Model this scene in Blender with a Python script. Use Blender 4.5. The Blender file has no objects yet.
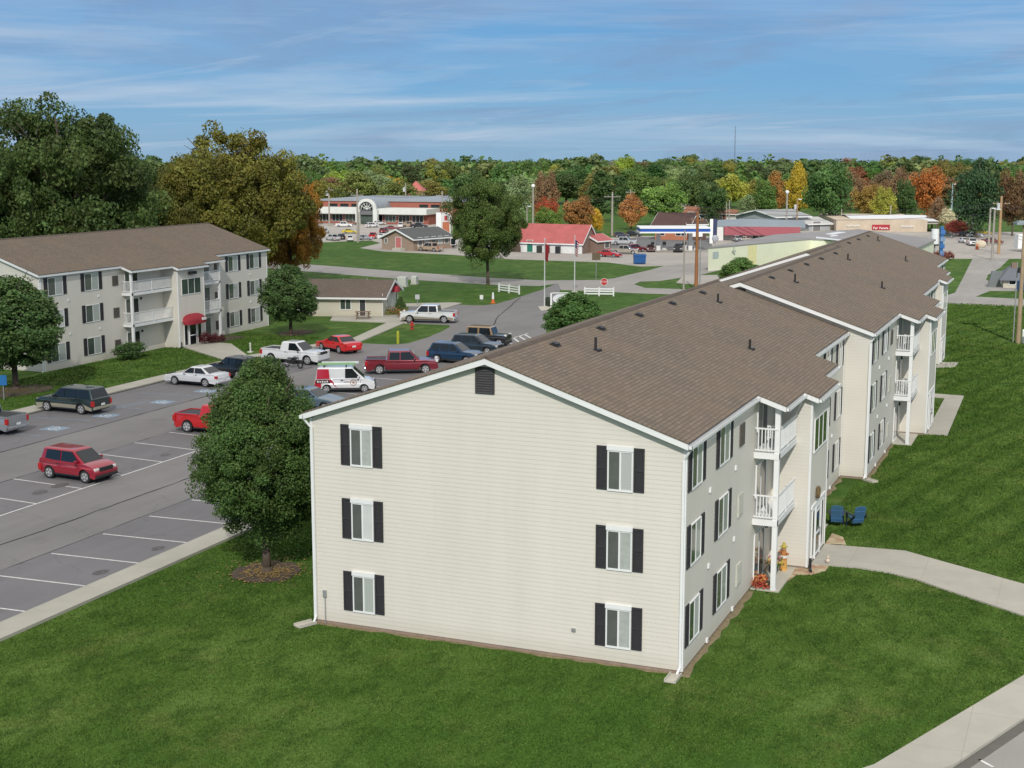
import bpy, bmesh, math, random
import numpy as np
from mathutils import Vector, Matrix
from mathutils.geometry import tessellate_polygon
SC = bpy.context.scene
COL = SC.collection
R = math.radians
rnd = random.Random(7)

# ------------------------------------------------------------------ survey helper (pinhole of the camera, used to place things on the ground)
CAM = Vector((11.90, -43.87, 17.32)); YAW = R(-22.407); PITCH = R(9.333); FPX = 1405.8
_F = Vector((math.sin(YAW)*math.cos(PITCH), math.cos(YAW)*math.cos(PITCH), -math.sin(PITCH)))
_R = Vector((math.cos(YAW), -math.sin(YAW), 0)); _U = _R.cross(_F)
def ray(px, py): return _F*FPX + _R*(px-512) - _U*(py-384)
def G(px, py, z=0.0):
    d = ray(px, py); return CAM + d*((z-CAM.z)/d.z)
def G2(px, py, z=0.0):
    g = G(px, py, z); return (g.x, g.y)
def TOP(px, py, base):
    """height above ground of the point seen at px,py standing over the ground point base"""
    d = ray(px, py); t = math.hypot(base[0]-CAM.x, base[1]-CAM.y)/math.hypot(d.x, d.y)
    return CAM.z + d.z*t
def DIST(p): return math.hypot(p[0]-CAM.x, p[1]-CAM.y)
def MPP(p): return DIST(p)/FPX          # metres per pixel

# ------------------------------------------------------------------ materials
def new_mat(name):
    m = bpy.data.materials.new(name); m.use_nodes = True
    nt = m.node_tree; b = nt.nodes['Principled BSDF']
    return m, nt, b
def N(nt, t, **kw):
    n = nt.nodes.new(t)
    for k, v in kw.items():
        if k.startswith('i_'): n.inputs[k[2:].replace('_', ' ')].default_value = v
        else: setattr(n, k, v)
    return n
def lk(nt, a, b): nt.links.new(a, b)
def rgba(c): return (c[0], c[1], c[2], 1)
def objco(nt, scale=(1,1,1), rot=(0,0,0)):
    tc = N(nt, 'ShaderNodeTexCoord'); mp = N(nt, 'ShaderNodeMapping')
    mp.inputs['Scale'].default_value = scale; mp.inputs['Rotation'].default_value = rot
    lk(nt, tc.outputs['Object'], mp.inputs['Vector']); return mp.outputs['Vector']
def noise(nt, vec, scale, detail=4, rough=.6):
    n = N(nt, 'ShaderNodeTexNoise'); n.inputs['Scale'].default_value = scale
    n.inputs['Detail'].default_value = detail; n.inputs['Roughness'].default_value = rough
    lk(nt, vec, n.inputs['Vector']); return n.outputs['Fac']
def ramp(nt, fac, stops):
    r = N(nt, 'ShaderNodeValToRGB'); e = r.color_ramp.elements
    while len(e) < len(stops): e.new(.5)
    for k, (p, c) in enumerate(stops): e[k].position = p; e[k].color = rgba(c) if len(c) == 3 else c
    lk(nt, fac, r.inputs['Fac']); return r.outputs['Color']
def mixc(nt, fac, a, b, mode='MIX'):
    m = N(nt, 'ShaderNodeMix', data_type='RGBA', blend_type=mode)
    for s, v in ((m.inputs[6], a), (m.inputs[7], b)):
        if isinstance(v, tuple): s.default_value = rgba(v)
        else: lk(nt, v, s)
    if isinstance(fac, (int, float)): m.inputs[0].default_value = fac
    else: lk(nt, fac, m.inputs[0])
    return m.outputs[2]
def math_(nt, op, a, b=None):
    m = N(nt, 'ShaderNodeMath', operation=op)
    for k, v in enumerate((a, b)):
        if v is None: continue
        if isinstance(v, (int, float)): m.inputs[k].default_value = v
        else: lk(nt, v, m.inputs[k])
    return m.outputs[0]
def bump(nt, b, h, strength=.5, dist=.02):
    n = N(nt, 'ShaderNodeBump'); n.inputs['Strength'].default_value = strength; n.inputs['Distance'].default_value = dist
    lk(nt, h, n.inputs['Height']); lk(nt, n.outputs['Normal'], b.inputs['Normal'])
_cache = {}
def plain(col, rough=.6, metal=0.0, var=.12, scale=3.0, coat=0.0, emis=None, spec=.5):
    key = ('p', tuple(col), rough, metal, var, scale, coat, emis, spec)
    if key in _cache: return _cache[key]
    m, nt, b = new_mat('surface')
    v = objco(nt)
    f = noise(nt, v, scale, 5)
    c = ramp(nt, f, [(.25, tuple(x*(1-var) for x in col)), (.75, tuple(min(1, x*(1+var)) for x in col))])
    lk(nt, c, b.inputs['Base Color'])
    b.inputs['Roughness'].default_value = rough; b.inputs['Metallic'].default_value = metal
    b.inputs['Coat Weight'].default_value = coat; b.inputs['Coat Roughness'].default_value = .04
    b.inputs['Specular IOR Level'].default_value = spec
    _cache[key] = m; return m
def siding(col, lap=.0775):
    m, nt, b = new_mat('lap_siding')
    tc = N(nt, 'ShaderNodeTexCoord'); sp = N(nt, 'ShaderNodeSeparateXYZ'); lk(nt, tc.outputs['Object'], sp.inputs[0])
    z = math_(nt, 'FRACT', math_(nt, 'DIVIDE', sp.outputs['Z'], lap))
    # double 4 inch lap: the deep step every second course
    z2 = math_(nt, 'FRACT', math_(nt, 'DIVIDE', sp.outputs['Z'], lap*2))
    h = math_(nt, 'ADD', math_(nt, 'MULTIPLY', math_(nt, 'SUBTRACT', 1.0, z2), 1.0), math_(nt, 'MULTIPLY', math_(nt, 'SUBTRACT', 1.0, z), .35))
    v = objco(nt, (1, 1, .35)); f = noise(nt, v, .55, 5)
    f2 = noise(nt, objco(nt, (1, 1, 6)), 1.4, 3)
    c = ramp(nt, f, [(.3, tuple(x*.955 for x in col)), (.7, tuple(x*1.02 for x in col))])
    c = mixc(nt, math_(nt, 'MULTIPLY', f2, .12), c, tuple(x*.8 for x in col))
    lap_shade = math_(nt, 'LESS_THAN', math_(nt, 'FRACT', math_(nt, 'DIVIDE', math_(nt, 'SUBTRACT', sp.outputs['Z'], .12), .155)), .20)
    c = mixc(nt, math_(nt, 'MULTIPLY', lap_shade, .09), c, tuple(x*.5 for x in col))  # dark band painted along each lap's lower edge, standing in for its shadow
    sk = noise(nt, objco(nt, (1.6, 1.6, .10)), 1.0, 5, .6)
    c = mixc(nt, ramp(nt, sk, [(.52, (0, 0, 0)), (.80, (.16, .16, .16))]), c, tuple(x*.72 for x in col))
    low = ramp(nt, math_(nt, 'MULTIPLY', sp.outputs['Z'], .8), [(.08, (.35, .33, .3)), (.55, (0, 0, 0))])
    c = mixc(nt, low, c, (.42, .37, .27))
    lk(nt, c, b.inputs['Base Color']); b.inputs['Roughness'].default_value = .55
    wv = noise(nt, v, 1.1, 3); bump(nt, b, wv, .25, .03)
    return m
def shingles(base, axis='Y', sw=.0, rowh=.16):
    """shingle courses run along the ridge; X is the slope direction"""
    m, nt, b = new_mat('shingles')
    tc = N(nt, 'ShaderNodeTexCoord'); sp = N(nt, 'ShaderNodeSeparateXYZ'); lk(nt, tc.outputs['Object'], sp.inputs[0])
    cb = N(nt, 'ShaderNodeCombineXYZ')
    lk(nt, sp.outputs['Y' if axis == 'Y' else 'X'], cb.inputs[0]); lk(nt, sp.outputs['X' if axis == 'Y' else 'Y'], cb.inputs[1])
    br = N(nt, 'ShaderNodeTexBrick'); lk(nt, cb.outputs[0], br.inputs['Vector'])
    br.inputs['Scale'].default_value = 1; br.inputs['Brick Width'].default_value = .34; br.inputs['Row Height'].default_value = rowh
    br.inputs['Mortar Size'].default_value = .022; br.inputs['Bias'].default_value = 0; br.inputs['Mortar Smooth'].default_value = .2
    br.offset = .37; br.squash = 1.3; br.squash_frequency = 3
    b0 = base
    br.inputs['Color1'].default_value = rgba(tuple(x*1.28 for x in b0)); br.inputs['Color2'].default_value = rgba(tuple(x*.86 for x in b0))
    br.inputs['Mortar'].default_value = rgba(tuple(x*.40 for x in b0))
    f = noise(nt, tc.outputs['Object'], .35, 5); g = noise(nt, tc.outputs['Object'], 9, 3)
    c = mixc(nt, ramp(nt, f, [(.35, (0, 0, 0)), (.75, (1, 1, 1))]), br.outputs['Color'], (b0[0]*1.15, b0[1]*1.0, b0[2]*.86), 'MIX')
    c = mixc(nt, .55, br.outputs['Color'], c)
    c = mixc(nt, math_(nt, 'MULTIPLY', g, .45), c, tuple(x*.6 for x in b0))
    vt = noise(nt, objco(nt, (.05, .9, 1) if axis == 'Y' else (.9, .05, 1)), 1.0, 4)
    c = mixc(nt, ramp(nt, vt, [(.45, (0, 0, 0)), (.8, (.5, .5, .5))]), c, tuple(x*.62 for x in b0))
    lk(nt, c, b.inputs['Base Color']); b.inputs['Roughness'].default_value = .92
    bump(nt, b, br.outputs['Fac'], -.5, .02)
    return m
def brickm(c1, c2, mort=(.35, .32, .28), sc=1.0):
    m, nt, b = new_mat('brickwork')
    tc = N(nt, 'ShaderNodeTexCoord'); sp = N(nt, 'ShaderNodeSeparateXYZ'); lk(nt, tc.outputs['Object'], sp.inputs[0])
    cb = N(nt, 'ShaderNodeCombineXYZ'); lk(nt, math_(nt, 'ADD', sp.outputs['X'], sp.outputs['Y']), cb.inputs[0]); lk(nt, sp.outputs['Z'], cb.inputs[1])
    br = N(nt, 'ShaderNodeTexBrick'); lk(nt, cb.outputs[0], br.inputs['Vector'])
    br.inputs['Scale'].default_value = sc; br.inputs['Brick Width'].default_value = .4; br.inputs['Row Height'].default_value = .13
    br.inputs['Mortar Size'].default_value = .012
    br.inputs['Color1'].default_value = rgba(c1); br.inputs['Color2'].default_value = rgba(c2); br.inputs['Mortar'].default_value = rgba(mort)
    f = noise(nt, tc.outputs['Object'], .5, 4)
    lk(nt, mixc(nt, math_(nt, 'MULTIPLY', f, .5), br.outputs['Color'], tuple(x*.7 for x in c1)), b.inputs['Base Color'])
    b.inputs['Roughness'].default_value = .9; return m
def grassm(blade=False):
    m, nt, b = new_mat('grass')
    v = objco(nt)
    big = noise(nt, v, .055, 5, .6); mid = noise(nt, v, .30, 7, .62); clump = noise(nt, objco(nt, (1, .5, 1), (0, 0, R(-40))), 1.1, 6, .68); fine = noise(nt, v, 8, 5, .75)
    c = ramp(nt, mid, [(.34, (.046, .100, .014)), (.5, (.076, .144, .024)), (.66, (.122, .192, .044))])
    c = mixc(nt, ramp(nt, big, [(.44, (0, 0, 0)), (.58, (.6, .6, .6))]), c, (.046, .112, .014))
    # mower passes, each about two metres wide, seen as faint darker lines
    a = Vector(G2(1024, 449)); d = Vector(G2(894, 517))-a; ang = math.atan2(d.y, d.x)
    w = N(nt, 'ShaderNodeTexWave', wave_type='BANDS', bands_direction='X'); w.inputs['Scale'].default_value = .145
    w.inputs['Distortion'].default_value = 2.6; w.inputs['Detail'].default_value = 5; w.inputs['Detail Scale'].default_value = .5; w.inputs['Detail Roughness'].default_value = .65
    lk(nt, objco(nt, (1, 1, 1), (0, 0, math.pi/2-ang)), w.inputs['Vector'])
    sy = N(nt, 'ShaderNodeSeparateXYZ'); lk(nt, v, sy.inputs[0]); reach = math_(nt, 'MULTIPLY', ramp(nt, math_(nt, 'MULTIPLY', sy.outputs['Y'], .02), [(.15, (.22, .22, .22)), (.45, (1, 1, 1))]), ramp(nt, math_(nt, 'ADD', math_(nt, 'MULTIPLY', sy.outputs['X'], .05), .5), [(.3, (.35, .35, .35)), (.5, (1, 1, 1))]))
    c = mixc(nt, math_(nt, 'MULTIPLY', reach, ramp(nt, w.outputs['Fac'], [(.66, (0, 0, 0)), (.97, (.72, .72, .72))])), c, (.030, .078, .009))
    dry = noise(nt, v, .24, 6, .74)
    c = mixc(nt, ramp(nt, dry, [(.53, (0, 0, 0)), (.72, (.5, .5, .5))]), c, (.18, .18, .06))
    c = mixc(nt, ramp(nt, clump, [(.38, (.65, .65, .65)), (.52, (0, 0, 0))]), c, (.026, .068, .008))
    if blade:
        at = N(nt, 'ShaderNodeAttribute', attribute_name='tone'); s = N(nt, 'ShaderNodeSeparateColor'); lk(nt, at.outputs['Color'], s.inputs[0])
        c = mixc(nt, s.outputs[0], mixc(nt, .08, c, (.016, .040, .006)), mixc(nt, .24, c, (.25, .33, .09)))
    else: c = mixc(nt, ramp(nt, fine, [(.40, (.35, .35, .35)), (.55, (0, 0, 0))]), c, (.02, .050, .007))
    lk(nt, c, b.inputs['Base Color']); b.inputs['Roughness'].default_value = .8; b.inputs['Specular IOR Level'].default_value = .1
    if not blade:
        h = math_(nt, 'ADD', math_(nt, 'MULTIPLY', fine, .5), clump); bump(nt, b, h, .6, .08)
    return m
def asphaltm(base, crack=True, tint=None):
    m, nt, b = new_mat('asphalt')
    v = objco(nt)
    a = noise(nt, v, .09, 5, .6); f = noise(nt, v, 14, 4, .7); st = noise(nt, objco(nt, (1, .12, 1)), .8, 4)
    c = ramp(nt, a, [(.3, tuple(x*.84 for x in base)), (.7, tuple(x*1.14 for x in base))])
    c = mixc(nt, ramp(nt, st, [(.42, (0, 0, 0)), (.7, (.45, .45, .45))]), c, tuple(x*1.28 for x in base))
    c = mixc(nt, math_(nt, 'MULTIPLY', f, .35), c, tuple(x*.65 for x in base))
    p = noise(nt, v, .33, 3, .5)
    c = mixc(nt, ramp(nt, p, [(.66, (0, 0, 0)), (.74, (.35, .35, .35))]), c, tuple(x*.55 for x in base))
    if crack:
        vo = N(nt, 'ShaderNodeTexVoronoi', feature='DISTANCE_TO_EDGE'); vo.inputs['Scale'].default_value = .11
        nn = N(nt, 'ShaderNodeTexNoise'); nn.inputs['Scale'].default_value = .6; lk(nt, v, nn.inputs['Vector'])
        va = N(nt, 'ShaderNodeVectorMath', operation='MULTIPLY_ADD'); lk(nt, nn.outputs['Color'], va.inputs[0]); va.inputs[1].default_value = (2.5, 2.5, 0); lk(nt, v, va.inputs[2])
        lk(nt, va.outputs[0], vo.inputs['Vector'])
        c = mixc(nt, ramp(nt, vo.outputs['Distance'], [(.0, (.28, .28, .28)), (.005, (0, 0, 0))]), c, tuple(x*.35 for x in base))
    lk(nt, c, b.inputs['Base Color']); b.inputs['Roughness'].default_value = .88; bump(nt, b, f, .4, .01)
    return m
def leafm(col, var=.35, trans=.25):
    col = tuple(round(min(1, x*2.35), 4) for x in col)
    key = ('leaf', col, var)
    if key in _cache: return _cache[key]
    m, nt, b = new_mat('leaves')
    at = N(nt, 'ShaderNodeAttribute', attribute_name='tone')
    s = N(nt, 'ShaderNodeSeparateColor'); lk(nt, at.outputs['Color'], s.inputs[0])
    c = mixc(nt, s.outputs[0], tuple(x*(1-var*1.1) for x in col), tuple(min(1, x*(1+var*1.2)) for x in col))
    hue = (min(1, col[0]*1.7+.03), col[1]*1.05, col[2]*.6)
    c = mixc(nt, math_(nt, 'MULTIPLY', s.outputs[1], .28), c, hue)
    lk(nt, c, b.inputs['Base Color']); b.inputs['Roughness'].default_value = .55; b.inputs['Specular IOR Level'].default_value = .3
    tr = N(nt, 'ShaderNodeBsdfTranslucent'); lk(nt, c, tr.inputs['Color'])
    mx = N(nt, 'ShaderNodeMixShader'); mx.inputs[0].default_value = trans
    out = nt.nodes['Material Output']; lk(nt, b.outputs[0], mx.inputs[1]); lk(nt, tr.outputs[0], mx.inputs[2]); lk(nt, mx.outputs[0], out.inputs[0])
    _cache[key] = m; return m
def blindm(col, k):
    m, nt, b = new_mat('blind'); tc = N(nt, 'ShaderNodeTexCoord'); sp = N(nt, 'ShaderNodeSeparateXYZ'); lk(nt, tc.outputs['Object'], sp.inputs[0])
    f = math_(nt, 'FRACT', math_(nt, 'MULTIPLY', sp.outputs['X' if k else 'Z'], 9.0 if k else 18.0))
    lk(nt, mixc(nt, math_(nt, 'MULTIPLY', f, .35), col, tuple(x*.55 for x in col)), b.inputs['Base Color']); b.inputs['Roughness'].default_value = .35; b.inputs['Coat Weight'].default_value = .8; b.inputs['Coat Roughness'].default_value = .05
    return m
def curtainm(col):
    return plain(col, .5, 0, .1, 6.0, 1.0)

WHITE = plain((.78, .79, .78), .45, 0, .04)
TRIM = plain((.80, .81, .80), .5, 0, .05, 1.2)
BLACK = plain((.02, .02, .022), .5)
RUBBER = plain((.018, .018, .018), .8)
RIM = plain((.48, .48, .49), .35, .2)
GLASSD = plain((.010, .014, .016), .12, 0, .1, 2, .25)
PANE_D = plain((.11, .12, .11), .25, 0, .25, 1.5, 1.0)
PANE_L = plain((.42, .45, .42), .35, 0, .12, 5, 1.0)
PANE_B = blindm((.50, .52, .50), 0); PANE_C = blindm((.46, .50, .46), 1); PANE_W = plain((.62, .64, .62), .4, 0, .06, 3, .6)
PANE_G = plain((.06, .085, .07), .12, 0, .3, 1.2, 1.0)
SHUT = plain((.034, .032, .036), .6, 0, .15)
CONC = plain((.47, .45, .38), .9, 0, .12, .9)
CHROME = plain((.6, .6, .6), .2, 1)
WOOD = plain((.22, .15, .10), .85, 0, .25, 2)
GALV = plain((.42, .43, .43), .45, .5)
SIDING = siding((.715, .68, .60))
ROOF = shingles((.190, .150, .112))

DIRT = plain((.22, .175, .10), .95, 0, .35, 4)
MULCH = plain((.075, .055, .038), .95, 0, .4, 6)
RED_L = plain((.45, .01, .01), .3, 0, .1, 3, .6)
CLEAR_L = plain((.75, .75, .72), .15, 0, .05, 3, 1.0)

# ------------------------------------------------------------------ mesh builder
class MB:
    def __init__(s): s.v = []; s.f = []; s.m = []
    def face(s, pts, m=0):
        k = len(s.v); s.v += [tuple(p) for p in pts]; s.f.append(tuple(range(k, k+len(pts)))); s.m.append(m); return s
    def box(s, x0, x1, y0, y1, z0, z1, m=0, M=None):
        k = len(s.v)
        P = [(x0,y0,z0),(x1,y0,z0),(x1,y1,z0),(x0,y1,z0),(x0,y0,z1),(x1,y0,z1),(x1,y1,z1),(x0,y1,z1)]
        if M is not None: P = [tuple(M @ Vector(p)) for p in P]
        s.v += P
        for f in ((0,3,2,1),(4,5,6,7),(0,1,5,4),(1,2,6,5),(2,3,7,6),(3,0,4,7)): s.f.append(tuple(k+i for i in f)); s.m.append(m)
        return s
    def tube(s, p, q, r0, r1=None, n=8, m=0, caps=True):
        r1 = r0 if r1 is None else r1
        p = Vector(p); q = Vector(q); d = (q-p).normalized(); a = d.orthogonal().normalized(); b = d.cross(a)
        k = len(s.v)
        for c, r in ((p, r0), (q, r1)):
            for i in range(n):
                t = 2*math.pi*i/n; s.v.append(tuple(c + a*math.cos(t)*r + b*math.sin(t)*r))
        for i in range(n): j = (i+1) % n; s.f.append((k+i, k+j, k+n+j, k+n+i)); s.m.append(m)
        if caps: s.f.append(tuple(range(k+n-1, k-1, -1))); s.m.append(m); s.f.append(tuple(range(k+n, k+2*n))); s.m.append(m)
        return s
    def prism(s, pts, fn0, fn1, m=0, mside=None):
        """pts: plan polygon; fn0/fn1 map a 2d point to its 3d lower and upper vertex"""
        k = len(s.v); n = len(pts); ms = m if mside is None else mside
        s.v += [tuple(fn0(p)) for p in pts] + [tuple(fn1(p)) for p in pts]
        tri = tessellate_polygon([[Vector((p[0], p[1], 0)) for p in pts]])
        for t in tri:
            a, b, c = t; P, Q, S = pts[a], pts[b], pts[c]
            if (Q[0]-P[0])*(S[1]-P[1])-(Q[1]-P[1])*(S[0]-P[0]) < 0: a, c = c, a
            s.f.append((k+n+a, k+n+b, k+n+c)); s.m.append(m); s.f.append((k+c, k+b, k+a)); s.m.append(m)
        ar = sum(pts[i][0]*pts[(i+1) % n][1]-pts[(i+1) % n][0]*pts[i][1] for i in range(n))
        for i in range(n):
            j = (i+1) % n
            f = (k+i, k+j, k+n+j, k+n+i) if ar > 0 else (k+j, k+i, k+n+i, k+n+j)
            s.f.append(f); s.m.append(ms)
        return s
    def slab(s, pts, z0, z1, m=0): return s.prism(pts, lambda p: (p[0], p[1], z0), lambda p: (p[0], p[1], z1), m)
    def sphere(s, c, r, n=10, sc=(1,1,1), m=0):
        k = len(s.v); rows = n//2
        for i in range(rows+1):
            t = math.pi*i/rows
            for j in range(n):
                p = 2*math.pi*j/n; s.v.append((c[0]+r*sc[0]*math.sin(t)*math.cos(p), c[1]+r*sc[1]*math.sin(t)*math.sin(p), c[2]+r*sc[2]*math.cos(t)))
        for i in range(rows):
            for j in range(n):
                a = k+i*n+j; b = k+i*n+(j+1) % n; s.f.append((a, a+n, b+n, b)); s.m.append(m)
        return s
    def mesh(s, name, mats, smooth=False, angle=None):
        me = bpy.data.meshes.new(name); me.from_pydata(s.v, [], s.f)
        for m in (mats if isinstance(mats, (list, tuple)) else [mats]): me.materials.append(m)
        me.polygons.foreach_set('material_index', s.m)
        if smooth or angle:
            me.polygons.foreach_set('use_smooth', [True]*len(s.f))
            if angle: me.set_sharp_from_angle(angle=R(angle))
        me.update(); return me
    def build(s, name, mats, parent=None, smooth=False, angle=None, loc=None, rz=0, bevel=0):
        o = place(name, s.mesh(name, mats, smooth, angle), parent, loc, rz)
        if bevel:
            b = o.modifiers.new('edge', 'BEVEL'); b.width = bevel; b.segments = 2; b.limit_method = 'ANGLE'
        return o
def place(name, me, parent=None, loc=None, rz=0):
    o = bpy.data.objects.new(name, me); COL.objects.link(o)
    if parent: o.parent = parent
    if loc is not None: o.location = loc
    if rz: o.rotation_euler = (0, 0, rz)
    return o
def tag(o, label=None, cat=None, group=None, kind=None):
    if label: o['label'] = label
    if cat: o['category'] = cat
    if group: o['group'] = group
    if kind: o['kind'] = kind
    return o
def thing(name, loc, label, cat, rz=0, group=None):
    o = bpy.data.objects.new(name, None); COL.objects.link(o); o.empty_display_size = .2
    o.location = loc; o.rotation_euler = (0, 0, rz); return tag(o, label, cat, group)
def copy_tree(o, parent=None):
    c = o.copy(); COL.objects.link(c); c.parent = parent
    for ch in list(o.children): copy_tree(ch, c)
    return c
def another(o, loc, rz, label, group=None, scale=None):
    c = copy_tree(o); c.location = loc; c.rotation_euler = (0, 0, rz); c['label'] = label
    if group: c['group'] = group
    if scale: c.scale = (scale,)*3 if isinstance(scale, (int, float)) else scale
    return c
def merge_tris(me): pass
# ------------------------------------------------------------------ apartment blocks
GW = 14.16; XR = -GW/2; HE = 7.8; SL = .335; HR = HE - XR*SL
def zr(x, off=0.0): return HR + off - SL*abs(x-XR)
_wm = {}; _wr = random.Random(21)
def window_at(root, x, y, z, w, h, rz, header=True, panes=2, dark=(PANE_D, PANE_L), name='window'):
    """a vinyl window whose lower corner is at x,y,z; built facing -Y then turned by rz"""
    if len(dark) == 2 and dark[1] is PANE_L and name == 'window': dark = (_wr.choice([dark[0], dark[0], PANE_D, PANE_D]), _wr.choice([PANE_L, PANE_B, PANE_C, PANE_W, PANE_C]))
    key = (round(w, 2), round(h, 2), header, panes, dark)
    if key not in _wm:
        f = MB(); t = .05 if header else .035
        f.box(-t, w+t, -.05, .02, -t-.02, 0); f.box(-t, 0, -.05, .02, 0, h); f.box(w, w+t, -.05, .02, 0, h); f.box(-t, w+t, -.05, .02, h, h+t)
        for k in range(1, panes): f.box(w*k/panes-.03, w*k/panes+.03, -.045, .02, 0, h)
        if header: f.box(-t-.02, w+t+.02, -.075, .02, h+t, h+t+.16)
        ps = []
        for k in range(panes):
            a = w*k/panes+(.03 if k else 0); b = w*(k+1)/panes-(.03 if k < panes-1 else 0)
            p = MB(); p.face([(a, -.030, 0), (b, -.030, 0), (b, -.030, h), (a, -.030, h)])
            ps.append(p.mesh('pane', dark[k % len(dark)]))
        _wm[key] = (f.mesh('window', TRIM), ps)
    fm, ps = _wm[key]
    o = place(name, fm, root, (x, y, z), rz)
    for p in ps: place('pane', p, o)
    return o
_sm = {}
def shutter_at(root, x, y, z, w, h, rz):
    key = (round(w, 2), round(h, 2))
    if key not in _sm:
        f = MB(); t = .05
        f.box(0, w, -.015, .01, 0, h); f.box(0, t, -.045, -.0151, 0, h); f.box(w-t, w, -.045, -.0151, 0, h)
        for a, b in ((0, .07), (h/2-.04, h/2+.04), (h-.07, h)): f.box(t+.001, w-t-.001, -.045, -.0151, a, b)
        n = int(h/.075)
        for k in range(n):
            z0 = .07+k*(h-.14)/n
            if abs(z0-h/2) > .06: f.box(t+.001, w-t-.001, -.026, -.0151, z0+.02, z0+.05)
        _sm[key] = f.mesh('shutter', SHUT)
    return place('shutter', _sm[key], root, (x, y, z), rz)
def railing_mb(p, q, h=1.0):
    m = MB(); p = Vector((p[0], p[1], 0)); q = Vector((q[0], q[1], 0)); d = q-p; L = d.length; a = math.atan2(d.y, d.x)
    M = Matrix.Translation(p) @ Matrix.Rotation(a, 4, 'Z')
    m.box(0, L, -.035, .035, h-.06, h, 0, M); m.box(0, L, -.025, .025, .08, .13, 0, M)
    n = max(2, int(L/.13))
    for k in range(1, n): x = L*k/n; m.box(x-.018, x+.018, -.018, .018, .131, h-.061, 0, M)
    return m
FLOORS = (0.7, 3.45, 6.2)
def apartment(loc, label, L=31.4, b0=10.1, k0=13.7, k1=17.7, b1=21.3, wins=None, vents=(7.5, 22.9), gable=True, awning=False, vents_roof=True, skirt=True, entry_open=0, group='three storey apartment blocks'):
    root = thing('apartment_building', loc, label, 'apartment building', 0, group)
    # walls
    w = MB()
    fp = [(0, 0), (0, k0), (1.6, k0), (1.6, k1), (0, k1), (0, L), (XR, L), (-GW, L), (-GW, 0), (XR, 0)]
    # gable walls as quads + side walls
    # every lap is a course of its own, its lower lip standing out over the one below
    lap, lip = .155, .007
    for a, b in ([(0, 0), (0, k0)], [(0, k0), (1.6, k0)], [(1.6, k0), (1.6, k1)], [(1.6, k1), (0, k1)], [(0, k1), (0, L)], [(-GW, L), (-GW, 0)], [(-GW, 0), (0, 0)], [(0, L), (-GW, L)]):
        a = Vector(a); b = Vector(b); d = (b-a).normalized(); nn = Vector((d.y, -d.x)); gab = abs(d.y) < .5
        z = .12; top = max(zr(a.x), zr(b.x)) if not (gab and abs(b.x-a.x) > 3) else HR
        def clip(p, q, z):
            if not gab: return p, q
            hw = (HR-z)/SL; lo, hi = XR-hw, XR+hw
            return Vector((min(max(p.x, lo), hi), p.y)), Vector((min(max(q.x, lo), hi), q.y))
        while z < top-.001:
            z1 = min(z+lap, top); p0, q0 = clip(a, b, z); p1, q1 = clip(a, b, z1); o = nn*lip
            w.face([(p0.x+o.x, p0.y+o.y, z), (q0.x+o.x, q0.y+o.y, z), (q1.x, q1.y, z1), (p1.x, p1.y, z1)])
            w.face([(p0.x, p0.y, z), (q0.x, q0.y, z), (q0.x+o.x, q0.y+o.y, z), (p0.x+o.x, p0.y+o.y, z)])
            z = z1
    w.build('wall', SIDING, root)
    fo = MB()
    fpo = [(-.03, .03), (-.03, k0+.03), (1.57, k0+.03), (1.57, k1-.03), (-.03, k1-.03), (-.03, L-.03), (-GW+.03, L-.03), (-GW+.03, .03)]
    fo.slab(fpo, -.3, .119); fo.build('foundation', plain((.30, .22, .17), .9, 0, .2, 2), root)
    # roof: shingled skin over a white soffit and fascia board
    ex, g = .16, .32
    right = [(XR, -g), (ex, -g), (ex, b0-.3), (1.30, b0-.3), (1.30, k0-.32), (1.92, k0-.32), (1.92, k1+.32), (1.30, k1+.32), (1.30, b1+.3), (ex, b1+.3), (ex, L+g), (XR, L+g)]
    left = [(XR, L+g), (-GW-ex, L+g), (-GW-ex, -g), (XR, -g)]
    r = MB()
    for P in (right, left):
        Q = [(x, y) for x, y in P]
        r.prism(Q, lambda p: (p[0], p[1], zr(p[0], .221)), lambda p: (p[0], p[1], zr(p[0], .27)))
    r.build('roof', ROOF, root)
    f = MB()
    for P in (right, left):
        Q = []
        for x, y in P:
            xx = x if x == XR else x-.03*(1 if x > XR else -1)
            yy = y+.02 if y < 0 else (y-.02 if y > L else y + (.02 if y < (k0+k1)/2 else -.02))
            Q.append((xx, yy))
        f.prism(Q, lambda p: (p[0], p[1], zr(p[0], .01)), lambda p: (p[0], p[1], zr(p[0], .22)))
    f.build('fascia', TRIM, root)
    # ridge cap
    rc = MB(); rc.face([(XR-.16, -g, zr(XR-.16, .285)), (XR, -g, zr(XR, .31)), (XR, L+g, zr(XR, .31)), (XR-.16, L+g, zr(XR-.16, .285))][::-1])
    rc.face([(XR, -g, zr(XR, .31)), (XR+.16, -g, zr(XR+.16, .285)), (XR+.16, L+g, zr(XR+.16, .285)), (XR, L+g, zr(XR, .31))][::-1])
    rc.build('ridge_cap', plain((.10, .078, .062), .95, 0, .3, 8), root)
    # gutters
    def gutter(x, ya, yb):
        z = zr(x, .17); m = MB()
        m.box(x, x+.02, ya, yb, z-.12, z-.11); m.box(x, x+.11, ya, yb, z-.13, z-.11); m.box(x+.10, x+.12, ya, yb, z-.11, z)
        m.box(x, x+.12, ya, ya+.01, z-.13, z); m.box(x, x+.12, yb-.01, yb, z-.13, z)
        m.build('gutter', TRIM, root)
    gutter(ex, -g, b0-.32); gutter(ex, b1+.32, L+g); gutter(1.30, b0-.3, k0-.34); gutter(1.30, k1+.34, b1+.3); gutter(1.92, k0-.3, k1+.3)
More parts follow.
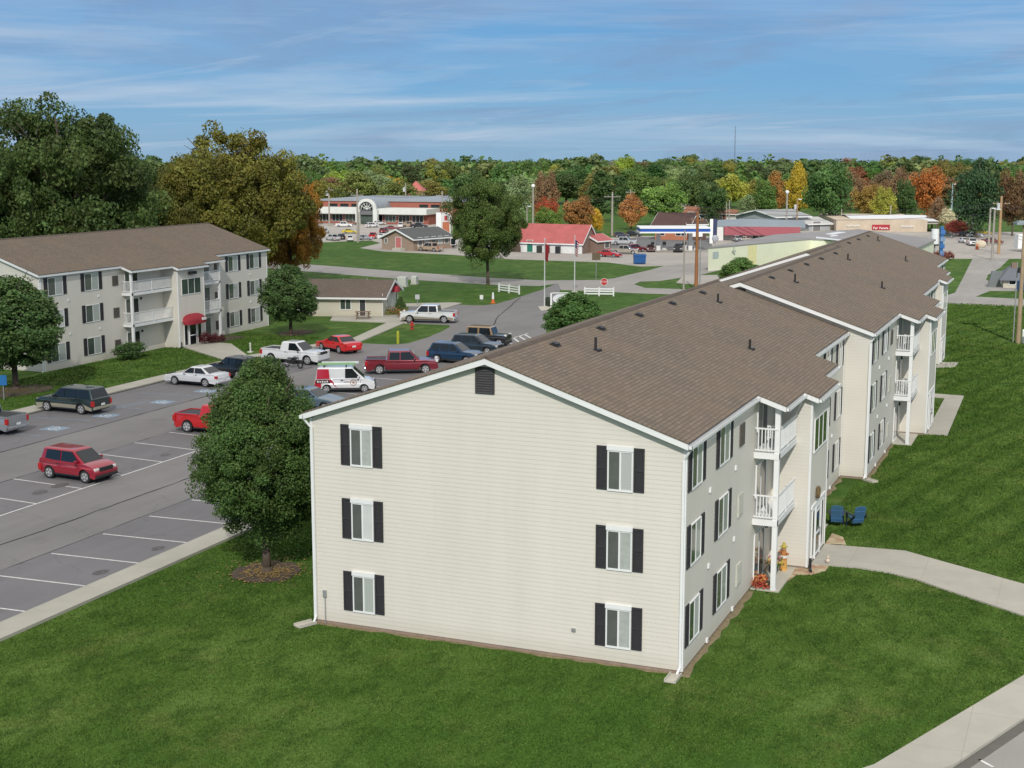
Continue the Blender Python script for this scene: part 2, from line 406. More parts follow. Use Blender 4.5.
    m = MB(); m.box(-GW-ex-.12, -GW-ex, -g, L+g, zr(-GW)-.02, zr(-GW)+.1); m.build('gutter', TRIM, root)
    # corner boards and downspouts
    for x, y, sx, sy in ((0, 0, 1, -1), (-GW, 0, -1, -1), (1.6, k0, 1, -1), (1.6, k1, 1, 1), (0, L, 1, 1)):
        z1 = zr(x if x > -GW else -GW) - .02
        xa, xb = (x-.075, x+.025) if sx > 0 else (x-.025, x+.075); ya, yb = (y-.025, y+.075) if sy < 0 else (y-.075, y+.025)
        MB().box(xa, xb, ya, yb, .1, z1).build('corner_board', TRIM, root)
    def downspout(x, y, z1, ox, oy, shoe=True):
        m = MB(); m.box(x-.045, x+.045, y-.04, y+.04, .25, z1-.5)
        m.tube((x, y, z1-.5), (x+ox, y+oy, z1-.14), .045, n=6); m.tube((x, y, .27), (x-ox*.2+.02, y-.3, .12), .045, n=6)
        m.build('downspout', TRIM, root)
    downspout(-.055, -.075, HE+.1, .24, -.10); downspout(-GW+.09, -.07, HE+.1, -.26, -.12)
    # trim board between roof and wall top on the block, windows
    W = wins or [(.3, .70, 1.25, .42), (3.95, 4.45, 1.4, .42), (25.1, 25.6, 1.4, .42), (28.85, 29.3, 1.25, .42)]
    for z, zs in zip(FLOORS, (.88, 3.62, 6.26)):
        for (s0, a, ww, sw) in W:
            window_at(root, .0, a, zs, ww, 1.36, R(90), False, 2, (PANE_G, PANE_L))
            shutter_at(root, .0, a-.07-sw, zs-.03, sw, 1.46, R(90)); shutter_at(root, .0, a+ww+.07, zs-.03, sw, 1.46, R(90))
        for v in vents:
            m = MB(); m.box(0, .05, v, v+.75, z+.15, z+1.0); 
            for q in range(7): m.box(.0501, .065, v+.06, v+.69, z+.22+q*.105, z+.27+q*.105)
            dark = z > 6
            m.build('wall_vent', plain((.11, .095, .08) if (dark or awning) else (.55, .55, .47), .7), root)
        # small round dryer vents
        for v in (3.1, 6.9, L-3.2):
            MB().box(0, .06, v, v+.16, z-.62, z-.46).build('dryer_vent', TRIM, root)
        if gable:
            for x, wd in ((-12.46, .80), (-2.66, .80)):
                window_at(root, x, 0, z+(-.02), wd, 1.28, 0, True, 2, (PANE_D, PANE_L))
                shutter_at(root, x-.07-.37, 0, z-.06, .37, 1.5, 0); shutter_at(root, x+wd+.07, 0, z-.06, .37, 1.5, 0)
    if gable:
        m = MB(); m.box(-7.55, -6.83, -.05, .02, 9.12, 10.05)
        for q in range(10): m.face([(-7.5, -.055, 9.18+q*.086), (-6.88, -.055, 9.18+q*.086), (-6.88, -.075, 9.14+q*.086), (-7.5, -.075, 9.14+q*.086)][::-1])
        m.build('gable_louver', plain((.05, .047, .05), .7, 0, .2, 4), root)
        MB().box(-13.75, -13.62, -.1, -.002, 1.05, 1.3).box(-13.70, -13.67, -.06, -.02, 0, 1.05).build('meter_box', GALV, root)
        MB().box(-3.95, -3.8, -.06, -.002, 1.0, 1.12).build('hose_outlet', GALV, root)
    # balconies
    for (ya, yb, near) in ((b0, k0, True), (k1, b1, False)):
        ye = ya if near else yb
        for n, z in enumerate((2.93, 5.64)):
            bl = MB(); bl.box(.005, 1.0, ya+.002, yb-.002, z-.24, z); b = bl.build('balcony_deck', TRIM, root)
            rl = railing_mb((.03, ye+(.04 if near else -.04)), (.96, ye+(.04 if near else -.04))); rl.build('railing', WHITE, root, loc=(0, 0, z))
            rl = railing_mb((.96, ya+.04), (.96, yb-.04)); rl.box(.92, 1.0, (ya+yb)/2-.04, (ya+yb)/2+.04, 0, 1.0); rl.build('railing', WHITE, root, loc=(0, 0, z))
        yp = ya+.13 if near else yb-.13
        MB().box(.80, 1.0, yp-.1, yp+.1, .05, zr(1.0)-.01).build('porch_post', TRIM, root)
        for z in (.06, 2.94, 5.65):
            ys = ya+.45 if near else yb-.45-1.7
            o = window_at(root, .0, ys, z+.05, 1.7, 2.0, R(90), False, 2, (PANE_D, GLASSD) if near else (GLASSD, PANE_D), name='sliding_door')
            MB().box(.0, .12, ys+2.0 if near else ys-.35, ys+2.12 if near else ys-.23, z+1.9, z+2.1).build('porch_light', BLACK, root)
        MB().slab([(0.0, ya+.01), (1.15, ya+.01), (1.15, yb), (0.0, yb)], -.05, .055).build('patio_slab', CONC, root)
    # entrance block: stair window, door with side lights
    cy = (k0+k1)/2; bw = (k1-k0)
    window_at(root, 1.6, cy-bw*.36, 4.95, bw*.72, 1.35, R(90), False, 3, (PANE_G, PANE_G, PANE_G), name='stair_window')
    for s in (-1, 1):
        a = cy-1.28 if s < 0 else cy+.80
        window_at(root, 1.6, a, .35, .48, 2.0, R(90), False, 1, (GLASSD,), name='side_light')
    door = MB(); door.box(0, .03, cy-.48, cy+.48, .12, 2.3); d = door.build('entrance_door', GLASSD, root, loc=(1.6, 0, 0))
    fr = MB(); fr.box(0, .06, cy-.58, cy-.481, .1, 2.42).box(0, .06, cy+.481, cy+.58, .1, 2.42).box(0, .06, cy-.481, cy+.481, 2.301, 2.42)
    for zz in (.25, 1.15, 2.15): fr.box(.031, .05, cy-.478, cy+.478, zz-.05, zz+.05)
    fr.build('door_frame', TRIM, d)
    MB().box(.05, .1, cy+.34, cy+.38, 1.0, 1.3).build('handle', GALV, d)
    MB().box(1.6, 1.66, cy-1.55, cy+1.55, 2.48, 2.62).build('door_header', TRIM, root)
    if awning:
        aw = MB(); n = 10; y0, y1 = cy-1.55, cy+1.55; prev = None
        rows = []
        for i in range(n+1):
            t = math.pi/2*i/n; rows.append((1.62+.75*math.sin(t), 2.45+.68*math.cos(t)))
        # a domed awning: quarter barrel whose ends round in
        K = 12; grid = []
        for (x, z) in rows:
            line = []
            for k in range(K+1):
                u = -1+2*k/K; s = (1-abs(u)**3.2)**.5 if abs(u) < 1 else 0
                line.append((1.62+(x-1.62)*(.25+.75*s), cy+u*1.6, 2.45+(z-2.45)*(.05+.95*s)))
            grid.append(line)
        for i in range(n):
            for k in range(K): aw.face([grid[i][k], grid[i+1][k], grid[i+1][k+1], grid[i][k+1]])
        for k in range(K):
            a, b_ = grid[n][k], grid[n][k+1]; aw.face([a, (a[0], a[1], a[2]-.22), (b_[0], b_[1], b_[2]-.22), b_])
        ao = aw.build('awning', plain((.30, .018, .03), .75, 0, .15, 5), root, smooth=True)
        # the house number on the valance, too small to read in the photograph
        nm = MB()
        for q, (dy, ww) in enumerate(((.50, .16), (.72, .14), (.93, .18))): nm.box(2.30, 2.40, cy+dy-.05, cy+dy+ww-.05, 2.50, 2.72)
        nm.build('house_number', WHITE, ao)
        MB().box(1.6, 1.85, cy-.2, cy+.25, 6.75, 6.95).box(1.7, 1.95, cy-.45, cy-.2, 6.7, 6.95).box(1.7, 1.95, cy+.25, cy+.5, 6.7, 6.95).build('flood_light', BLACK, root)
    # roof furniture
    if vents_roof:
        y = 1.2
        for k, yy in enumerate([4.9, 10.2, 15.4, 20.7, 26.3]):
            x = XR+.62; z = zr(x, .27)
            v = MB(); T = Matrix.Translation((x, yy, z)) @ Matrix.Rotation(math.atan(SL), 4, 'Y')
            v.box(-.17, .17, -.24, .24, .0, .04, 0, T); v.box(-.11, .11, -.17, .17, .041, .10, 0, T); v.build('roof_vent', BLACK, root)
        for x, yy, h in ((-5.45, 6.6, .48), (-1.95, 17.5, .42), (-5.45, 25.5, .42)):
            if h: MB().tube((x, yy, zr(x, .2)), (x, yy, zr(x, .27)+h), .055, n=8).box(x-.16, x+.2, yy-.16, yy+.16, zr(x+.2, .24), zr(x, .30)).build('vent_pipe', BLACK, root)
    return root
# ------------------------------------------------------------------ vehicles (local +X is forward)
def paint(col, metal=.0, rough=.3): return plain(col, rough, metal, .05, 1.3, 1.0)
KINDS = {
 # W, wheel radius, wheel x (rear, front), upper outline, cabin (base rear, base front, roof rear, roof front, belt z, roof z)
 'sedan': dict(W=1.84, wr=.335, wx=(-1.42, 1.42), top=[(-2.42,.42),(-2.45,.70),(-2.36,.95),(-2.0,1.02),(-1.0,1.0),(.75,.97),(1.7,.86),(2.25,.72),(2.42,.55),(2.40,.32)], cab=(-1.85,.95,-.95,.05,.98,1.46), side=[(-1.45,-.42,-.98,-.40),(-.34,.62,-.33,.02)]),
 'suv': dict(W=1.86, wr=.36, wx=(-1.36, 1.36), top=[(-2.25,.45),(-2.30,.75),(-2.27,1.05),(-2.1,1.1),(-1.0,1.07),(.85,1.06),(1.75,.99),(2.15,.84),(2.3,.62),(2.26,.36)], cab=(-2.2,1.05,-1.85,.12,1.06,1.68), side=[(-2.0,-1.18,-1.72,-1.15),(-1.10,-.32,-1.08,-.30),(-.24,.66,-.23,.08)]),
 'hatch': dict(W=1.82, wr=.35, wx=(-1.27, 1.30), top=[(-1.95,.40),(-2.03,.60),(-2.02,.86),(-1.96,1.06),(-1.86,1.12),(-.9,1.06),(1.05,1.03),(1.40,1.0),(1.72,.92),(1.92,.80),(2.02,.62),(1.99,.33)], cab=(-1.94,1.22,-1.76,.34,1.02,1.66), side=[(-1.60,-.52,-1.50,-.50),(-.44,.86,-.42,.28)]),
 'minivan': dict(W=1.92, wr=.36, wx=(-1.50, 1.45), top=[(-2.5,.45),(-2.54,.75),(-2.5,1.05),(-2.4,1.1),(-1.0,1.08),(1.05,1.05),(1.95,.98),(2.35,.84),(2.5,.62),(2.48,.36)], cab=(-2.46,1.22,-2.15,.35,1.07,1.74), side=[(-2.2,-1.2,-2.0,-1.18),(-1.10,-.18,-1.08,-.16),(-.08,.86,-.07,.30)]),
 'pickup': dict(W=1.98, wr=.39, wx=(-1.85, 1.75), top=[(-2.85,.55),(-2.88,.80),(-2.86,1.12),(-2.80,1.13),(-1.0,1.13),(.95,1.12),(1.9,1.10),(2.55,1.02),(2.78,.85),(2.80,.45)], cab=(-.98,1.35,-.82,.55,1.12,1.80), side=[(-.12,1.06,-.10,.50)], bed=(-2.74,-1.06)),
 'crew': dict(W=1.98, wr=.39, wx=(-1.80, 1.85), top=[(-2.9,.55),(-2.93,.80),(-2.90,1.12),(-2.84,1.13),(-1.0,1.13),(1.0,1.12),(1.95,1.10),(2.6,1.02),(2.85,.85),(2.87,.45)], cab=(-1.20,1.45,-1.05,.70,1.12,1.82), side=[(-1.02,-.20,-.92,-.18),(-.10,1.14,-.09,.62)], bed=(-2.78,-1.28)),
 'van': dict(W=1.74, wr=.31, wx=(-1.35, 1.42), top=[(-2.1,.42),(-2.16,.8),(-2.14,1.05),(-2.1,1.1),(-1.0,1.08),(1.0,1.06),(1.75,.98),(2.1,.80),(2.2,.55),(2.16,.33)], cab=(-2.12,1.45,-1.98,.55,1.08,1.86), side=[(.02,1.12,.03,.55)]),
 'jeep': dict(W=1.80, wr=.39, wx=(-1.20, 1.25), top=[(-1.95,.55),(-1.98,.8),(-1.97,1.08),(-1.9,1.10),(-.9,1.10),(.55,1.10),(1.4,1.08),(1.85,1.05),(1.9,.85),(1.9,.5)], cab=(-1.92,.62,-1.88,.38,1.10,1.78), side=[(-1.75,-.85,-1.72,-.84),(-.68,.42,-.67,.30)]),
}
def arch(cx, r, z0, n=8):
    return [(cx+r*math.cos(math.pi*i/n), max(z0, z0+r*math.sin(math.pi*i/n)*1.0+.0)) for i in range(n+1)]
def car(kind, col, loc, rz, label, cat, group=None, name='parked_car', metal=0.0, roofcol=None, glass=None, lower=None):
    K = KINDS[kind]; root = thing(name, loc, label, cat, rz, group)
    W = K['W']/2; top = K['top']; wr = K['wr']; z0 = .26
    body = paint(col, metal); M = [body, BLACK, paint(lower, metal) if lower else body]
    # lower body
    bot = []
    for cx in (K['wx'][1], K['wx'][0]):
        bot += [(cx+wr*1.16*math.cos(t), z0+max(0, (wr-z0)+wr*1.16*math.sin(t))) for t in [math.pi*i/9 for i in range(10)]]
    prof = top + [(top[-1][0]-.08, z0)] + [(x, max(z, z0)) for x, z in bot] + [(top[0][0]+.1, z0)]
    n = len(prof); xm = max(p[0] for p in prof); xn = min(p[0] for p in prof)
    def pt(p, s):
        x, z = p; a = abs(s); e = 0
        if a > .99: z2 = z-.05 if z > .6 and p in top else z; x2 = x*(1-.03); y = W*(1-.05*max(0, (abs(x)-1.3)/(xm-1.3))**2)
        elif a > .8: z2 = z-.012 if p in top and z > .6 else z; x2 = x*.992; y = W*.93
        else: z2 = z+.015 if p in top and z > .9 else z; x2 = x; y = W*a
        if z < .5 and a > .99: y -= .03
        if z > .9 and a > .99: y -= .05
        return (x2, y*(1 if s > 0 else -1), z2)
    b = MB(); st = [-1, -.9, -.45, .45, .9, 1]
    for s in st: b.v += [pt(p, s) for p in prof]
    for i in range(len(st)-1):
        for k in range(n):
            j = (k+1) % n
            under = prof[k][1] < .45+wr*1.2 and (prof[k] not in top) and (prof[j] not in top)
            b.f.append((i*n+k, (i+1)*n+k, (i+1)*n+j, i*n+j)); b.m.append(1 if under else 0)
    tri = tessellate_polygon([[Vector((p[0], p[1], 0)) for p in prof]])
    for base, flip in ((0, False), ((len(st)-1)*n, True)):
        for t in tri:
            P = [prof[q] for q in t]; ar = (P[1][0]-P[0][0])*(P[2][1]-P[0][1])-(P[1][1]-P[0][1])*(P[2][0]-P[0][0])
            t2 = t if (ar > 0) != flip else t[::-1]
            zc = sum(q[1] for q in P)/3
            b.f.append(tuple(base+q for q in t2)); b.m.append(2 if zc < .62 else 0)
    if 'bed' in K:
        pass
    o = b.build('body', M, root, angle=48); bv = o.modifiers.new('edge', 'BEVEL'); bv.width = .07; bv.segments = 3; bv.limit_method = 'ANGLE'; bv.angle_limit = R(24)
    # cabin
    br, bf, tr, tf, zb, zt = K['cab']; yb = W-.09; yt = W-.24 if kind not in ('van', 'jeep') else W-.14
    cm = MB(); rc = (paint(roofcol) if roofcol else body)
    def cp(x, y, z): return (x, y, z)
    zb2 = zb-.06
    P = [cp(br,-yb,zb2), cp(bf,-yb*.94,zb2), cp(bf,yb*.94,zb2), cp(br,yb,zb2), cp(tr,-yt,zt-.03), cp(tf,-yt*.97,zt-.04), cp(tf,yt*.97,zt-.04), cp(tr,yt,zt-.03)]
    cm.v += P
    for f in ((0,1,5,4), (1,2,6,5), (2,3,7,6), (3,0,4,7)): cm.f.append(f); cm.m.append(0)
    # domed roof
    xr0, xf0 = tr+.10, tf-.12
    k = len(cm.v); cm.v += [cp(xr0,-yt+.12,zt+.015), cp(xf0,-yt+.14,zt+.01), cp(xf0,yt-.14,zt+.01), cp(xr0,yt-.12,zt+.015)]
    for f in ((4,5,k+1,k), (5,6,k+2,k+1), (6,7,k+3,k+2), (7,4,k,k+3), (k,k+1,k+2,k+3)): cm.f.append(f); cm.m.append(0)
    o = cm.build('cabin', rc, root, angle=50); bv = o.modifiers.new('edge', 'BEVEL'); bv.width = .10; bv.segments = 4; bv.limit_method = 'ANGLE'; bv.angle_limit = R(12)
    gl = glass or GLASSD
    def lerp(a, b, t): return a+(b-a)*t
    zl, zh = zb+.02, zt-.10
    tl, th = (zl-zb2)/(zt-.03-zb2), (zh-zb2)/(zt-.03-zb2)
    # windshield and rear window
    for nm, xb_, xt_, sg in (('windshield', bf, tf, 1), ('rear_window', br, tr, -1)):
        if nm == 'rear_window' and kind == 'van': continue
        m = MB(); a = .012*sg; ya, yc = lerp(yb*.95, yt*.97, tl)-.07, lerp(yb*.95, yt*.97, th)-.06
        q = [(lerp(xb_, xt_, tl)+a, -ya, zl+.008), (lerp(xb_, xt_, tl)+a, ya, zl+.008), (lerp(xb_, xt_, th)+a, yc, zh+.03), (lerp(xb_, xt_, th)+a, -yc, zh+.03)]
        if sg < 0: q = q[::-1]
        m.face(q); m.build(nm, gl, root)
    for s in (-1, 1):
        for (xa, xb_, ta, tb) in K['side']:
            m = MB(); yl = lerp(yb, yt, tl)+.012; yh = lerp(yb, yt, th)+.012
            q = [(xa, s*yl, zl), (xb_, s*yl, zl), (tb+.0 if kind != 'van' else tb, s*yh, zh+.02), (ta, s*yh, zh+.02)]
            m.face(q if s < 0 else q[::-1]); m.build('side_window', gl, root)
    # wheels
    for cx in K['wx']:
        for s in (-1, 1):
            t = MB(); w2 = .11; n_ = 18
            t.tube((0, -w2, 0), (0, w2, 0), wr, n=n_, caps=True)
            wo = t.build('wheel', RUBBER, root, angle=40, loc=(cx, s*(W-.13), wr))
            r = MB(); r.tube((0, s*(w2+.001), 0), (0, s*(w2+.012), 0), wr*.66, n=n_)
            ro = r.build('rim', RIM, wo)
            h = MB()
            for a in range(5):
                t_ = 2*math.pi*a/5; M_ = Matrix.Rotation(t_, 4, 'Y')
                h.box(-.05, .05, s*(w2+.0125)-(.004 if s < 0 else 0), s*(w2+.0125)+(.004 if s > 0 else 0), wr*.22, wr*.6, 0, M_)
            h.build('hub_cap', plain((.16, .16, .165), .4, .3), ro)
    # lights, grille, plate, bumpers, mirrors
    zf = top[-3][1]-.02; xf = top[-2][0]; zr_ = min(top[2][1], 1.0)
    for s in (-1, 1):
        y = s*(W-.28)
        xh = top[-3][0]-.04 if kind not in ('pickup', 'crew', 'jeep') else xf-.03
        m = MB(); m.box(xh-.28, xh+.085, y-.19, y+.17*1, zf-.13, zf+.035) if kind not in ('pickup','crew','jeep') else m.box(xh-.16, xh+.035, y-.17, y+.21 if s>0 else y+.17, zf-.06, zf+.14)
        m.build('headlight', CLEAR_L, root, bevel=.02)
        xr_ = top[1][0]; 
        hh = .34 if kind in ('suv','van','hatch','pickup','crew','minivan') else .18
        zt_ = (top[2][1] if kind in ('pickup','crew') else zr_)
        m = MB(); m.box(xr_-.012, xr_+.2, s*(W-.10)-.11, s*(W-.10)+.055, zt_-.08-hh, zt_-.06); m.build('taillight', RED_L, root, bevel=.015)
        m = MB(); xw = bf-.48; m.box(xw-.05, xw+.06, s*(W-.07), s*(W+.14), zb+.0, zb+.15) if s > 0 else m.box(xw-.05, xw+.06, -(W+.14), -(W-.07), zb+.0, zb+.15)
        m.build('mirror', body if kind != 'pickup' else BLACK, root, bevel=.02)
    MB().box(xf-.1, xf+.015, -W*.52, W*.52, zf-.14, zf+.06).build('grille', BLACK if kind not in ('crew',) else CHROME, root)
    MB().box(xf-.2, xf+.06, -W*.86, W*.86, .30, .46).build('bumper', CHROME if kind in ('pickup',) else (BLACK if kind in ('suv','hatch','van','jeep') else body), root, bevel=.03)
    xb_ = top[1][0]; MB().box(xb_-.07, xb_+.2, -W*.88, W*.88, .36, .54).build('bumper', CHROME if kind in ('pickup', 'crew') else (BLACK if kind in ('van', 'jeep') else M[2]), root, bevel=.03)
    MB().box(xb_-.085, xb_-.071, -.18, .18, .60, .74).build('licence_plate', WHITE, root)
    if 'bed' in K:
        x0, x1 = K['bed']; d = MB(); zt2 = top[4][1]
        # liner lip standing a little above the bed floor: dark well with raised walls
        d.box(x0, x1, -(W-.16), W-.16, zt2+.012, zt2+.018); d.build('truck_bed', BLACK, root)
        rl = MB(); 
        for s in (-1, 1): rl.box(x0-.04, x1+.02, s*(W-.11)-.05, s*(W-.11)+.05, zt2-.02, zt2+.07)
        rl.box(x0-.10, x0-.02, -(W-.17), W-.17, zt2-.02, zt2+.07); rl.build('bed_rail', body, root)
    # door seams
    sm = MB(); 
    seams = [K['side'][0][1]+.04] + [K['side'][-1][1]+.04] if len(K['side']) > 1 else [K['side'][0][0]-.06, K['side'][0][1]+.02]
    for s in (-1, 1):
        for x in seams: sm.box(x-.008, x+.008, s*(W-.035)-.003, s*(W-.035)+.003, .5, zb-.14)
        sm.box(K['wx'][0]+wr*1.25, K['wx'][1]-wr*1.25, s*(W-.03)-.012, s*(W-.03)+.012, .30, .38)
        for x in seams[:1]+seams[1:]: sm.box(x-.28, x-.12, s*(W-.03)-.02, s*(W-.03)+.02, zb-.15, zb-.12)
    sm.build('door_trim', BLACK, root)
    return root
# ------------------------------------------------------------------ trees
def crown_mesh(seed, rx, rz, nclump, nleaf, leaf, shape='round', shell=.55, clump=.30, mats=None, tilt=.6, lobes=0):
    """leaf faces scattered in clumps; the crown's foot is at z=0 and its top at 2*rz"""
    rg = np.random.default_rng(seed)
    u = rg.normal(size=(nclump, 3)); u /= np.linalg.norm(u, axis=1)[:, None]
    rad = shell + (1-shell)*rg.random(nclump)**.6
    c = u*rad[:, None]
    zz = c[:, 2]
    if shape == 'oval': wf = np.where(zz > -.2, 1-.38*np.clip(zz+.15, 0, 2)**1.6, 1-.10*zz**2)
    elif shape == 'cone': wf = np.clip(1.0-.75*(zz+1)/2, .12, 1)
    elif shape == 'spread': wf = 1+.10*zz
    else: wf = np.ones_like(zz)
    if lobes:
        ph = rg.random(6)*6.28; th = np.arctan2(c[:, 1], c[:, 0])
        wf = wf*(1+lobes*(np.sin(th*3+ph[0]+zz*2)+.7*np.sin(th*2-zz*4+ph[1])))
        c[:, 2] *= 1+lobes*.8*np.sin(th*2+ph[2])
    c[:, 0] *= wf; c[:, 1] *= wf
    C = np.stack([c[:, 0]*rx*(1-clump*.7), c[:, 1]*rx*(1-clump*.7), c[:, 2]*rz*(1-clump*.55)], 1)
    cr = clump*rx*(.55+.75*rg.random(nclump))
    tone = rg.random(nclump); hue = rg.random(nclump)**2
    P = []; T = []; H = []; NN = []
    for k in range(nclump):
        m = int(nleaf*(.6+.8*rg.random()))
        d = rg.normal(size=(m, 3)); d /= np.linalg.norm(d, axis=1)[:, None]
        r = cr[k]*(.35+.65*rg.random(m)**.5)
        P.append(C[k]+d*r[:, None]*np.array([1, 1, .8])); NN.append(d+u[k]*.8)
        T.append(np.clip(.5+(tone[k]-.5)*.7+rg.normal(size=m)*.18, 0, 1)); H.append(np.clip(hue[k]*.6+rg.random(m)**4*.7, 0, 1))
    P = np.concatenate(P); T = np.concatenate(T); H = np.concatenate(H); NN = np.concatenate(NN)
    n = len(P); NN = NN/np.linalg.norm(NN, axis=1)[:, None] + rg.normal(size=(n, 3))*tilt; NN /= np.linalg.norm(NN, axis=1)[:, None]
    a = np.cross(NN, rg.normal(size=(n, 3))); a /= np.linalg.norm(a, axis=1)[:, None]; b = np.cross(NN, a)
    s = leaf*(.6+.8*rg.random(n))[:, None]
    P[:, 2] += rz
    V = np.empty((n, 4, 3)); V[:, 0] = P-a*s*.5; V[:, 1] = P+b*s*.36-a*s*.08; V[:, 2] = P+a*s*.5; V[:, 3] = P-b*s*.36+a*s*.05
    me = bpy.data.meshes.new('crown'); me.vertices.add(4*n); me.vertices.foreach_set('co', V.ravel())
    me.loops.add(4*n); me.loops.foreach_set('vertex_index', np.arange(4*n)); me.polygons.add(n)
    me.polygons.foreach_set('loop_start', np.arange(n)*4)
    col = np.ones((n, 4, 4)); col[:, :, 0] = T[:, None]; col[:, :, 1] = H[:, None]; col[:, :, 2] = 0
    at = me.color_attributes.new('tone', 'FLOAT_COLOR', 'POINT'); at.data.foreach_set('color', col.ravel())
    me.update(calc_edges=True)
    me.materials.append(mats); return me
BARK = plain((.10, .075, .055), .95, 0, .35, 5)
def trunk_mesh(seed, h, r, rx, rz, zc, nb=9):
    rg = random.Random(seed); m = MB(); p = Vector((0, 0, -.05)); top = zc+rz*.9; n = 6
    pts = [p]
    for k in range(1, n+1): pts.append(Vector((rg.uniform(-.03, .03)*rx*k/2, rg.uniform(-.03, .03)*rx*k/2, top*k/n)))
    m.tube((0, 0, -.05), (0, 0, .25), r*1.5, r*1.05, 9)
    for k in range(n): m.tube(pts[k], pts[k+1], r*(1-.13*k), r*(1-.13*(k+1)), 8)
    for k in range(nb):
        z = zc-rz*.75+rz*1.3*(k/nb); a = 2.4*k+rg.random(); f = rg.uniform(.55, .8)
        q = Vector((0, 0, z)); e = q+Vector((math.cos(a)*rx*f, math.sin(a)*rx*f, rz*rg.uniform(.35, .7))); mid = (q+e)/2+Vector((0, 0, -.05*rz))
        m.tube(q, mid, r*.38, r*.25, 6); m.tube(mid, e, r*.25, r*.08, 6)
        for w in (-.5, .6): m.tube(mid, mid+(e-mid).length*Vector((math.cos(a+w), math.sin(a+w), .6)).normalized()*.9, r*.16, r*.05, 5)
    return m.mesh('trunk', BARK, smooth=True)
def tree(name, loc, label, crown, trunk, zc, rz_crown, group=None, rz=0, scale=1.0, mat=None, cat='tree'):
    root = thing(name, loc, label, cat, rz, group); root.scale = scale if isinstance(scale, tuple) else (scale,)*3
    t = place('trunk', trunk, root) if trunk else None
    c = place('crown', crown, root, (0, 0, zc-rz_crown))
    if mat: c.material_slots[0].link = 'OBJECT'; c.material_slots[0].material = mat
    return root
# ------------------------------------------------------------------ ground, pavements, markings
ASPH = asphaltm((.200, .192, .188)); ASPH_D = asphaltm((.165, .160, .165)); ASPH_F = asphaltm((.36, .335, .30), False); ASPH_R = asphaltm((.30, .285, .265), False)
SIDEW = None
def _side():
    m, nt, b = new_mat('sidewalk')
    v = objco(nt); br = N(nt, 'ShaderNodeTexBrick'); lk(nt, v, br.inputs['Vector'])
    br.inputs['Scale'].default_value = 1; br.inputs['Brick Width'].default_value = 3.1; br.inputs['Row Height'].default_value = 3.1; br.inputs['Mortar Size'].default_value = .012; br.offset = 0
    a = (.45, .43, .365); br.inputs['Color1'].default_value = rgba(a); br.inputs['Color2'].default_value = rgba(tuple(x*.92 for x in a)); br.inputs['Mortar'].default_value = rgba(tuple(x*.72 for x in a))
    f = noise(nt, v, .7, 5, .65); c = mixc(nt, ramp(nt, f, [(.4, (0, 0, 0)), (.8, (.6, .6, .6))]), br.outputs['Color'], tuple(x*.66 for x in a))
    f2 = noise(nt, v, 12, 3); c = mixc(nt, math_(nt, 'MULTIPLY', f2, .25), c, tuple(x*.75 for x in a))
    lk(nt, c, b.inputs['Base Color']); b.inputs['Roughness'].default_value = .92; bump(nt, b, f2, .3, .01); return m
SIDEW = _side()
def ground(name, pts, z0, z1, mat, label=None):
    m = MB().slab(pts, z0, z1); o = m.build(name, mat); o['kind'] = 'structure'; return o
g = MB(); GRASS = grassm()
g.face([(-1500, -400, 0), (1500, -400, 0), (1500, 2600, 0), (-1500, 2600, 0)]); o = g.build('ground', GRASS); o['kind'] = 'structure'

lot = [(-53.5, -40), (-24.8, -40), (-24.8, 64), (-34, 76), G2(545, 318), G2(552, 306), G2(561, 289), G2(558, 283), G2(543, 289.5), G2(520, 297), G2(497, 304), G2(482, 305.6), G2(456, 304.8), G2(409, 306), G2(405, 323.5), G2(449, 325.2), G2(450, 327), G2(441, 332), G2(428, 337.5), G2(408, 343.6), G2(392, 344.8), G2(359, 343.4), (-51.6, 70.2), (-53.5, 57)]
ground('parking_lot', lot, -.05, .02, ASPH)
# the stall strips were paved separately and are darker
ground('parking_strip', [(-53.45, -38), (-46.6, -38), (-46.6, 56), (-53.45, 56)], .0, .026, ASPH_D)
ground('parking_strip', [(-29.6, -38), (-24.85, -38), (-24.85, 60), (-29.6, 60)], .0, .026, ASPH_D)
ground('parking_strip', [(-41.0, -38), (-36.1, -38), (-36.1, 60), (-41.0, 60)], .0, .026, ASPH_D)
ground('street', [G2(200, 257), G2(322, 265.5), G2(400, 271.5), G2(500, 278.6), G2(545, 280.6), G2(600, 280), G2(614, 278.4), G2(650, 270), G2(666, 265.6), G2(710, 262), G2(730, 268), G2(700, 275), G2(660, 281), G2(640, 281.6), G2(634, 284.5), G2(645, 288), G2(690, 289.5), (-25, 139.5), (30, 131), (60, 128), (60, 121), (30, 124.5), (-25, 127.2), G2(676, 294.5), G2(640, 293.4), G2(600, 291.5), G2(561, 290), G2(558, 283.6), G2(540, 286), G2(500, 285.3), G2(400, 279), G2(322, 272.8), G2(200, 262)], -.05, .024, ASPH_R)
ground('concrete_apron', [G2(676, 283), G2(684, 275.5), G2(722, 275), G2(722, 283), G2(700, 285)], 0, .03, ASPH_F)
ground('shopping_car_park', [G2(240, 245), G2(330, 242), G2(371, 240.6), G2(381, 243), G2(360, 248), G2(383, 251.5), G2(448, 254.6), G2(513, 259.4), G2(607, 262.4), G2(640, 266.5), G2(666, 265.9), G2(720, 262), G2(940, 258.8), G2(1040, 258.8), G2(1180, 258), G2(1180, 236), G2(1010, 232), G2(940, 232), G2(830, 229), G2(720, 236), G2(640, 236), G2(606, 238), G2(606, 248), G2(520, 248), G2(450, 236), G2(440, 221.5), G2(300, 220.5), G2(240, 224)], -.05, .018, ASPH_F)
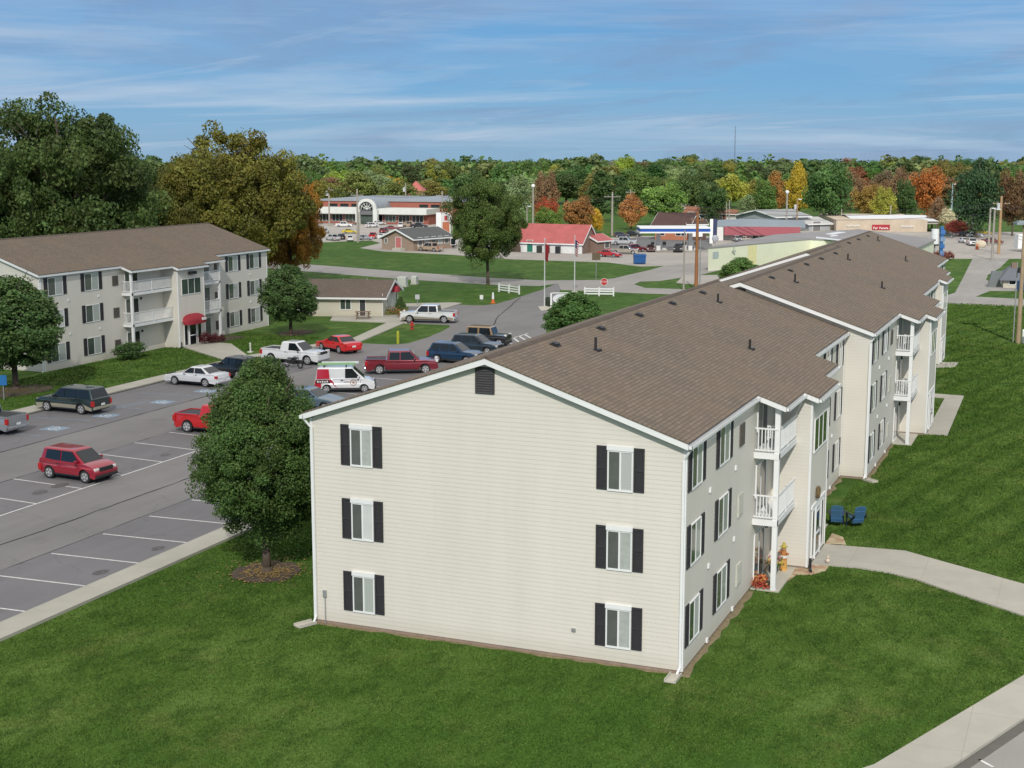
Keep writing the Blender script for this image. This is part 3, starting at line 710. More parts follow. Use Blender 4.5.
ground('driveway', [G2(945, 296), G2(955, 293), G2(962, 280), G2(973, 258), G2(1010, 258), G2(1000, 268), G2(988, 275), G2(986, 280), G2(1000, 286), G2(1080, 287), G2(1080, 291), G2(990, 291), G2(975, 297)], 0, .03, ASPH_R)
ground('dark_pavement', [G2(610, 240.5), G2(640, 237), G2(712, 238.5), G2(712, 249), G2(640, 247), G2(605, 249.5)], 0, .022, asphaltm((.14, .138, .14), False))
# sidewalks with kerbs
ground('sidewalk', [(-24.8, -40), (-23.5, -40), (-23.5, 62), (-24.8, 62)], -.05, .12, SIDEW)
ground('sidewalk', [(-55.1, -40), (-53.5, -40), (-53.5, 57.2), (-51.6, 70.2), (-52.6, 70.2), (-55.1, 57.4)], -.05, .12, SIDEW)
ground('gutter_strip', [(-53.5, -40), (-53.25, -40), (-53.25, 57), (-53.5, 57)], 0, .03, plain((.03, .03, .03), .9))
ground('entrance_walk', [(-63.4, 60.9), (-55.1, 55.3), (-55.1, 58.6), (-60.5, 64.3), (-63.4, 64.6)], -.05, .10, SIDEW)
ground('office_patio', [G2(330, 321), G2(334, 315.5), G2(407, 315.5), G2(407, 323.8)], -.05, .10, SIDEW)
ground('office_walk', [G2(347, 341.5), G2(362, 341.5), G2(408, 322), G2(390, 322)], -.05, .09, SIDEW)
ground('office_walk', [G2(396, 304.4), G2(452, 303.2), G2(462, 303.6), G2(443, 309.5), G2(432, 309.5), G2(440, 306.4), G2(396, 306.8)], -.05, .10, SIDEW)
fw = [(1.62, 14.3), G2(830, 566.3), G2(860, 569), G2(888, 573.5), G2(915, 580), G2(940, 589), G2(1024, 617), (16.5, 6.7), (17.5, 9.6), G2(1024, 585.5), G2(940, 562), G2(905, 552), G2(860, 548.3), G2(824, 545.4), (1.62, 17.6)]
ground('front_walk', fw, -.05, .07, SIDEW)
ground('front_walk', [(3.02, 45.6), G2(926, 434.5), G2(947.4, 435.8), G2(964, 396.6), G2(930, 394), G2(930, 397.3), G2(945, 398.4), G2(931, 424), (3.02, 47.5)], -.05, .07, SIDEW)
ground('front_walk', [(.9, 76.6), G2(938, 362.7), G2(958.5, 363), G2(955, 367.6), G2(931, 367.6)], -.05, .07, SIDEW)
ground('side_walk', [G2(874, 768), G2(1024, 678), (13.5, 8.1), (15.2, 7.4), G2(1024, 721), G2(954, 768), (6.0, -8.6), (4.8, -8.2)], -.05, .12, SIDEW)
a = Vector(G2(954, 768)); b = Vector(G2(1024, 721)); d = (b-a).normalized(); nrm = Vector((d.y, -d.x))
P0 = a-d*12; P1 = b+d*14
ground('gutter_strip', [tuple(P0), tuple(P0+nrm*.35), tuple(P1+nrm*.35), tuple(P1)], -.02, .03, plain((.12, .115, .10), .9))
P0 = P0+nrm*.35; P1 = P1+nrm*.35
ground('parking_lot', [tuple(P0), tuple(P0+nrm*14), tuple(P1+nrm*14), tuple(P1)], -.05, .02, ASPH_R)
# flagstone and soil beds
def stone_m():
    m, nt, b = new_mat('flagstone'); v = objco(nt); vo = N(nt, 'ShaderNodeTexVoronoi'); vo.inputs['Scale'].default_value = 2.6; lk(nt, v, vo.inputs['Vector'])
    s = N(nt, 'ShaderNodeSeparateColor'); lk(nt, vo.outputs['Color'], s.inputs[0])
    c = ramp(nt, s.outputs[0], [(.2, (.42, .32, .20)), (.5, (.36, .20, .13)), (.8, (.50, .42, .27))]); lk(nt, c, b.inputs['Base Color']); b.inputs['Roughness'].default_value = .9; return m
STONE = stone_m()
ground('flagstone_bed', [(1.0, 10.9), (1.15, 13.68), (1.62, 13.68), (1.62, 14.3), G2(829, 566.4), G2(826, 571), G2(812, 575), G2(797, 575)], 0, .05, STONE)
ground('flagstone_bed', [(1.62, 17.6), G2(824, 545.2), G2(846, 545.5), G2(843, 538), G2(832, 534), (1.62, 19.4)], 0, .05, STONE)
def blob(cx, cy, r, seed, n=22, sx=1.0, sy=1.0):
    q = random.Random(seed); return [(cx+r*sx*(1+q.uniform(-.13, .13))*math.cos(2*math.pi*k/n), cy+r*sy*(1+q.uniform(-.13, .13))*math.sin(2*math.pi*k/n)) for k in range(n)]
def strip(pts, w, seed, side=1):
    q = random.Random(seed); return pts
for k, (x0, y0, y1) in enumerate(((0, 0, 9.9), (0, 21.5, 31.4), (1.4, 31.5, 41.4), (1.4, 52.8, 62.8))):
    q = random.Random(k); n = 24; out = [(x0+q.uniform(.08, .30), y0+(y1-y0)*i/n) for i in range(n+1)]
    ground('soil_bed', [(x0-.02, y0), *out, (x0-.02, y1)], 0, .012+.001*k, DIRT)
q = random.Random(5); n = 30
ground('soil_bed', [(-GW, .0), *[(-GW+(GW+.3)*i/n, -q.uniform(.06, .26)) for i in range(n+1)], (.3, 0)], 0, .012, DIRT)
ground('mulch_bed', blob(-19.2, 4.7, 1.35, 3, 26, 1.0, 1.15), 0, .05, MULCH)
ground('mulch_bed', blob(*G2(296, 333), 1.5, 4, 22, 1, 1.6), 0, .05, MULCH)
ground('mulch_bed', blob(*G2(20, 391), 1.8, 5, 22, 1, 1.6), 0, .05, MULCH)
ground('mulch_bed', [(-63.5, 64.8), (-62.0, 64.9), (-62.2, 69.5), (-64.9, 69.8), (-64.9, 64.8)], 0, .06, MULCH)
# fallen leaves round the trees
for (cx, cy, n, r, seed) in ((-19.2, 4.7, 800, 1.9, 1), (*G2(16, 390), 500, 3.2, 2), (*G2(292, 334), 350, 2.6, 3)):
    q = random.Random(seed); m = MB()
    for k in range(n):
        a_ = q.uniform(0, 6.28); rr = r*(q.gauss(0, .5)); x, y, s, t = cx+rr*math.cos(a_), cy+rr*math.sin(a_), q.uniform(.03, .065), q.uniform(0, 3)
        c_, s_ = math.cos(t)*s, math.sin(t)*s; z = q.uniform(.055, .085)
        m.face([(x-c_, y-s_, z), (x+s_, y-c_, z+.01), (x+c_, y+s_, z), (x-s_, y+c_, z+.012)], q.randrange(2))
    o = m.build('fallen_leaves', [plain((.34, .24, .07), .9), plain((.22, .13, .05), .9)])
    tag(o, ['yellow and brown fallen leaves under the round tree beside the big gable', 'brown fallen leaves under the tree at the far left by the minivan', 'brown fallen leaves under the tree behind the white pickup'][seed-1], 'fallen leaves', kind='stuff')

# painted markings
PAINT = plain((.62, .62, .60), .8, 0, .25, 5); BLUEP = plain((.22, .29, .37), .8, 0, .35, 4)
def line(a, b, w=.10, z=.032, mat=PAINT):
    a = Vector((a[0], a[1])); b = Vector((b[0], b[1])); d = (b-a).normalized(); n_ = Vector((-d.y, d.x))*w/2
    o = MB().face([(*(a-n_), z), (*(b-n_), z), (*(b+n_), z), (*(a+n_), z)]).build('painted_line', mat); o['kind'] = 'structure'; return o
for k in range(-6, 18):
    y = .1+3.47*k
    if y > -14 and y < 58: line((-29.4, y-.12), (-24.95, y+.12))
    y2 = 10.45+3.46*(k-3)
    if -18 < y2 < 56: line((-41.0, y2+.2), (-36.15, y2-.2))
line((-36.1, -30), (-36.1, 58), .11)
def disabled_mark(c, k):
    q = [(c[0]+dx, c[1]+dy) for dx, dy in ((-.75, -.65), (.75, -.65), (.75, .65), (-.75, .65))]
    o = MB().face([(x, y, .031) for x, y in q]).build('painted_parking_symbol', BLUEP); o['kind'] = 'structure'
    m = MB(); n = 14; z = .036
    for i in range(n):       # wheelchair: wheel ring, back, seat, leg, head
        t0, t1 = math.pi*(.95+1.35*i/n), math.pi*(.95+1.35*(i+1)/n); r0, r1 = .30, .38
        m.face([(c[0]+math.cos(t)*r*1.0, c[1]-.05+math.sin(t)*r, z) for t, r in ((t0, r0), (t1, r0), (t1, r1), (t0, r1))])
    m.face([(c[0]-.06+x, c[1]+y, z) for x, y in ((-.08, .35), (-.08, -.1), (.0, -.1), (.0, .35))]); m.face([(c[0]-.06+x, c[1]+y, z) for x, y in ((0, -.1), (.3, -.1), (.3, -.02), (0, -.02))])
    m.face([(c[0]-.1+.09*math.cos(t*.785), c[1]+.48+.09*math.sin(t*.785), z) for t in range(8)]); m.face([(c[0]+x, c[1]+y, z) for x, y in ((.24, -.1), (.32, -.1), (.46, -.4), (.38, -.42))])
    o = m.build('painted_parking_symbol', PAINT); o['kind'] = 'structure'
    o.rotation_euler = (0, 0, 0)
for k, p in enumerate(((54.8, 429), (106, 416), (162, 402.5), (206, 391.5))): disabled_mark(G2(*p), k)
for p in ((30, 436), (80, 421), (132, 409), (184, 396)):
    c = G2(*p)
    line((c[0]-3.6, c[1]-.2), (c[0]+.6, c[1]+.2), .09, .031, BLUEP)
for p, q in (((100, 412), (145, 403)), ((106, 409), (150, 401)), ((92, 415), (120, 414))): line(G2(*p), G2(*q), .10, .031, BLUEP)
for p, q in (((499, 342), (504, 346.5)), ((506, 340), (512, 344.6)), ((513, 338), (519, 342.4)), ((519, 336.5), (526, 340.6)), ((525, 335), (532, 339))): line(G2(*p), G2(*q), .22)
line(G2(484, 347), G2(528, 333.8), .16)
line(G2(979, 760.3), G2(993, 768), .10, .03)
def seam(a, b, w=.07, amp=.12, seed=1):
    q = random.Random(seed); n = 60; m = MB(); a = Vector(a); b = Vector(b); pr = None; off = 0
    for i in range(n+1):
        off = off*.8+q.uniform(-amp, amp)*.5; p = a.lerp(b, i/n)+Vector((off, 0)); ww = w*q.uniform(.3, 1.2)
        cur = ((p.x-ww/2, p.y, .034), (p.x+ww/2, p.y, .034))
        if pr: m.face([pr[0], pr[1], cur[1], cur[0]])
        pr = cur
    o = m.build('asphalt_crack', plain((.035, .035, .037), .95)); o['kind'] = 'structure'
seam((-32.6, -16), (-32.2, 40), .10, .15, 1); seam((-46.5, -10), (-46.5, 55), .09, .05, 2); seam(G2(490, 334), G2(497, 318), .16, .06, 6); seam(G2(497, 318), G2(520, 298), .16, .06, 7)
seam((-41.1, -5), (-41.0, 40), .05, .05, 3); seam((-29.7, -12), (-29.6, 40), .05, .05, 4)
for k, (p, r) in enumerate((((40, 493), .45), ((165, 455.5), .35), ((158, 549), .35), ((163, 555), .2), ((101, 573), .38), ((107, 578), .2), ((60, 486), .5))):
    o = MB().face([(x, y, .033+.0005*k) for x, y in blob(*G2(*p), r*.75, k, 16, 1, 1.5)]).build('oil_stain', plain((.10, .096, .095), .85, 0, .4, 5)); o['kind'] = 'structure'

# real blades on the lawns nearest to us
def inside(px, py, poly):
    r = np.zeros(len(px), bool); n = len(poly)
    for i in range(n):
        (x0, y0), (x1, y1) = poly[i], poly[(i+1) % n]
        if y0 == y1: continue
        c = ((y0 > py) != (y1 > py)) & (px < (x1-x0)*(py-y0)/(y1-y0)+x0); r ^= c
    return r
gr = np.random.default_rng(4); PX = []; PY = []
for x0, x1, y0, y1, den in ((-23.4, 3.0, -19, -.25, 400), (-23.4, -14.4, -.25, 24, 330), (.35, 18, -6, 24, 340), (1.0, 19, 24, 44, 210), (2.0, 22, 44, 66, 120), (1.0, 24, 66, 90, 60), (-6, 24, 90, 127, 30), (-3, 1, 84, 96, 30), (-24.4, -14.4, 24, 60, 60), (-64.5, -55.2, 10, 72, 40)):
    n = int((x1-x0)*(y1-y0)*den); PX.append(gr.uniform(x0, x1, n)); PY.append(gr.uniform(y0, y1, n))
PX = np.concatenate(PX); PY = np.concatenate(PY)
sw = [G2(874, 768), G2(1024, 678), (13.5, 8.1), (15.2, 7.4), (30, 0), (30, -30), (0, -30), (4.8, -8.2)]
bad = inside(PX, PY, fw) | inside(PX, PY, sw)
for pl in ([(-.1, -.1), (.22, -.1), (.22, 10.0), (1.2, 10.0), (1.25, 10.9), G2(797, 575), G2(812, 575), G2(826, 571), G2(829, 566.4), G2(824, 545.2), G2(846, 545.5), G2(843, 538), G2(832, 534), (1.66, 19.4), (1.66, 17.8), (1.2, 17.8), (1.2, 21.4), (.22, 21.4), (.22, 31.5), (-.1, 31.5)], [(-.1, 31.4), (1.6, 31.4), (1.6, 41.4), (2.6, 41.4), (2.6, 45.2), (3.1, 45.2), (3.1, 49.3), (2.6, 49.3), (2.6, 53), (1.6, 53), (1.6, 63), (-.1, 63)], [(-1, 62), (.0, 62), (.0, 72), (.8, 76), (.8, 80.5), (0, 85), (0, 96), (-1, 96)], [(3.0, 45.4), G2(926, 434.5), G2(947.4, 435.8), G2(964, 396.6), G2(930, 394), (3, 55)], [(-63.4, 60.9), (-55.1, 55.3), (-55.1, 60), (-63.4, 65)]): bad |= inside(PX, PY, pl)
bad |= (PX+19.2)**2/1.3**2+(PY-4.7)**2/1.5**2 < 1
PX = PX[~bad]; PY = PY[~bad]; n = len(PX)
far_ = np.hypot(PX-CAM.x, PY-CAM.y); hgt = (.025+.040*gr.random(n)**1.5)*(1+np.clip(far_-60, 0, 60)/60); wid = .022+.022*gr.random(n); wid *= (1+np.clip(far_-45, 0, 160)/40)
an = gr.uniform(0, 6.28, n); le = gr.uniform(-.5, .5, (n, 2))*hgt[:, None]
V = np.zeros((n, 3, 3)); V[:, 0, 0] = PX-np.cos(an)*wid; V[:, 0, 1] = PY-np.sin(an)*wid; V[:, 1, 0] = PX+np.cos(an)*wid; V[:, 1, 1] = PY+np.sin(an)*wid
V[:, 2, 0] = PX+le[:, 0]; V[:, 2, 1] = PY+le[:, 1]; V[:, 2, 2] = hgt; V[:, 0, 2] = -.005; V[:, 1, 2] = -.005
me = bpy.data.meshes.new('grass_blades'); me.vertices.add(3*n); me.vertices.foreach_set('co', V.ravel()); me.loops.add(3*n); me.loops.foreach_set('vertex_index', np.arange(3*n)); me.polygons.add(n); me.polygons.foreach_set('loop_start', np.arange(n)*3)
tn = np.ones((n, 3, 4)); tn[:, :, 0] = np.clip(gr.normal(.45, .22, n), 0, 1)[:, None]; at = me.color_attributes.new('tone', 'FLOAT_COLOR', 'POINT'); at.data.foreach_set('color', tn.ravel()); me.update(calc_edges=True)
me.materials.append(grassm(True)); tag(place('grass_blades', me), 'mown green grass of the lawns around the cream apartment blocks', 'grass', kind='stuff')
# ------------------------------------------------------------------ apartment blocks in the scene
apartment((0, 0, 0), 'cream sided three storey block in the foreground, its big gable facing us')
_s2 = apartment((1.4, 31.5, 0), 'cream block joined behind the foreground one, with white chairs on its balconies')
apartment((-.9, 62.7, -.5), 'farthest block of the cream row, mostly hidden behind the two nearer blocks')
apartment((-65.1, 44.75, -.2), 'separate cream block across the car park with a red awning over its door', L=33.2, b0=10.1, k0=15.9, k1=19.9, b1=23.5,
          wins=[(.35, .85, 1.7, .42), (4.75, 5.3, 1.7, .42), (25.7, 26.3, 1.6, .42), (29.4, 30.0, 1.6, .42)], vents=(8.85, 23.95), gable=False, awning=True, vents_roof=False)

# ------------------------------------------------------------------ generic smaller buildings
def frame_of(A, B):
    """origin A, local X towards B, local Y away from the camera"""
    A = Vector((A[0], A[1])); B = Vector((B[0], B[1])); d = B-A; return math.atan2(d.y, d.x), d.length
def gable_house(name, A, B, depth, he, hr, label, cat, wall, roof, ends='x', over=.4, trim=TRIM, group=None, base=0.0, thick=.12):
    """ridge parallel to the front AB when ends='x', else across it"""
    rz, L = frame_of(A, B); root = thing(name, (A[0], A[1], base), label, cat, rz, group)
    D = depth; w = MB(); w.box(0, L, 0, D, -.3, he)
    if ends == 'x':
        w.face([(0, D, he), (0, 0, he), (0, D/2, hr)]); w.face([(L, 0, he), (L, D, he), (L, D/2, hr)])
    elif ends == 'y':
        w.face([(0, 0, he), (L, 0, he), (L/2, 0, hr)]); w.face([(L, D, he), (0, D, he), (L/2, D, hr)])
    w.build('wall', wall, root)
    r = MB(); o = over; s = (hr-he)/((D if ends == 'x' else L)/2)
    if ends == 'x':
        for sg in (0, 1):
            y0, y1 = (-o, D/2) if sg == 0 else (D/2, D+o); z = lambda y: hr-s*abs(y-D/2)+.02
            r.prism([(-o, y0), (L+o, y0), (L+o, y1), (-o, y1)], lambda p: (p[0], p[1], z(p[1])), lambda p: (p[0], p[1], z(p[1])+thick))
    elif ends == 'y':
        for sg in (0, 1):
            x0, x1 = (-o, L/2) if sg == 0 else (L/2, L+o); z = lambda x: hr-s*abs(x-L/2)+.02
            r.prism([(x0, -o), (x1, -o), (x1, D+o), (x0, D+o)], lambda p: (p[0], p[1], z(p[0])), lambda p: (p[0], p[1], z(p[0])+thick))
    else:  # hip
        h = min(D, L)/2; k = len(r.v); z0 = he+.02; z1 = hr+thick
        a, b, c, d = (-o, -o), (L+o, -o), (L+o, D+o), (-o, D+o); e, f = (h, D/2), (L-h, D/2)
        P = lambda q, z: (q[0], q[1], z)
        r.face([P(a, z0+thick), P(b, z0+thick), P(f, z1), P(e, z1)]).face([P(b, z0+thick), P(c, z0+thick), P(f, z1)]).face([P(c, z0+thick), P(d, z0+thick), P(e, z1), P(f, z1)]).face([P(d, z0+thick), P(a, z0+thick), P(e, z1)])
        for q, t in ((a, b), (b, c), (c, d), (d, a)): r.face([P(q, z0), P(t, z0), P(t, z0+thick), P(q, z0+thick)])
        r.face([P(d, z0), P(c, z0), P(b, z0), P(a, z0)])
    r.build('roof', roof, root)
    if ends in ('x', 'y') and trim:
        t = MB()
        if ends == 'x':
            for x in (-o-.03, L+o): 
                for y0, y1 in ((-o, D/2), (D/2, D+o)): t.prism([(x, y0), (x+.03, y0), (x+.03, y1), (x, y1)], lambda p: (p[0], p[1], hr-s*abs(p[1]-D/2)-.12), lambda p: (p[0], p[1], hr-s*abs(p[1]-D/2)+.17))
            t.box(-o, L+o, -o-.05, -o-.005, he-s*o-.1, he-s*o+.1)
        else:
            for y in (-o-.03, D+o):
                for x0, x1 in ((-o, L/2), (L/2, L+o)): t.prism([(x0, y), (x1, y), (x1, y+.03), (x0, y+.03)], lambda p: (p[0], p[1], hr-s*abs(p[0]-L/2)-.12), lambda p: (p[0], p[1], hr-s*abs(p[0]-L/2)+.17))
            for x in (-o-.05, L+o+.005): t.box(x, x+.045, -o, D+o, he-s*o-.1, he-s*o+.1)
        t.build('fascia', trim, root)
    return root, L, D
def opening(root, name, mat, x0, x1, z0, z1, y=0.0, side='front', L=0, D=0, frame=TRIM, mull=0):
    m = MB(); t = .03
    f = MB(); w = .07
    if side == 'front':
        m.box(x0, x1, y-t, y+.01, z0, z1); fr = [(x0-w, x0), (x1, x1+w)]
        for a, b in fr: f.box(a, b, y-t-.03, y+.01, z0-w, z1+w)
        f.box(x0, x1, y-t-.03, y+.01, z1, z1+w).box(x0, x1, y-t-.03, y+.01, z0-w, z0)
        for k in range(1, mull+1): xx = x0+(x1-x0)*k/(mull+1); f.box(xx-.03, xx+.03, y-t-.025, y-t-.001, z0, z1)
    elif side == 'end':       # the x=L end, coordinates run along y
        m.box(L-.01, L+t, x0, x1, z0, z1)
        f.box(L-.01, L+t+.03, x0-w, x0, z0-w, z1+w).box(L-.01, L+t+.03, x1, x1+w, z0-w, z1+w).box(L-.01, L+t+.03, x0, x1, z1, z1+w).box(L-.01, L+t+.03, x0, x1, z0-w, z0)
    else:                      # the x=0 end
        m.box(-t, .01, x0, x1, z0, z1)
        f.box(-t-.03, .01, x0-w, x0, z0-w, z1+w).box(-t-.03, .01, x1, x1+w, z0-w, z1+w).box(-t-.03, .01, x0, x1, z1, z1+w).box(-t-.03, .01, x0, x1, z0-w, z0)
    o = m.build(name, mat, root)
    if frame: f.build('frame', frame, o)
    return o
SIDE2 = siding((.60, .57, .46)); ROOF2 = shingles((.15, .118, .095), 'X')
# leasing office: long side facing us, gabled end to the right
B = Vector(G2(383, 317)); A = B-Vector((.96, .28))*10.5
h_ = TOP(383, 297, B); gw = (Vector(G2(398, 308))-B).length
off, L, D = gable_house('office_building', A, B, gw, h_, h_+gw*.15, 'small cream office with a brown gabled roof beside the white pickup', 'office', SIDE2, ROOF2, 'x', .5)
opening(off, 'window', PANE_G, L-4.6, L-3.5, .8, 1.9, mull=1); opening(off, 'window', PANE_G, L-8.6, L-7.6, .8, 1.9, mull=1)
opening(off, 'door', plain((.05, .05, .055), .5), L-2.5, L-1.9, .1, 2.1); opening(off, 'door', plain((.75, .75, .72), .4), D*.52, D*.52+.95, .1, 2.15, side='end', L=L)
opening(off, 'window', PANE_G, D*.2, D*.2+1.0, .9, 2.1, side='end', L=L); opening(off, 'window', PANE_G, D*.8, D*.8+.9, .9, 2.1, side='end', L=L)
MB().box(-.02, .03, -.025, .0, 0, 2.4).build('downspout', TRIM, off, loc=(L-.02, -.01, .1))
am = MB(); K = 10
for k in range(K):
    t0, t1 = math.pi*k/K, math.pi*(k+1)/K; q = lambda t, x, r: (L+x, D*.52+.5-math.cos(t)*r, 2.25+math.sin(t)*r*.75)
    am.face([q(t0, .03, .95), q(t1, .03, .95), q(t1, .8, .8), q(t0, .8, .8)]); am.face([q(t0, .8, .8), q(t1, .8, .8), (L+.9, D*.52+.5, 2.25)])
am.build('awning', plain((.32, .02, .035), .7), off)
A2 = A+Vector((-2, 9)); B2 = B+(A2-A)+Vector((-1, 0))
o2, L2, D2 = gable_house('shed', Vector(G2(345, 303)), Vector(G2(363, 303)), 4.0, TOP(354, 285.5, G2(354, 303)), TOP(354, 281.5, G2(354, 303)), 'brown roofed outbuilding standing just behind the cream office', 'shed', SIDE2, ROOF2, 'x', .3)
opening(o2, 'door', WHITE, L2-1.4, L2-.5, .05, 2.0)

# brick house in the field with a charcoal roof
BR_T = brickm((.38, .27, .19), (.30, .20, .15)); BR_D = brickm((.24, .15, .11), (.18, .11, .085)); ROOF_G = shingles((.11, .118, .12), 'Y')
A = Vector(G2(382, 249.2)); B = Vector(G2(413.3, 251)); Cc = Vector(G2(446, 247.6)); dp = (Cc-B).length
h_ = TOP(413, 238.8, B); hr_ = TOP(395, 229.5, A.lerp(B, .42))
bh, L, D = gable_house('brick_house', A, B, min(dp, 19), h_, hr_, 'low brick house with a charcoal roof and a pink door on its gable', 'house', BR_T, ROOF_G, 'y', .5)
opening(bh, 'door', plain((.50, .16, .15), .6), L*.45, L*.62, .1, 2.3); opening(bh, 'window', PANE_D, L*.1, L*.17, 1.2, 2.0)
for k in range(5): opening(bh, 'window', PANE_L if k % 2 else PANE_D, D*(.12+.17*k), D*(.12+.17*k)+1.1, 1.0, 2.3, side='end', L=L)
m = MB(); m.box(L*.55, L*.8, -1.8, -.4, 0, .5).build('step', CONC, bh)

# long store with the red metal roof
RED = plain((.40, .10, .095), .6, 0, .16, .6)
A = Vector(G2(530, 252.2)); B = Vector(G2(582, 254)); A = A+(A-B)*.55
h_ = TOP(582, 243.2, B); Cc = Vector(G2(612, 252.5)); D_ = (Cc-B).length
rs, L, D = gable_house('red_roof_store', A, B, D_, h_, h_+2.9, 'long white walled store under a faded red metal roof', 'store', plain((.70, .71, .70), .7, 0, .1, .7), RED, 'x', .3, trim=TRIM)
MB().face([(L+.02, .05, 0), (L+.02, D-.05, 0), (L+.02, D-.05, h_), (L+.02, D/2, h_+2.85), (L+.02, .05, h_)]).build('brick_gable', BR_D, rs)
px = L
for x0, x1, z0, z1 in ((L-19, L-18, .9, 1.9), (L-22.5, L-21.6, .1, 1.9), (L-26, L-25, .9, 2.0)): opening(rs, 'shop_window', GLASSD, x0, x1, z0, z1)
opening(rs, 'door', plain((.02, .17, .11), .5), L-10.6, L-9.5, .05, 2.1)
MB().box(L-14.2, L-11.6, -.9, -.55, .1, 1.0).box(L-14.2, L-11.6, -.9, -.8, 1.001, 1.5).build('shop_bench', plain((.09, .06, .045), .8), rs)
m = MB(); 
for k in range(16): m.box(-.65+k*(L+1.3)/16, -.61+k*(L+1.3)/16, -.68, D/2, 0, .02)
E_ = Vector((B.x, B.y)); 
P1_ = Vector(G2(597, 253.2)); Q1_ = Vector(G2(611, 252))
ex_, L3, D3 = gable_house('porch_wing', P1_, Q1_, 4.5, TOP(597, 241, P1_), TOP(597, 235.5, P1_), 'brick side wing with a red roof at the gable of the red roofed store', 'wing', BR_D, RED, 'x', .3)
opening(ex_, 'window', PANE_D, L3*.55, L3*.85, .8, 1.9)
for x, c_, lab, nm in ((L-7.8, (.03, .035, .03), 'dark bin', 'bin'), (L-6.3, (.16, .03, .03), 'dark red vending cabinet', 'cabinet'), (L-4.2, (.02, .02, .025), 'black kettle grill', 'cabinet')):
    p = rs.matrix_basis @ Vector((x, -.9, 0)); c = Matrix.Rotation(rs.rotation_euler.z, 4, 'Z'); p = Vector((rs.location.x, rs.location.y, 0)) + c @ Vector((x, -.9, 0))
    m = MB(); m.box(-.4, .4, -.3, .3, .05, 1.15).box(-.43, .43, -.33, .33, 1.151, 1.25).box(-.35, -.25, -.31, -.3, .3, 1.0)
    tag(m.build(nm, plain(c_, .5), loc=p, rz=rs.rotation_euler.z, bevel=.03), lab+' standing against the white front of the red roofed store', nm)

# strip mall with a barrel vault entrance
BRK = brickm((.33, .085, .055), (.26, .065, .045), (.3, .2, .16)); WF = plain((.62, .64, .60), .6, 0, .08, .5)
A = Vector(G2(300, 223)); B = Vector(G2(426, 225.2)); rz, L = frame_of(A, B); Dp = 26
sm = thing('shopping_centre', (A.x, A.y, 0), 'red brick shopping centre with a white band and an arched glass entrance', 'shopping centre', rz)
hb = TOP(426, 209.3, B); hu = TOP(400, 200.5, B+Vector((4, 9)))-.45
MB().box(0, L, 1.5, Dp, -.2, hb-.9).build('wall', BRK, sm)
MB().box(-.3, L+.3, -.4, 8.5, hb-1.35, hb).build('white_fascia', WF, sm)
MB().box(2, L+9, 8.6, 40, 0, hu).build('upper_wall', BRK, sm)
MB().box(1.6, L+9.4, 8.3, 40.4, hu+.001, hu+.45).build('roof', plain((.24, .27, .30), .6, 0, .1, .3), sm)
k_ = 0
for x0 in np.arange(1.0, L-3, 3.6):
    if 14 < x0-(L*.5-0) < 0: continue
    opening(sm, 'shop_window', GLASSD if k_ % 3 else PANE_G, float(x0), float(x0)+2.9, .6, hb-1.6, y=1.5, mull=2, frame=WF); k_ += 1
for x0 in np.arange(4, L+12, 3.1):
    if abs(x0-L*.62) > 5: MB().box(float(x0), float(x0)+2.3, 8.57, 8.6, hu-1.5, hu-.7).build('clerestory_window', GLASSD, sm)
cx = L*.555; rr = 9.2*MPP(A); hs = hb-.2
MB().box(-.15, .15, 0, .1, 0, 1)
av = MB(); n = 18
for k in range(n):
    t0, t1 = math.pi*k/n, math.pi*(k+1)/n
    q = lambda t, r, y: (cx-math.cos(t)*r, y, hs+math.sin(t)*r)
    av.face([q(t0, rr-.4, -1.6), q(t1, rr-.4, -1.6), q(t1, rr+.3, -1.6), q(t0, rr+.3, -1.6)][::-1]).face([q(t0, rr+.3, -1.6), q(t1, rr+.3, -1.6), q(t1, rr+.3, -.9), q(t0, rr+.3, -.9)][::-1])
    av.face([q(t0, rr-.4, -1.6), q(t0, rr-.4, -.9), q(t1, rr-.4, -.9), q(t1, rr-.4, -1.6)][::-1])
for s in (-1, 1): av.box(cx+s*rr-.55, cx+s*rr+.55, -1.6, -.6, 0, hs)
av.build('entrance_arch', WF, sm)
bv = MB()
for k in range(n):
    t0, t1 = math.pi*k/n, math.pi*(k+1)/n
    q = lambda t, r, y: (cx-math.cos(t)*r, y, hs+math.sin(t)*r)
    bv.face([q(t0, rr, -.9), q(t1, rr, -.9), q(t1, rr, 26), q(t0, rr, 26)][::-1])
bv.build('barrel_roof', plain((.27, .30, .32), .45, .3, .1, .5), sm)
q = lambda t, r, y: (cx-math.cos(t)*r, y, hs+math.sin(t)*r)
gm = MB(); gm.face([q(math.pi*k/n, rr-.4, -.95) for k in range(n+1)]); gmo = gm.build('fan_window', GLASSD, sm)
mm = MB()
for k in range(1, 6): t = math.pi*k/6; mm.tube((cx, -1.0, hs), q(t, rr-.4, -1.0), .09, n=4)
for rj in (.35, .68):
    for k in range(n): mm.tube(q(math.pi*k/n, rr*rj, -1.0), q(math.pi*(k+1)/n, rr*rj, -1.0), .08, n=4)
mm.build('glazing_bar', WF, gmo)
MB().box(cx-rr+.6, cx+rr-.6, -.9, -.8, .1, hs-1.3).build('entrance_door', PANE_G, sm); MB().box(cx-rr*.7, cx+rr*.7, -1.5, -1.3, hs-1.25, hs-.35).build('sign_board', plain((.14, .14, .14), .6), sm)

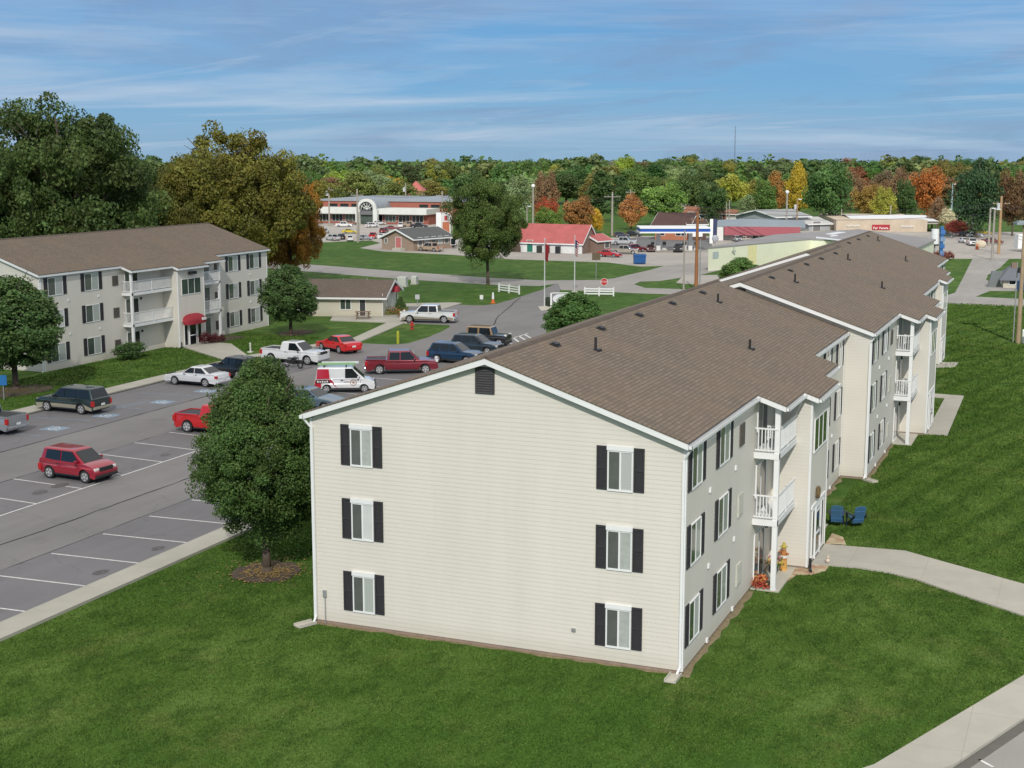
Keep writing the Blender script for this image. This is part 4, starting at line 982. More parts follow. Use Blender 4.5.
# yellow-green warehouse, low pitched, running behind the apartment row
PALE = plain((.80, .81, .62), .6, 0, .05, .35); PALE2 = plain((.62, .70, .52), .6, 0, .05, .35)
hW = 3.35
A = Vector(G2(708.5, 271.3)); hW = TOP(708.5, 249, A)
roofp = [(708.5, 248.6), (905, 252.5), (934.5, 239.2), (858, 229.6), (778, 235), (752, 242.8)]
def gz(px, py): return Vector(G2(px, py, hW))
fpw = [gz(708.5, 249), gz(811, 240.2), gz(846, 241.5), gz(905, 254), gz(934, 240.8), gz(858, 230.6), gz(775, 236)]
wh = thing('warehouse', (fpw[0].x, fpw[0].y, 0), 'long pale yellow green warehouse with a wide grey roof behind the apartments', 'warehouse')
W_ = [(p.x-fpw[0].x, p.y-fpw[0].y) for p in fpw]
wm = MB(); wm.prism(W_, lambda p: (p[0], p[1], -.2), lambda p: (p[0], p[1], hW), 1, 0); wm.build('wall', [PALE, PALE2], wh)
cxw = sum(p[0] for p in W_)/7; cyw = sum(p[1] for p in W_)/7
rm = MB(); big = [(cxw+(x-cxw)*1.015, cyw+(y-cyw)*1.02) for x, y in W_]
rm.prism(big, lambda p: (p[0], p[1], hW+.002), lambda p: (p[0], p[1], hW+.22)); rm.build('roof', plain((.25, .24, .24), .75, 0, .22, .10), wh)
def wl(px, py): p = G2(px, py, hW+.25); return (p[0]-fpw[0].x, p[1]-fpw[0].y)
for pts in ([(816, 237.2), (844, 240.4), (846, 241.4), (816, 238.4)], [(826, 234.2), (838, 232.3), (846, 232.5), (834, 234.6)], [(829, 236.2), (836, 235.2), (838, 235.9), (831, 236.8)], [(884, 241.8), (888, 241.6), (889, 242.4), (885, 242.6)], [(891, 242.8), (896, 242.5), (897, 243.6), (892, 243.8)]):
    rm = MB(); rm.slab([wl(*p) for p in pts], hW+.225, hW+.34); rm.build('skylight', plain((.72, .73, .74), .4), wh)
for p in ((750.5, 249.3),):
    g_ = Vector(G2(750, 268)); 
pn = MB(); a_ = Vector(W_[0]); b_ = Vector(W_[1]); d_ = (b_-a_).normalized(); n_ = Vector((d_.y, -d_.x))
for t0, w0, z0, z1, nm, mt in ((1.1, 1.5, hW-1.5, hW-.5, 'notice_board', plain((.45, .50, .50), .6)), ):
    o = MB(); P = [a_+d_*t0+n_*.04, a_+d_*(t0+w0)+n_*.04]; o.face([(P[0].x, P[0].y, z0), (P[1].x, P[1].y, z0), (P[1].x, P[1].y, z1), (P[0].x, P[0].y, z1)]); o.build(nm, mt, wh)
pl_ = MB(); P = [a_+d_*(10.5)+n_*.03, a_+d_*(12.9)+n_*.03]; pl_.face([(P[0].x, P[0].y, 0), (P[1].x, P[1].y, 0), (P[1].x, P[1].y, hW-.02), (P[0].x, P[0].y, hW-.02)]); pl_.build('wall_panel', plain((.80, .74, .40), .6), wh)
tr = MB()
for i in range(7):
    p, q2 = Vector(big[i]), Vector(big[(i+1) % 7]); dd = (q2-p).normalized(); nn = Vector((dd.y, -dd.x)); 
    tr.face([(p.x+nn.x*.03, p.y+nn.y*.03, hW-.02), (q2.x+nn.x*.03, q2.y+nn.y*.03, hW-.02), (q2.x+nn.x*.03, q2.y+nn.y*.03, hW+.24), (p.x+nn.x*.03, p.y+nn.y*.03, hW+.24)])
tr.build('fascia', plain((.30, .30, .27), .6), wh)
lm = MB(); p = a_+d_*6.3+n_*.3; lm.tube((p.x, p.y, hW+.3), (p.x, p.y, hW-.5), .05).box(p.x-.25, p.x+.25, p.y-.15, p.y+.15, hW-.7, hW-.5); lm.build('wall_lamp', GALV, wh)

# tan shop building with a white roof and three signs
TAN = plain((.52, .43, .33), .85, 0, .14, .5)
A = Vector(G2(836, 231.5)); B = Vector(G2(927, 232)); h_ = TOP(927, 220.3, B)
rz, L = frame_of(A, B); ts = thing('tan_store', (A.x, A.y, 0), 'tan store with a white low pitched roof and a red sign on its wall', 'store', rz)
Dp = 34; MB().box(0, L, 0, Dp, -.5, h_).build('wall', TAN, ts)
r = MB(); z0, z1 = h_-.25, TOP(900, 215.2, A.lerp(B, .7)+Vector((-6, 16)))
for pts in ([(L*.2, .4, z0), (L+2.6, .4, z0), (L+2.6, Dp*.5, z1), (L*.2, Dp*.5, z1)], [(L*.2, Dp*.5, z1), (L+2.6, Dp*.5, z1), (L+2.6, Dp, z0), (L*.2, Dp, z0)]): r.face(pts)
r.face([(L+2.6, .4, z0), (L+2.6, Dp, z0), (L+2.6, Dp*.5, z1)]); r.build('roof', plain((.72, .73, .75), .5, 0, .04, .3), ts)
MB().box(L+.01, L+2.5, .9, Dp, z0-.6, z0-.01).build('porch_beam', plain((.45, .42, .36), .7), ts)
for k in range(6): MB().box(L+2.1, L+2.4, 1.0+k*5.4, 1.3+k*5.4, 0, z0-.61).build('porch_post', plain((.12, .08, .06), .7), ts)
for k in range(4): opening(ts, 'shop_window', GLASSD, 2+k*6.0, 6+k*6.0, .4, 2.4, side='end', L=L)
mpp = MPP(A)
def wsign(name, x0, x1, y0, y1, mat, letters, lm=WHITE):
    """sign on the tan wall given by picture columns relative to the wall"""
    xa, xb = (x0-836)/91*L, (x1-836)/91*L; za, zb = h_-(y1-220)*mpp, h_-(y0-220)*mpp
    s = None
    if mat: s = MB().box(xa, xb, -.18, -.01, za, zb).build(name, mat, ts)
    q = random.Random(len(letters)); x = xa+.15*(xb-xa if mat else 0)*.5; mb = MB(); tot = xb-xa
    lz0 = za+(zb-za)*(.15 if mat else 0); lz1 = lz0+(zb-za)*(.42 if mat else 1)
    n = len(letters); st = (tot*(.86 if mat else 1))/n
    for i, ch in enumerate(letters):
        if ch == ' ': continue
        xx = xa+tot*(.07 if mat else 0)+i*st; hh = lz1 if ch.isupper() else lz0+(lz1-lz0)*.72
        mb.box(xx, xx+st*.3, -.24, -.181 if mat else -.01, lz0, hh); mb.box(xx+st*.31, xx+st*.8, -.24, -.181 if mat else -.01, lz0 if i % 2 else hh-.16, lz0+.16 if i % 2 else hh)
    mb.build('sign_lettering', lm, s or ts)
wsign('sign_board', 872, 889.6, 224.4, 229.3, plain((.38, .018, .03), .5), 'Tau Hausok')
wsign('sign_board', 846, 860, 224.8, 226.4, None, 'AUTOPARTS', plain((.75, .75, .70), .5)); wsign('sign_board', 901, 914, 225.2, 226.8, None, 'PLUMBING')

# blue-grey hipped store with a maroon front
A = Vector(G2(716, 240)); B = Vector(G2(800, 241)); h_ = TOP(722, 226.8, A)
hs_, L, D = gable_house('grey_roof_store', A, B, 26, h_, TOP(790, 212.5, Vector(G2(790, 229))), 'store with a grey hipped metal roof and a maroon band over its windows', 'store', plain((.60, .60, .56), .7), plain((.22, .26, .29), .6, .0, .1, .3), 'hip', 1.0)
MB().box(L*.10, L*1.0, -1.6, -1.0, h_-1.55, h_+.15).build('maroon_fascia', plain((.34, .09, .11), .6), hs_)
for k in range(9): opening(hs_, 'shop_window', GLASSD if k % 3 else plain((.55, .52, .45), .5), L*.12+k*L*.08, L*.12+k*L*.08+L*.065, .3, h_-1.7)
MB().box(-.3, L*.09, -1.6, -.2, 0, h_).build('end_pier', plain((.66, .66, .62), .7), hs_); MB().box(L*.60, L*.64, -1.5, -.2, 0, h_-1.6).build('end_pier', plain((.66, .66, .62), .7), hs_)
A = Vector(G2(776, 231)); B = Vector(G2(808, 230))
b2, L, D = gable_house('grey_barn', A, B, 14, TOP(776, 217, A), TOP(790, 211.5, A), 'grey shed rising behind the store with the maroon band', 'shed', plain((.33, .35, .36), .8), plain((.30, .31, .31), .7), 'x', .6); opening(b2, 'door', plain((.2, .2, .2), .6), 2, 6, 0, 2.5)
A = Vector(G2(809, 231)); B = Vector(G2(830, 230.5))
b3, L, D = gable_house('grey_shed', A, B, 12, TOP(809, 224, A), TOP(830, 219, A), 'small light grey shed between the maroon store and the tan store', 'shed', plain((.36, .38, .39), .8), plain((.45, .45, .44), .7), 'x', .5); opening(b3, 'door', plain((.18, .18, .18), .6), 1, 3, 0, 2.1)

# gas station: canopy and its little brick shop
BLUE = plain((.012, .085, .38), .4, 0, .05)
A = Vector(G2(645, 250.5)); B = Vector(G2(700, 250.5)); rz, L = frame_of(A, B); zt = TOP(658, 226.6, A); zb = TOP(658, 232.2, A)
cn = thing('fuel_canopy', (A.x, A.y, 0), 'blue and white petrol station canopy on white columns', 'canopy', rz)
MB().box(-1.2, L+1.3, -3.5, 3.5, zb+.25, zt-.2).build('canopy_band', BLUE, cn)
MB().box(-1.3, L+1.4, -3.6, 3.6, zt-.199, zt).box(-1.3, L+1.4, -3.6, 3.6, zb, zb+.249).build('canopy_edge', WHITE, cn)
for f_ in (.24, .82):
    MB().box(L*f_-.35, L*f_+.35, -.35, .35, 0, zb-.01).build('column', plain((.72, .72, .72), .5), cn)
    for s in (-1, 1):
        p = Vector((A.x, A.y, 0)) + Matrix.Rotation(rz, 4, 'Z') @ Vector((L*f_+s*1.1, .5*s, 0))
        m = MB().box(-.35, .35, -.25, .25, .15, 1.7, 0).box(-.28, .28, -.27, -.2501, 1.0, 1.5, 1).box(-.6, .6, -.5, .5, .03, .149, 2)
        tag(m.build('fuel_pump', [plain((.55, .55, .55), .4), GLASSD, CONC], loc=p, rz=rz), 'white fuel pump under the blue canopy by the %s column' % ('western' if f_ < .5 else 'eastern'), 'fuel pump', 'pumps under the canopy by the %s column' % ('west' if f_ < .5 else 'east'))
A = Vector(G2(655, 239.5)); B = Vector(G2(687, 240.3)); BRO = brickm((.48, .17, .08), (.40, .14, .07), (.4, .25, .18))
fs, L, D = gable_house('brick_kiosk', A, B, 9, 3.0, 5.2, 'orange brick shop with a brown roof behind the blue canopy', 'shop', BRO, shingles((.09, .05, .045), 'X'), 'x', .8)
for x in (1.0, 4.4, 7.0): opening(fs, 'window', GLASSD, min(x, L-1.2), min(x+1.0, L-.2), .9, 2.2)
A = Vector(G2(688, 240.3)); B = Vector(G2(706, 240.3))
fs2, L, D = gable_house('white_sign_shop', A, B, 8, 3.2, 3.9, 'brown shop front with two white panels behind the blue canopy', 'shop', plain((.10, .06, .05), .8), shingles((.09, .06, .05), 'X'), 'x', .4)
opening(fs2, 'white_panel', WHITE, .5, 1.7, .8, 2.2); opening(fs2, 'white_panel', WHITE, L-2.0, L-.8, .8, 2.2)

# houses on the rise beyond
OR = shingles((.30, .13, .075), 'X'); PINKW = plain((.50, .36, .28), .85, 0, .1)
A = Vector(G2(684, 221)); B = Vector(G2(719, 221.5)); hA, L, D = gable_house('brick_bungalow', A, B, 13, TOP(684, 213.5, A), TOP(684, 207.8, A), 'pink brick bungalow with a terracotta roof above the petrol station', 'house', PINKW, OR, 'x', .6)
for x in (.12, .4, .68): opening(hA, 'window', PANE_G, L*x, L*x+1.6, 1.0, 2.3)
A = Vector(G2(719.5, 221)); B = Vector(G2(736, 221.3)); hB, L, D = gable_house('white_garage', A, B, 11, TOP(720, 213.8, A), TOP(720, 210.5, A), 'white walled garage with a rusty roof joined to the pink bungalow', 'garage', plain((.62, .62, .60), .7), OR, 'x', .6)
opening(hB, 'garage_door', plain((.25, .08, .05), .7), L*.2, L*.42, 0, 2.3)
A = Vector(G2(684, 214)); B = Vector(G2(704, 214)); hC, L, D = gable_house('beige_house', A, B, 10, TOP(684, 208.5, A), TOP(684, 204.3, A), 'beige house peeping over the terracotta roof of the bungalow', 'house', plain((.52, .42, .32), .8), plain((.45, .38, .30), .8), 'x', .4)
opening(hC, 'window', PANE_G, L*.3, L*.5, 2.0, 3.2); MB().box(L*.55, L*.63, 3, 4, 3, TOP(684, 203, A)).build('chimney', BRK, hC)
A = Vector(G2(407, 207)); B = Vector(G2(423, 207)); hD, L, D = gable_house('red_roof_house', A, B, 12, 5.0, 8.2, 'house roof in faded red rising behind the shopping centre', 'house', plain((.40, .2, .15), .8), plain((.42, .12, .10), .7), 'hip', .5); opening(hD, 'window', PANE_G, 2, 4, 2, 3)
# white building seen through the gap between the big oaks
A = Vector(G2(118, 236)); B = Vector(G2(150, 238)); hE, L, D = gable_house('blue_trim_building', A, B, 14, TOP(130, 199, A), TOP(130, 196, A), 'white building with a blue edge seen through the gap between the big oaks', 'building', plain((.6, .62, .62), .6), plain((.05, .16, .28), .5), 'x', .5)
for k in range(3):
    opening(hE, 'window', GLASSD, L*(.1+.3*k), L*(.1+.3*k)+L*.2, 5.5, 7.2); opening(hE, 'window', PANE_G, L*(.1+.3*k), L*(.1+.3*k)+L*.2, 1.5, 3.5)
# small brick pavilion on the right with a grey hip roof
A = Vector(G2(1003, 288)); B = Vector(G2(1023, 288.5)); hF, L, D = gable_house('brick_pavilion', A, B, 8, TOP(1003, 280.5, A), TOP(1003, 267, A), 'small pavilion with a steep grey roof beside the side street', 'pavilion', plain((.50, .47, .38), .8), plain((.13, .14, .16), .8, 0, .1), 'hip', .5)
opening(hF, 'window', GLASSD, L*.3, L*.6, .5, 1.2); MB().box(L*.45, L*.75, D*.35, D*.5, TOP(1003, 272, A), TOP(1003, 264.5, A)).build('chimney', BR_D, hF)
A = Vector(G2(991, 287)); rz = YAW*-1
m = MB(); m.prism([(-.5, -.2), (.9, -.2), (.9, .2), (-.5, .2)], lambda p: (p[0], p[1], 0), lambda p: (p[0]+.5, p[1], 2.1))
tag(m.build('leaning_panel', plain((.15, .17, .17), .7), loc=(A.x, A.y, 0), rz=.3), 'leaning grey panel on the grass beside the steep grey roof', 'panel')
# ------------------------------------------------------------------ cars
def car_at(kind, col, rear, front, label, cat, side=-1, **kw):
    """rear/front: picture points where the two wheels on the side facing us stand"""
    a = Vector(G2(*rear)); b = Vector(G2(*front)); d = (b-a).normalized(); rz = math.atan2(d.y, d.x)
    n_ = Vector((-d.y, d.x)); cam = Vector((CAM.x, CAM.y)); n_ = n_ if (cam-a).dot(n_) < 0 else -n_
    K = KINDS[kind]; wx = (K['wx'][0]+K['wx'][1])/2; c = (a+b)/2 + n_*(K['W']/2-.15) - d*wx
    sc = (b-a).length/(K['wx'][1]-K['wx'][0])
    return car(kind, col, (c.x, c.y, .022), rz, label, cat, **kw)
car_at('hatch', (.33, .010, .028), (50.8, 478.3), (87, 483.5), 'red boxy hatchback standing alone in the middle parking row', 'car', metal=.15)
car_at('minivan', (.018, .035, .035), (80.8, 414.5), (49.7, 411.5), 'dark green family van with beige lower panels parked nose to the kerb', 'van', lower=(.36, .34, .26), metal=.2)
car_at('sedan', (.66, .67, .68), (205.2, 387.4), (176.5, 385), 'white saloon car parked nose to the kerb by the red awning block', 'car')
car_at('suv', (.010, .012, .018), (239.6, 380), (214.5, 376.5), 'black estate car parked beside the white saloon, half behind the tree', 'car', metal=.2)
car_at('pickup', (.70, .71, .72), (273.5, 362.7), (305.9, 365), 'white pickup truck with an empty black bed near the entrance walk', 'pickup truck')
car_at('sedan', (.60, .008, .012), (340, 353.8), (322.5, 350.3), 'bright red saloon car parked behind the white pickup', 'car')
car_at('crew', (.20, .010, .022), (385, 374.5), (420, 374.0), 'maroon crew cab pickup with chrome wheels in the row behind the gable', 'pickup truck', metal=.2)
p = G2(456, 362.5); car('suv', (.012, .045, .10), (p[0], p[1], .022), .0, 'blue estate car parked beside the maroon pickup', 'car', metal=.3)
p = G2(477, 353.5); car('suv', (.03, .045, .06), (p[0], p[1], .022), .0, 'slate grey estate car between the blue car and the tan topped jeep', 'car', metal=.3)
p = G2(484, 347.5); car('jeep', (.02, .022, .024), (p[0], p[1]+1.2, .022), .05, 'black off-roader with a tan soft top at the end of the row', 'off-roader', roofcol=(.30, .19, .09))
p = G2(313, 409); car('sedan', (.10, .15, .19), (p[0], p[1], .022), 0, 'blue grey car whose roof shows between the tree and the gable', 'car', metal=.3)
a = Vector(G2(188, 432.6)); car('pickup', (.50, .010, .012), (a.x+1.85, a.y+.85, .022), .0, 'red pickup truck with its cab hidden behind the big tree', 'pickup truck')
p = Vector(G2(18, 434)); car('pickup', (.33, .35, .37), (p.x-2.85, p.y, .022), math.pi, 'silver pickup truck at the left edge seen from its tailgate', 'pickup truck', metal=.4)
car_at('crew', (.68, .69, .69), (442.3, 323.4), (411.4, 322.8), 'white pickup truck with a beige sill parked outside the office', 'pickup truck', lower=(.33, .29, .23))
# van: white with a red tail, ladders on the roof
vn = car_at('van', (.70, .71, .72), (329.7, 393.2), (361.5, 392.8), 'white service van with a red rear quarter and ladders on its roof', 'van')
RP = paint((.45, .01, .03))
for s in (-1, 1):
    y = s*.882
    P = [(-2.12, y, .42), (-1.72, y, .42), (-1.72, y, .80), (-1.0, y, .80), (-.55, y, .36), (-.70, y, .60), (-.98, y, 1.0), (-2.10, y, 1.0)]
    m = MB(); m.face(P if s < 0 else P[::-1]); m.face([(-2.06, s*.842, 1.06), (-1.10, s*.842, 1.06), (-1.16, s*.765, 1.76), (-1.98, s*.765, 1.76)][::(1 if s < 0 else -1)]); m.build('red_panel', RP, vn)
    m = MB(); m.face([(-2.1, s*.886, .98), (-1.15, s*.886, .98), (-1.05, s*.886, .74), (-2.1, s*.886, .74)][::(1 if s < 0 else -1)]); m.build('black_stripe', BLACK, vn)
    m = MB(); 
    for k in range(5): m.box(-2.0+k*.17, -1.9+k*.17, s*.888-.001, s*.888+.001, .80, .90 if k % 2 else .93)
    m.build('lettering', WHITE, vn)
    m = MB(); n = 14
    for k in range(n):
        t0, t1 = 2*math.pi*k/n, 2*math.pi*(k+1)/n; q = lambda t, r: (.62+math.cos(t)*r, s*.886, .78+math.sin(t)*r)
        m.face([q(t0, .19), q(t1, .19), q(t1, .24), q(t0, .24)])
    m.face([(.62+.1*math.cos(t*1.05), s*.886, .78+.1*math.sin(t*1.05)) for t in range(6)]); m.box(.0, .36, s*.886-.001, s*.886+.001, .82, .86)
    m.build('emblem', plain((.35, .22, .16), .6), vn)
    MB().box(-.25, -.12, s*.87-.012, s*.87+.012, .92, .97).build('handle', BLACK, vn)
lad = thing('ladder', (0, 0, 0), 'green and white extension ladders lying on the roof of the service van', 'ladder'); lad.location = vn.location; lad.rotation_euler = vn.rotation_euler
m = MB()
for y in (-.5, -.14): m.box(-1.95, .75, y-.04, y+.04, 2.03, 2.13)
for k in range(10): m.box(-1.85+k*.27, -1.81+k*.27, -.46, -.18, 2.06, 2.1)
m.build('ladder_section', plain((.25, .45, .20), .5), lad)
m = MB()
for y in (.05, .42): m.box(-1.7, 1.0, y-.04, y+.04, 2.05, 2.15)
for k in range(10): m.box(-1.6+k*.27, -1.56+k*.27, .09, .38, 2.08, 2.12)
m.build('ladder_section', plain((.66, .68, .68), .4), lad)
m = MB()
for x in (-1.5, .1): m.box(x-.03, x+.03, -.66, .66, 1.93, 2.0).box(x-.03, x+.03, -.66, -.6, 1.84, 1.93).box(x-.03, x+.03, .6, .66, 1.84, 1.93)
m.build('roof_rack', BLACK, vn)
# motorcycle
a = Vector(G2(287, 367.3)); b = Vector(G2(297.5, 368.6)); d = b-a; mc = thing('motorcycle', (a.x, a.y, .022), 'black motorcycle parked between the tree and the white pickup', 'motorcycle', math.atan2(d.y, d.x)); Lm = 1.5
for x in (0, Lm):
    w_ = MB()
    for k in range(16):
        t0, t1 = 2*math.pi*k/16, 2*math.pi*(k+1)/16; w_.tube((math.cos(t0)*.27, 0, math.sin(t0)*.27), (math.cos(t1)*.27, 0, math.sin(t1)*.27), .055, n=6, caps=False)
    wo = w_.build('wheel', RUBBER, mc, smooth=True, loc=(x, 0, .325)); h = MB()
    for k in range(6): t = k*math.pi/3; h.tube((0, 0, 0), (math.cos(t)*.24, 0, math.sin(t)*.24), .012, n=4)
    h.tube((0, -.05, 0), (0, .05, 0), .05); h.build('rim', CHROME, wo)
m = MB(); m.tube((0, 0, .325), (.5, 0, .55), .05).tube((Lm, 0, .325), (Lm-.3, 0, 1.0), .035).tube((.4, 0, .6), (Lm-.3, 0, .88), .05).box(.45, .85, -.13, .13, .3, .62); m.build('frame', BLACK, mc)
MB().sphere((.92, 0, .82), .2, 12, (1.3, .75, .7)).build('fuel_tank', plain((.02, .02, .025), .2, 0, .05, 3, 1), mc, smooth=True)
MB().box(.15, .7, -.13, .13, .72, .82).build('seat', BLACK, mc, bevel=.04); MB().tube((Lm-.32, -.36, 1.05), (Lm-.32, .36, 1.05), .02).sphere((Lm-.22, 0, .9), .1, 10).build('handlebar', CHROME, mc)
MB().tube((.3, -.15, .3), (-.15, -.17, .34), .045).tube((.9, -.15, .3), (.3, -.15, .3), .03).build('exhaust', CHROME, mc)

# distant vehicles: a few built, the rest copied
def recolor(root, col):
    new = paint(col); new['pb'] = 1
    for ch in root.children:
        if ch.name.split('.')[0] in ('body', 'cabin', 'mirror', 'bed_rail', 'bumper'):
            for sl in ch.material_slots:
                if sl.material and sl.material.get('pb'): sl.link = 'OBJECT'; sl.material = new
proto = {}
for k in ('sedan', 'suv', 'crew'):
    base = (.61, .612, .6121); c = car(k, base, (-160, 255, .02), 0, '', 'car'); proto[k] = c
    paint(base)['pb'] = 1
used = set()
def far_car(kind, px, py, col, ang, label, cat='car', group=None):
    p = G2(px, py)
    if kind not in used: c = proto[kind]; used.add(kind)
    else: c = copy_tree(proto[kind])
    s_ = .70 if py < 243.5 else .85; c.scale = (s_, s_, s_); c.location = (p[0], p[1], .02); c.rotation_euler = (0, 0, R(ang)); c['label'] = label; c['category'] = cat
    if group: c['group'] = group
    recolor(c, col); return c
Wc, Sc, Kc, Rc, Mc = (.66, .66, .66), (.30, .32, .34), (.015, .016, .02), (.45, .01, .015), (.18, .01, .02)
FAR = [('crew', 332.7, 240.5, (.45, .46, .46), 150, 'silver pickup truck at the grass edge of the shopping car park', 'pickup truck'), ('suv', 324.5, 233.5, Wc, 100, 'white car at the oak side of the shopping car park', 'car'),
 ('crew', 344, 227.0, Wc, 20, 'white pickup in front of the shopping centre windows beside the arch', 'pickup truck'), ('sedan', 351, 224.8, (.22, .07, .03), 20, 'rust coloured car close to the shopping centre wall', 'car'),
 ('suv', 372, 227.5, Wc, 60, 'white car parked just outside the arched entrance', 'car'), ('sedan', 379, 225, (.6, .61, .6), 60, 'pale car in the second bay past the arched entrance', 'car'), ('suv', 401, 227.5, Wc, 110, 'white people carrier behind the brick house roof', 'car'),
 ('crew', 410, 227, (.35, .28, .2), 15, 'tan pickup truck above the roof of the brick house', 'pickup truck'), ('crew', 419, 228.0, Kc, 10, 'black pickup truck next to the tan one above the brick house roof', 'pickup truck'), ('sedan', 350, 233.5, (.55, .42, .01), 15, 'yellow car in the middle of the shopping car park', 'car'),
 ('suv', 350, 241, Wc, 120, 'white car nearest the grass at the wooden pole', 'car'), ('suv', 341, 239.5, Kc, 130, 'dark car between the silver pickup and the white car', 'car'), ('crew', 373, 238.5, Rc, 110, 'red pickup truck near the brick house gable', 'pickup truck'),
 ('suv', 384, 233, Mc, 100, 'maroon car behind the red pickup truck', 'car'), ('sedan', 384, 238.5, Wc, 80, 'white car just left of the brick house roof', 'car'), ('sedan', 365, 240, Sc, 10, 'silver car alongside the red pickup truck', 'car'), ('sedan', 392, 230, Mc, 30, 'dark maroon car far side of the brick house ridge', 'car'),
 ('crew', 430.5, 251.3, (.40, .29, .2), 165, 'tan pickup truck parked against the brick house', 'pickup truck'), ('suv', 446, 247.5, Kc, 10, 'black car behind the tan pickup by the field tree', 'car'),
 ('sedan', 609.5, 257, Rc, -10, 'red car outside the red roofed store', 'car'), ('crew', 624.5, 254, (.32, .29, .24), 10, 'tan grey pickup near the red roofed store', 'pickup truck'), ('suv', 635, 252, Mc, 60, 'maroon car on the far side of the tan grey pickup', 'car'), ('crew', 624, 245, (.4, .42, .43), 10, 'silver pickup on the road behind the red roofed store', 'pickup truck'),
 ('suv', 634, 236.5, Kc, 0, 'black car at the left end of the petrol station canopy', 'car'), ('suv', 622, 237.5, (.03, .04, .07), 10, 'navy car on the dark pavement by the petrol station', 'car'), ('sedan', 650.5, 251.5, (.10, .02, .02), -70, 'dark red car standing by the white canopy column', 'car'), ('suv', 678.5, 252, Kc, -80, 'black car facing us between the canopy columns', 'car'),
 ('suv', 737, 241.5, Sc, -60, 'silver car outside the maroon banded store', 'car'), ('sedan', 746, 241.5, (.45, .42, .36), -20, 'beige car outside the maroon banded store', 'car'),
 ('sedan', 964, 243, Wc, -60, 'white car on the wide car park beyond the blue sign pole', 'car'), ('suv', 972, 245.5, Wc, -75, 'white and black car facing us on the wide car park', 'car'), ('sedan', 992, 244, (.15, .03, .03), 0, 'dark red car behind the grey light poles', 'car'), ('sedan', 984, 234.5, (.4, .3, .02), 0, 'yellow car at the edge of the dark conifers', 'car'),
 ('sedan', 958, 236.5, (.5, .52, .52), 0, 'pale car in front of the pink shrub', 'car'), ('suv', 967, 236.8, Kc, 0, 'black car in the back row beside the pink shrub', 'car'), ('sedan', 975, 237.2, Wc, 0, 'white car in the back row near the double light pole', 'car'), ('suv', 947, 237.5, (.03, .05, .04), 0, 'dark green car by the hedge at the blue sign', 'car')]
for r in FAR: far_car(r[0], r[1], r[2], r[3], r[4], r[5], r[6])

# ------------------------------------------------------------------ trees
LC = dict(dark=(.030, .060, .018), green=(.048, .092, .022), olive=(.095, .105, .026), ygreen=(.15, .165, .028), gold=(.30, .20, .025), orange=(.19, .075, .020), rust=(.12, .050, .025), pale=(.095, .135, .062), brown=(.11, .073, .040), bright=(.075, .135, .030), red=(.17, .040, .014))
pear = crown_mesh(11, 2.85, 3.9, 560, 330, .085, 'oval', .48, .17, leafm((.034, .066, .017), .42, .25), .75, .06)
pear_t = trunk_mesh(3, 8, .17, 2.4, 3.6, 4.9, 12)
pear_b = crown_mesh(12, 2.75, 3.7, 260, 170, .17, 'oval', .50, .21, leafm((.034, .066, .020), .40, .2), .75, .05)
def crown_at(px, top, base, crown, tr, r0, z0, zc_f, label, px_w, name='tree', mat=None, rz=0, cat='tree', h0=8.6):
    """scale a tree so that its top and width agree with the picture"""
    b = G2(*base); H = TOP(px, top, b); Wd = px_w*MPP(b); root = tree(name, (b[0], b[1], 0), label, crown, tr, z0, zc_f, None, rz, 1.0, mat, cat)
    root.scale = (Wd/(2*r0), Wd/(2*r0), H/h0); return root
t1 = tree('round_tree', (-19.2, 4.7, 0), 'dense green pear shaped tree between the car park and the foreground gable', pear, pear_t, 4.75, 3.72, None, 0.4); t1.scale = (1.10, 1.10, 1.055)
crown_at(18, 270, (16, 390), pear_b, pear_t, 2.6, 4.75, 3.7, 'dark round tree at the left edge in front of the awning block', 96, 'round_tree')
crown_at(299, 261, (291, 336), pear_b, pear_t, 2.6, 4.75, 3.7, 'round tree on the lawn behind the white pickup', 60, 'round_tree', rz=2.0)
crown_at(574, 291, (575, 342), pear_b, None, 2.6, 3.7, 3.7, 'bushy green tree rising behind the foreground roof ridge', 66, 'round_tree', rz=1.0, mat=leafm((.035, .078, .02), .42, .2), h0=7.4)
crown_at(741, 256, (741, 290), pear_b, None, 2.6, 3.7, 3.7, 'bushy green tree in front of the yellow green warehouse', 45, 'round_tree', rz=3.0, mat=leafm((.05, .098, .025), .42, .2), h0=7.4)
crown_at(401, 296, (401, 317), pear_b, None, 2.6, 3.7, 3.7, 'clipped cone shrub beside the office gable', 11, 'shrub', cat='shrub', rz=2.2, h0=7.4)
# tall oaks
oak = crown_mesh(21, 10.5, 9.0, 250, 320, .32, 'spread', .42, .15, leafm((.052, .070, .018), .5, .25), .8, .17)
oak_t = trunk_mesh(5, 20, .45, 9, 8, 10.5, 16)
oak2 = crown_mesh(22, 10.5, 9.2, 270, 310, .32, 'round', .42, .14, leafm((.105, .085, .018), .5, .25), .8, .17)
def big(px, top, base, crown, r0, rzc, zc, h0, label, wpx, mat=None, rz=0, name='oak_tree'):
    b = G2(*base); H = TOP(px, top, b); W_ = wpx*MPP(b)
    root = tree(name, (b[0], b[1], 0), label, crown, oak_t, zc, rzc, None, rz, 1.0, mat); root.scale = (W_/(2*r0), W_/(2*r0), H/h0); return root
big(60, 96, (62, 318), oak, 9.8, 9.0, 10.9, 19.6, 'tallest dark green oak behind the awning block', 180, leafm((.036, .060, .016), .5, .22), 0.3)
big(-30, 108, (-35, 325), oak, 9.8, 9.0, 10.9, 19.6, 'dark green oak at the left edge behind the awning block', 150, leafm((.040, .068, .018), .5, .22), 2.3)
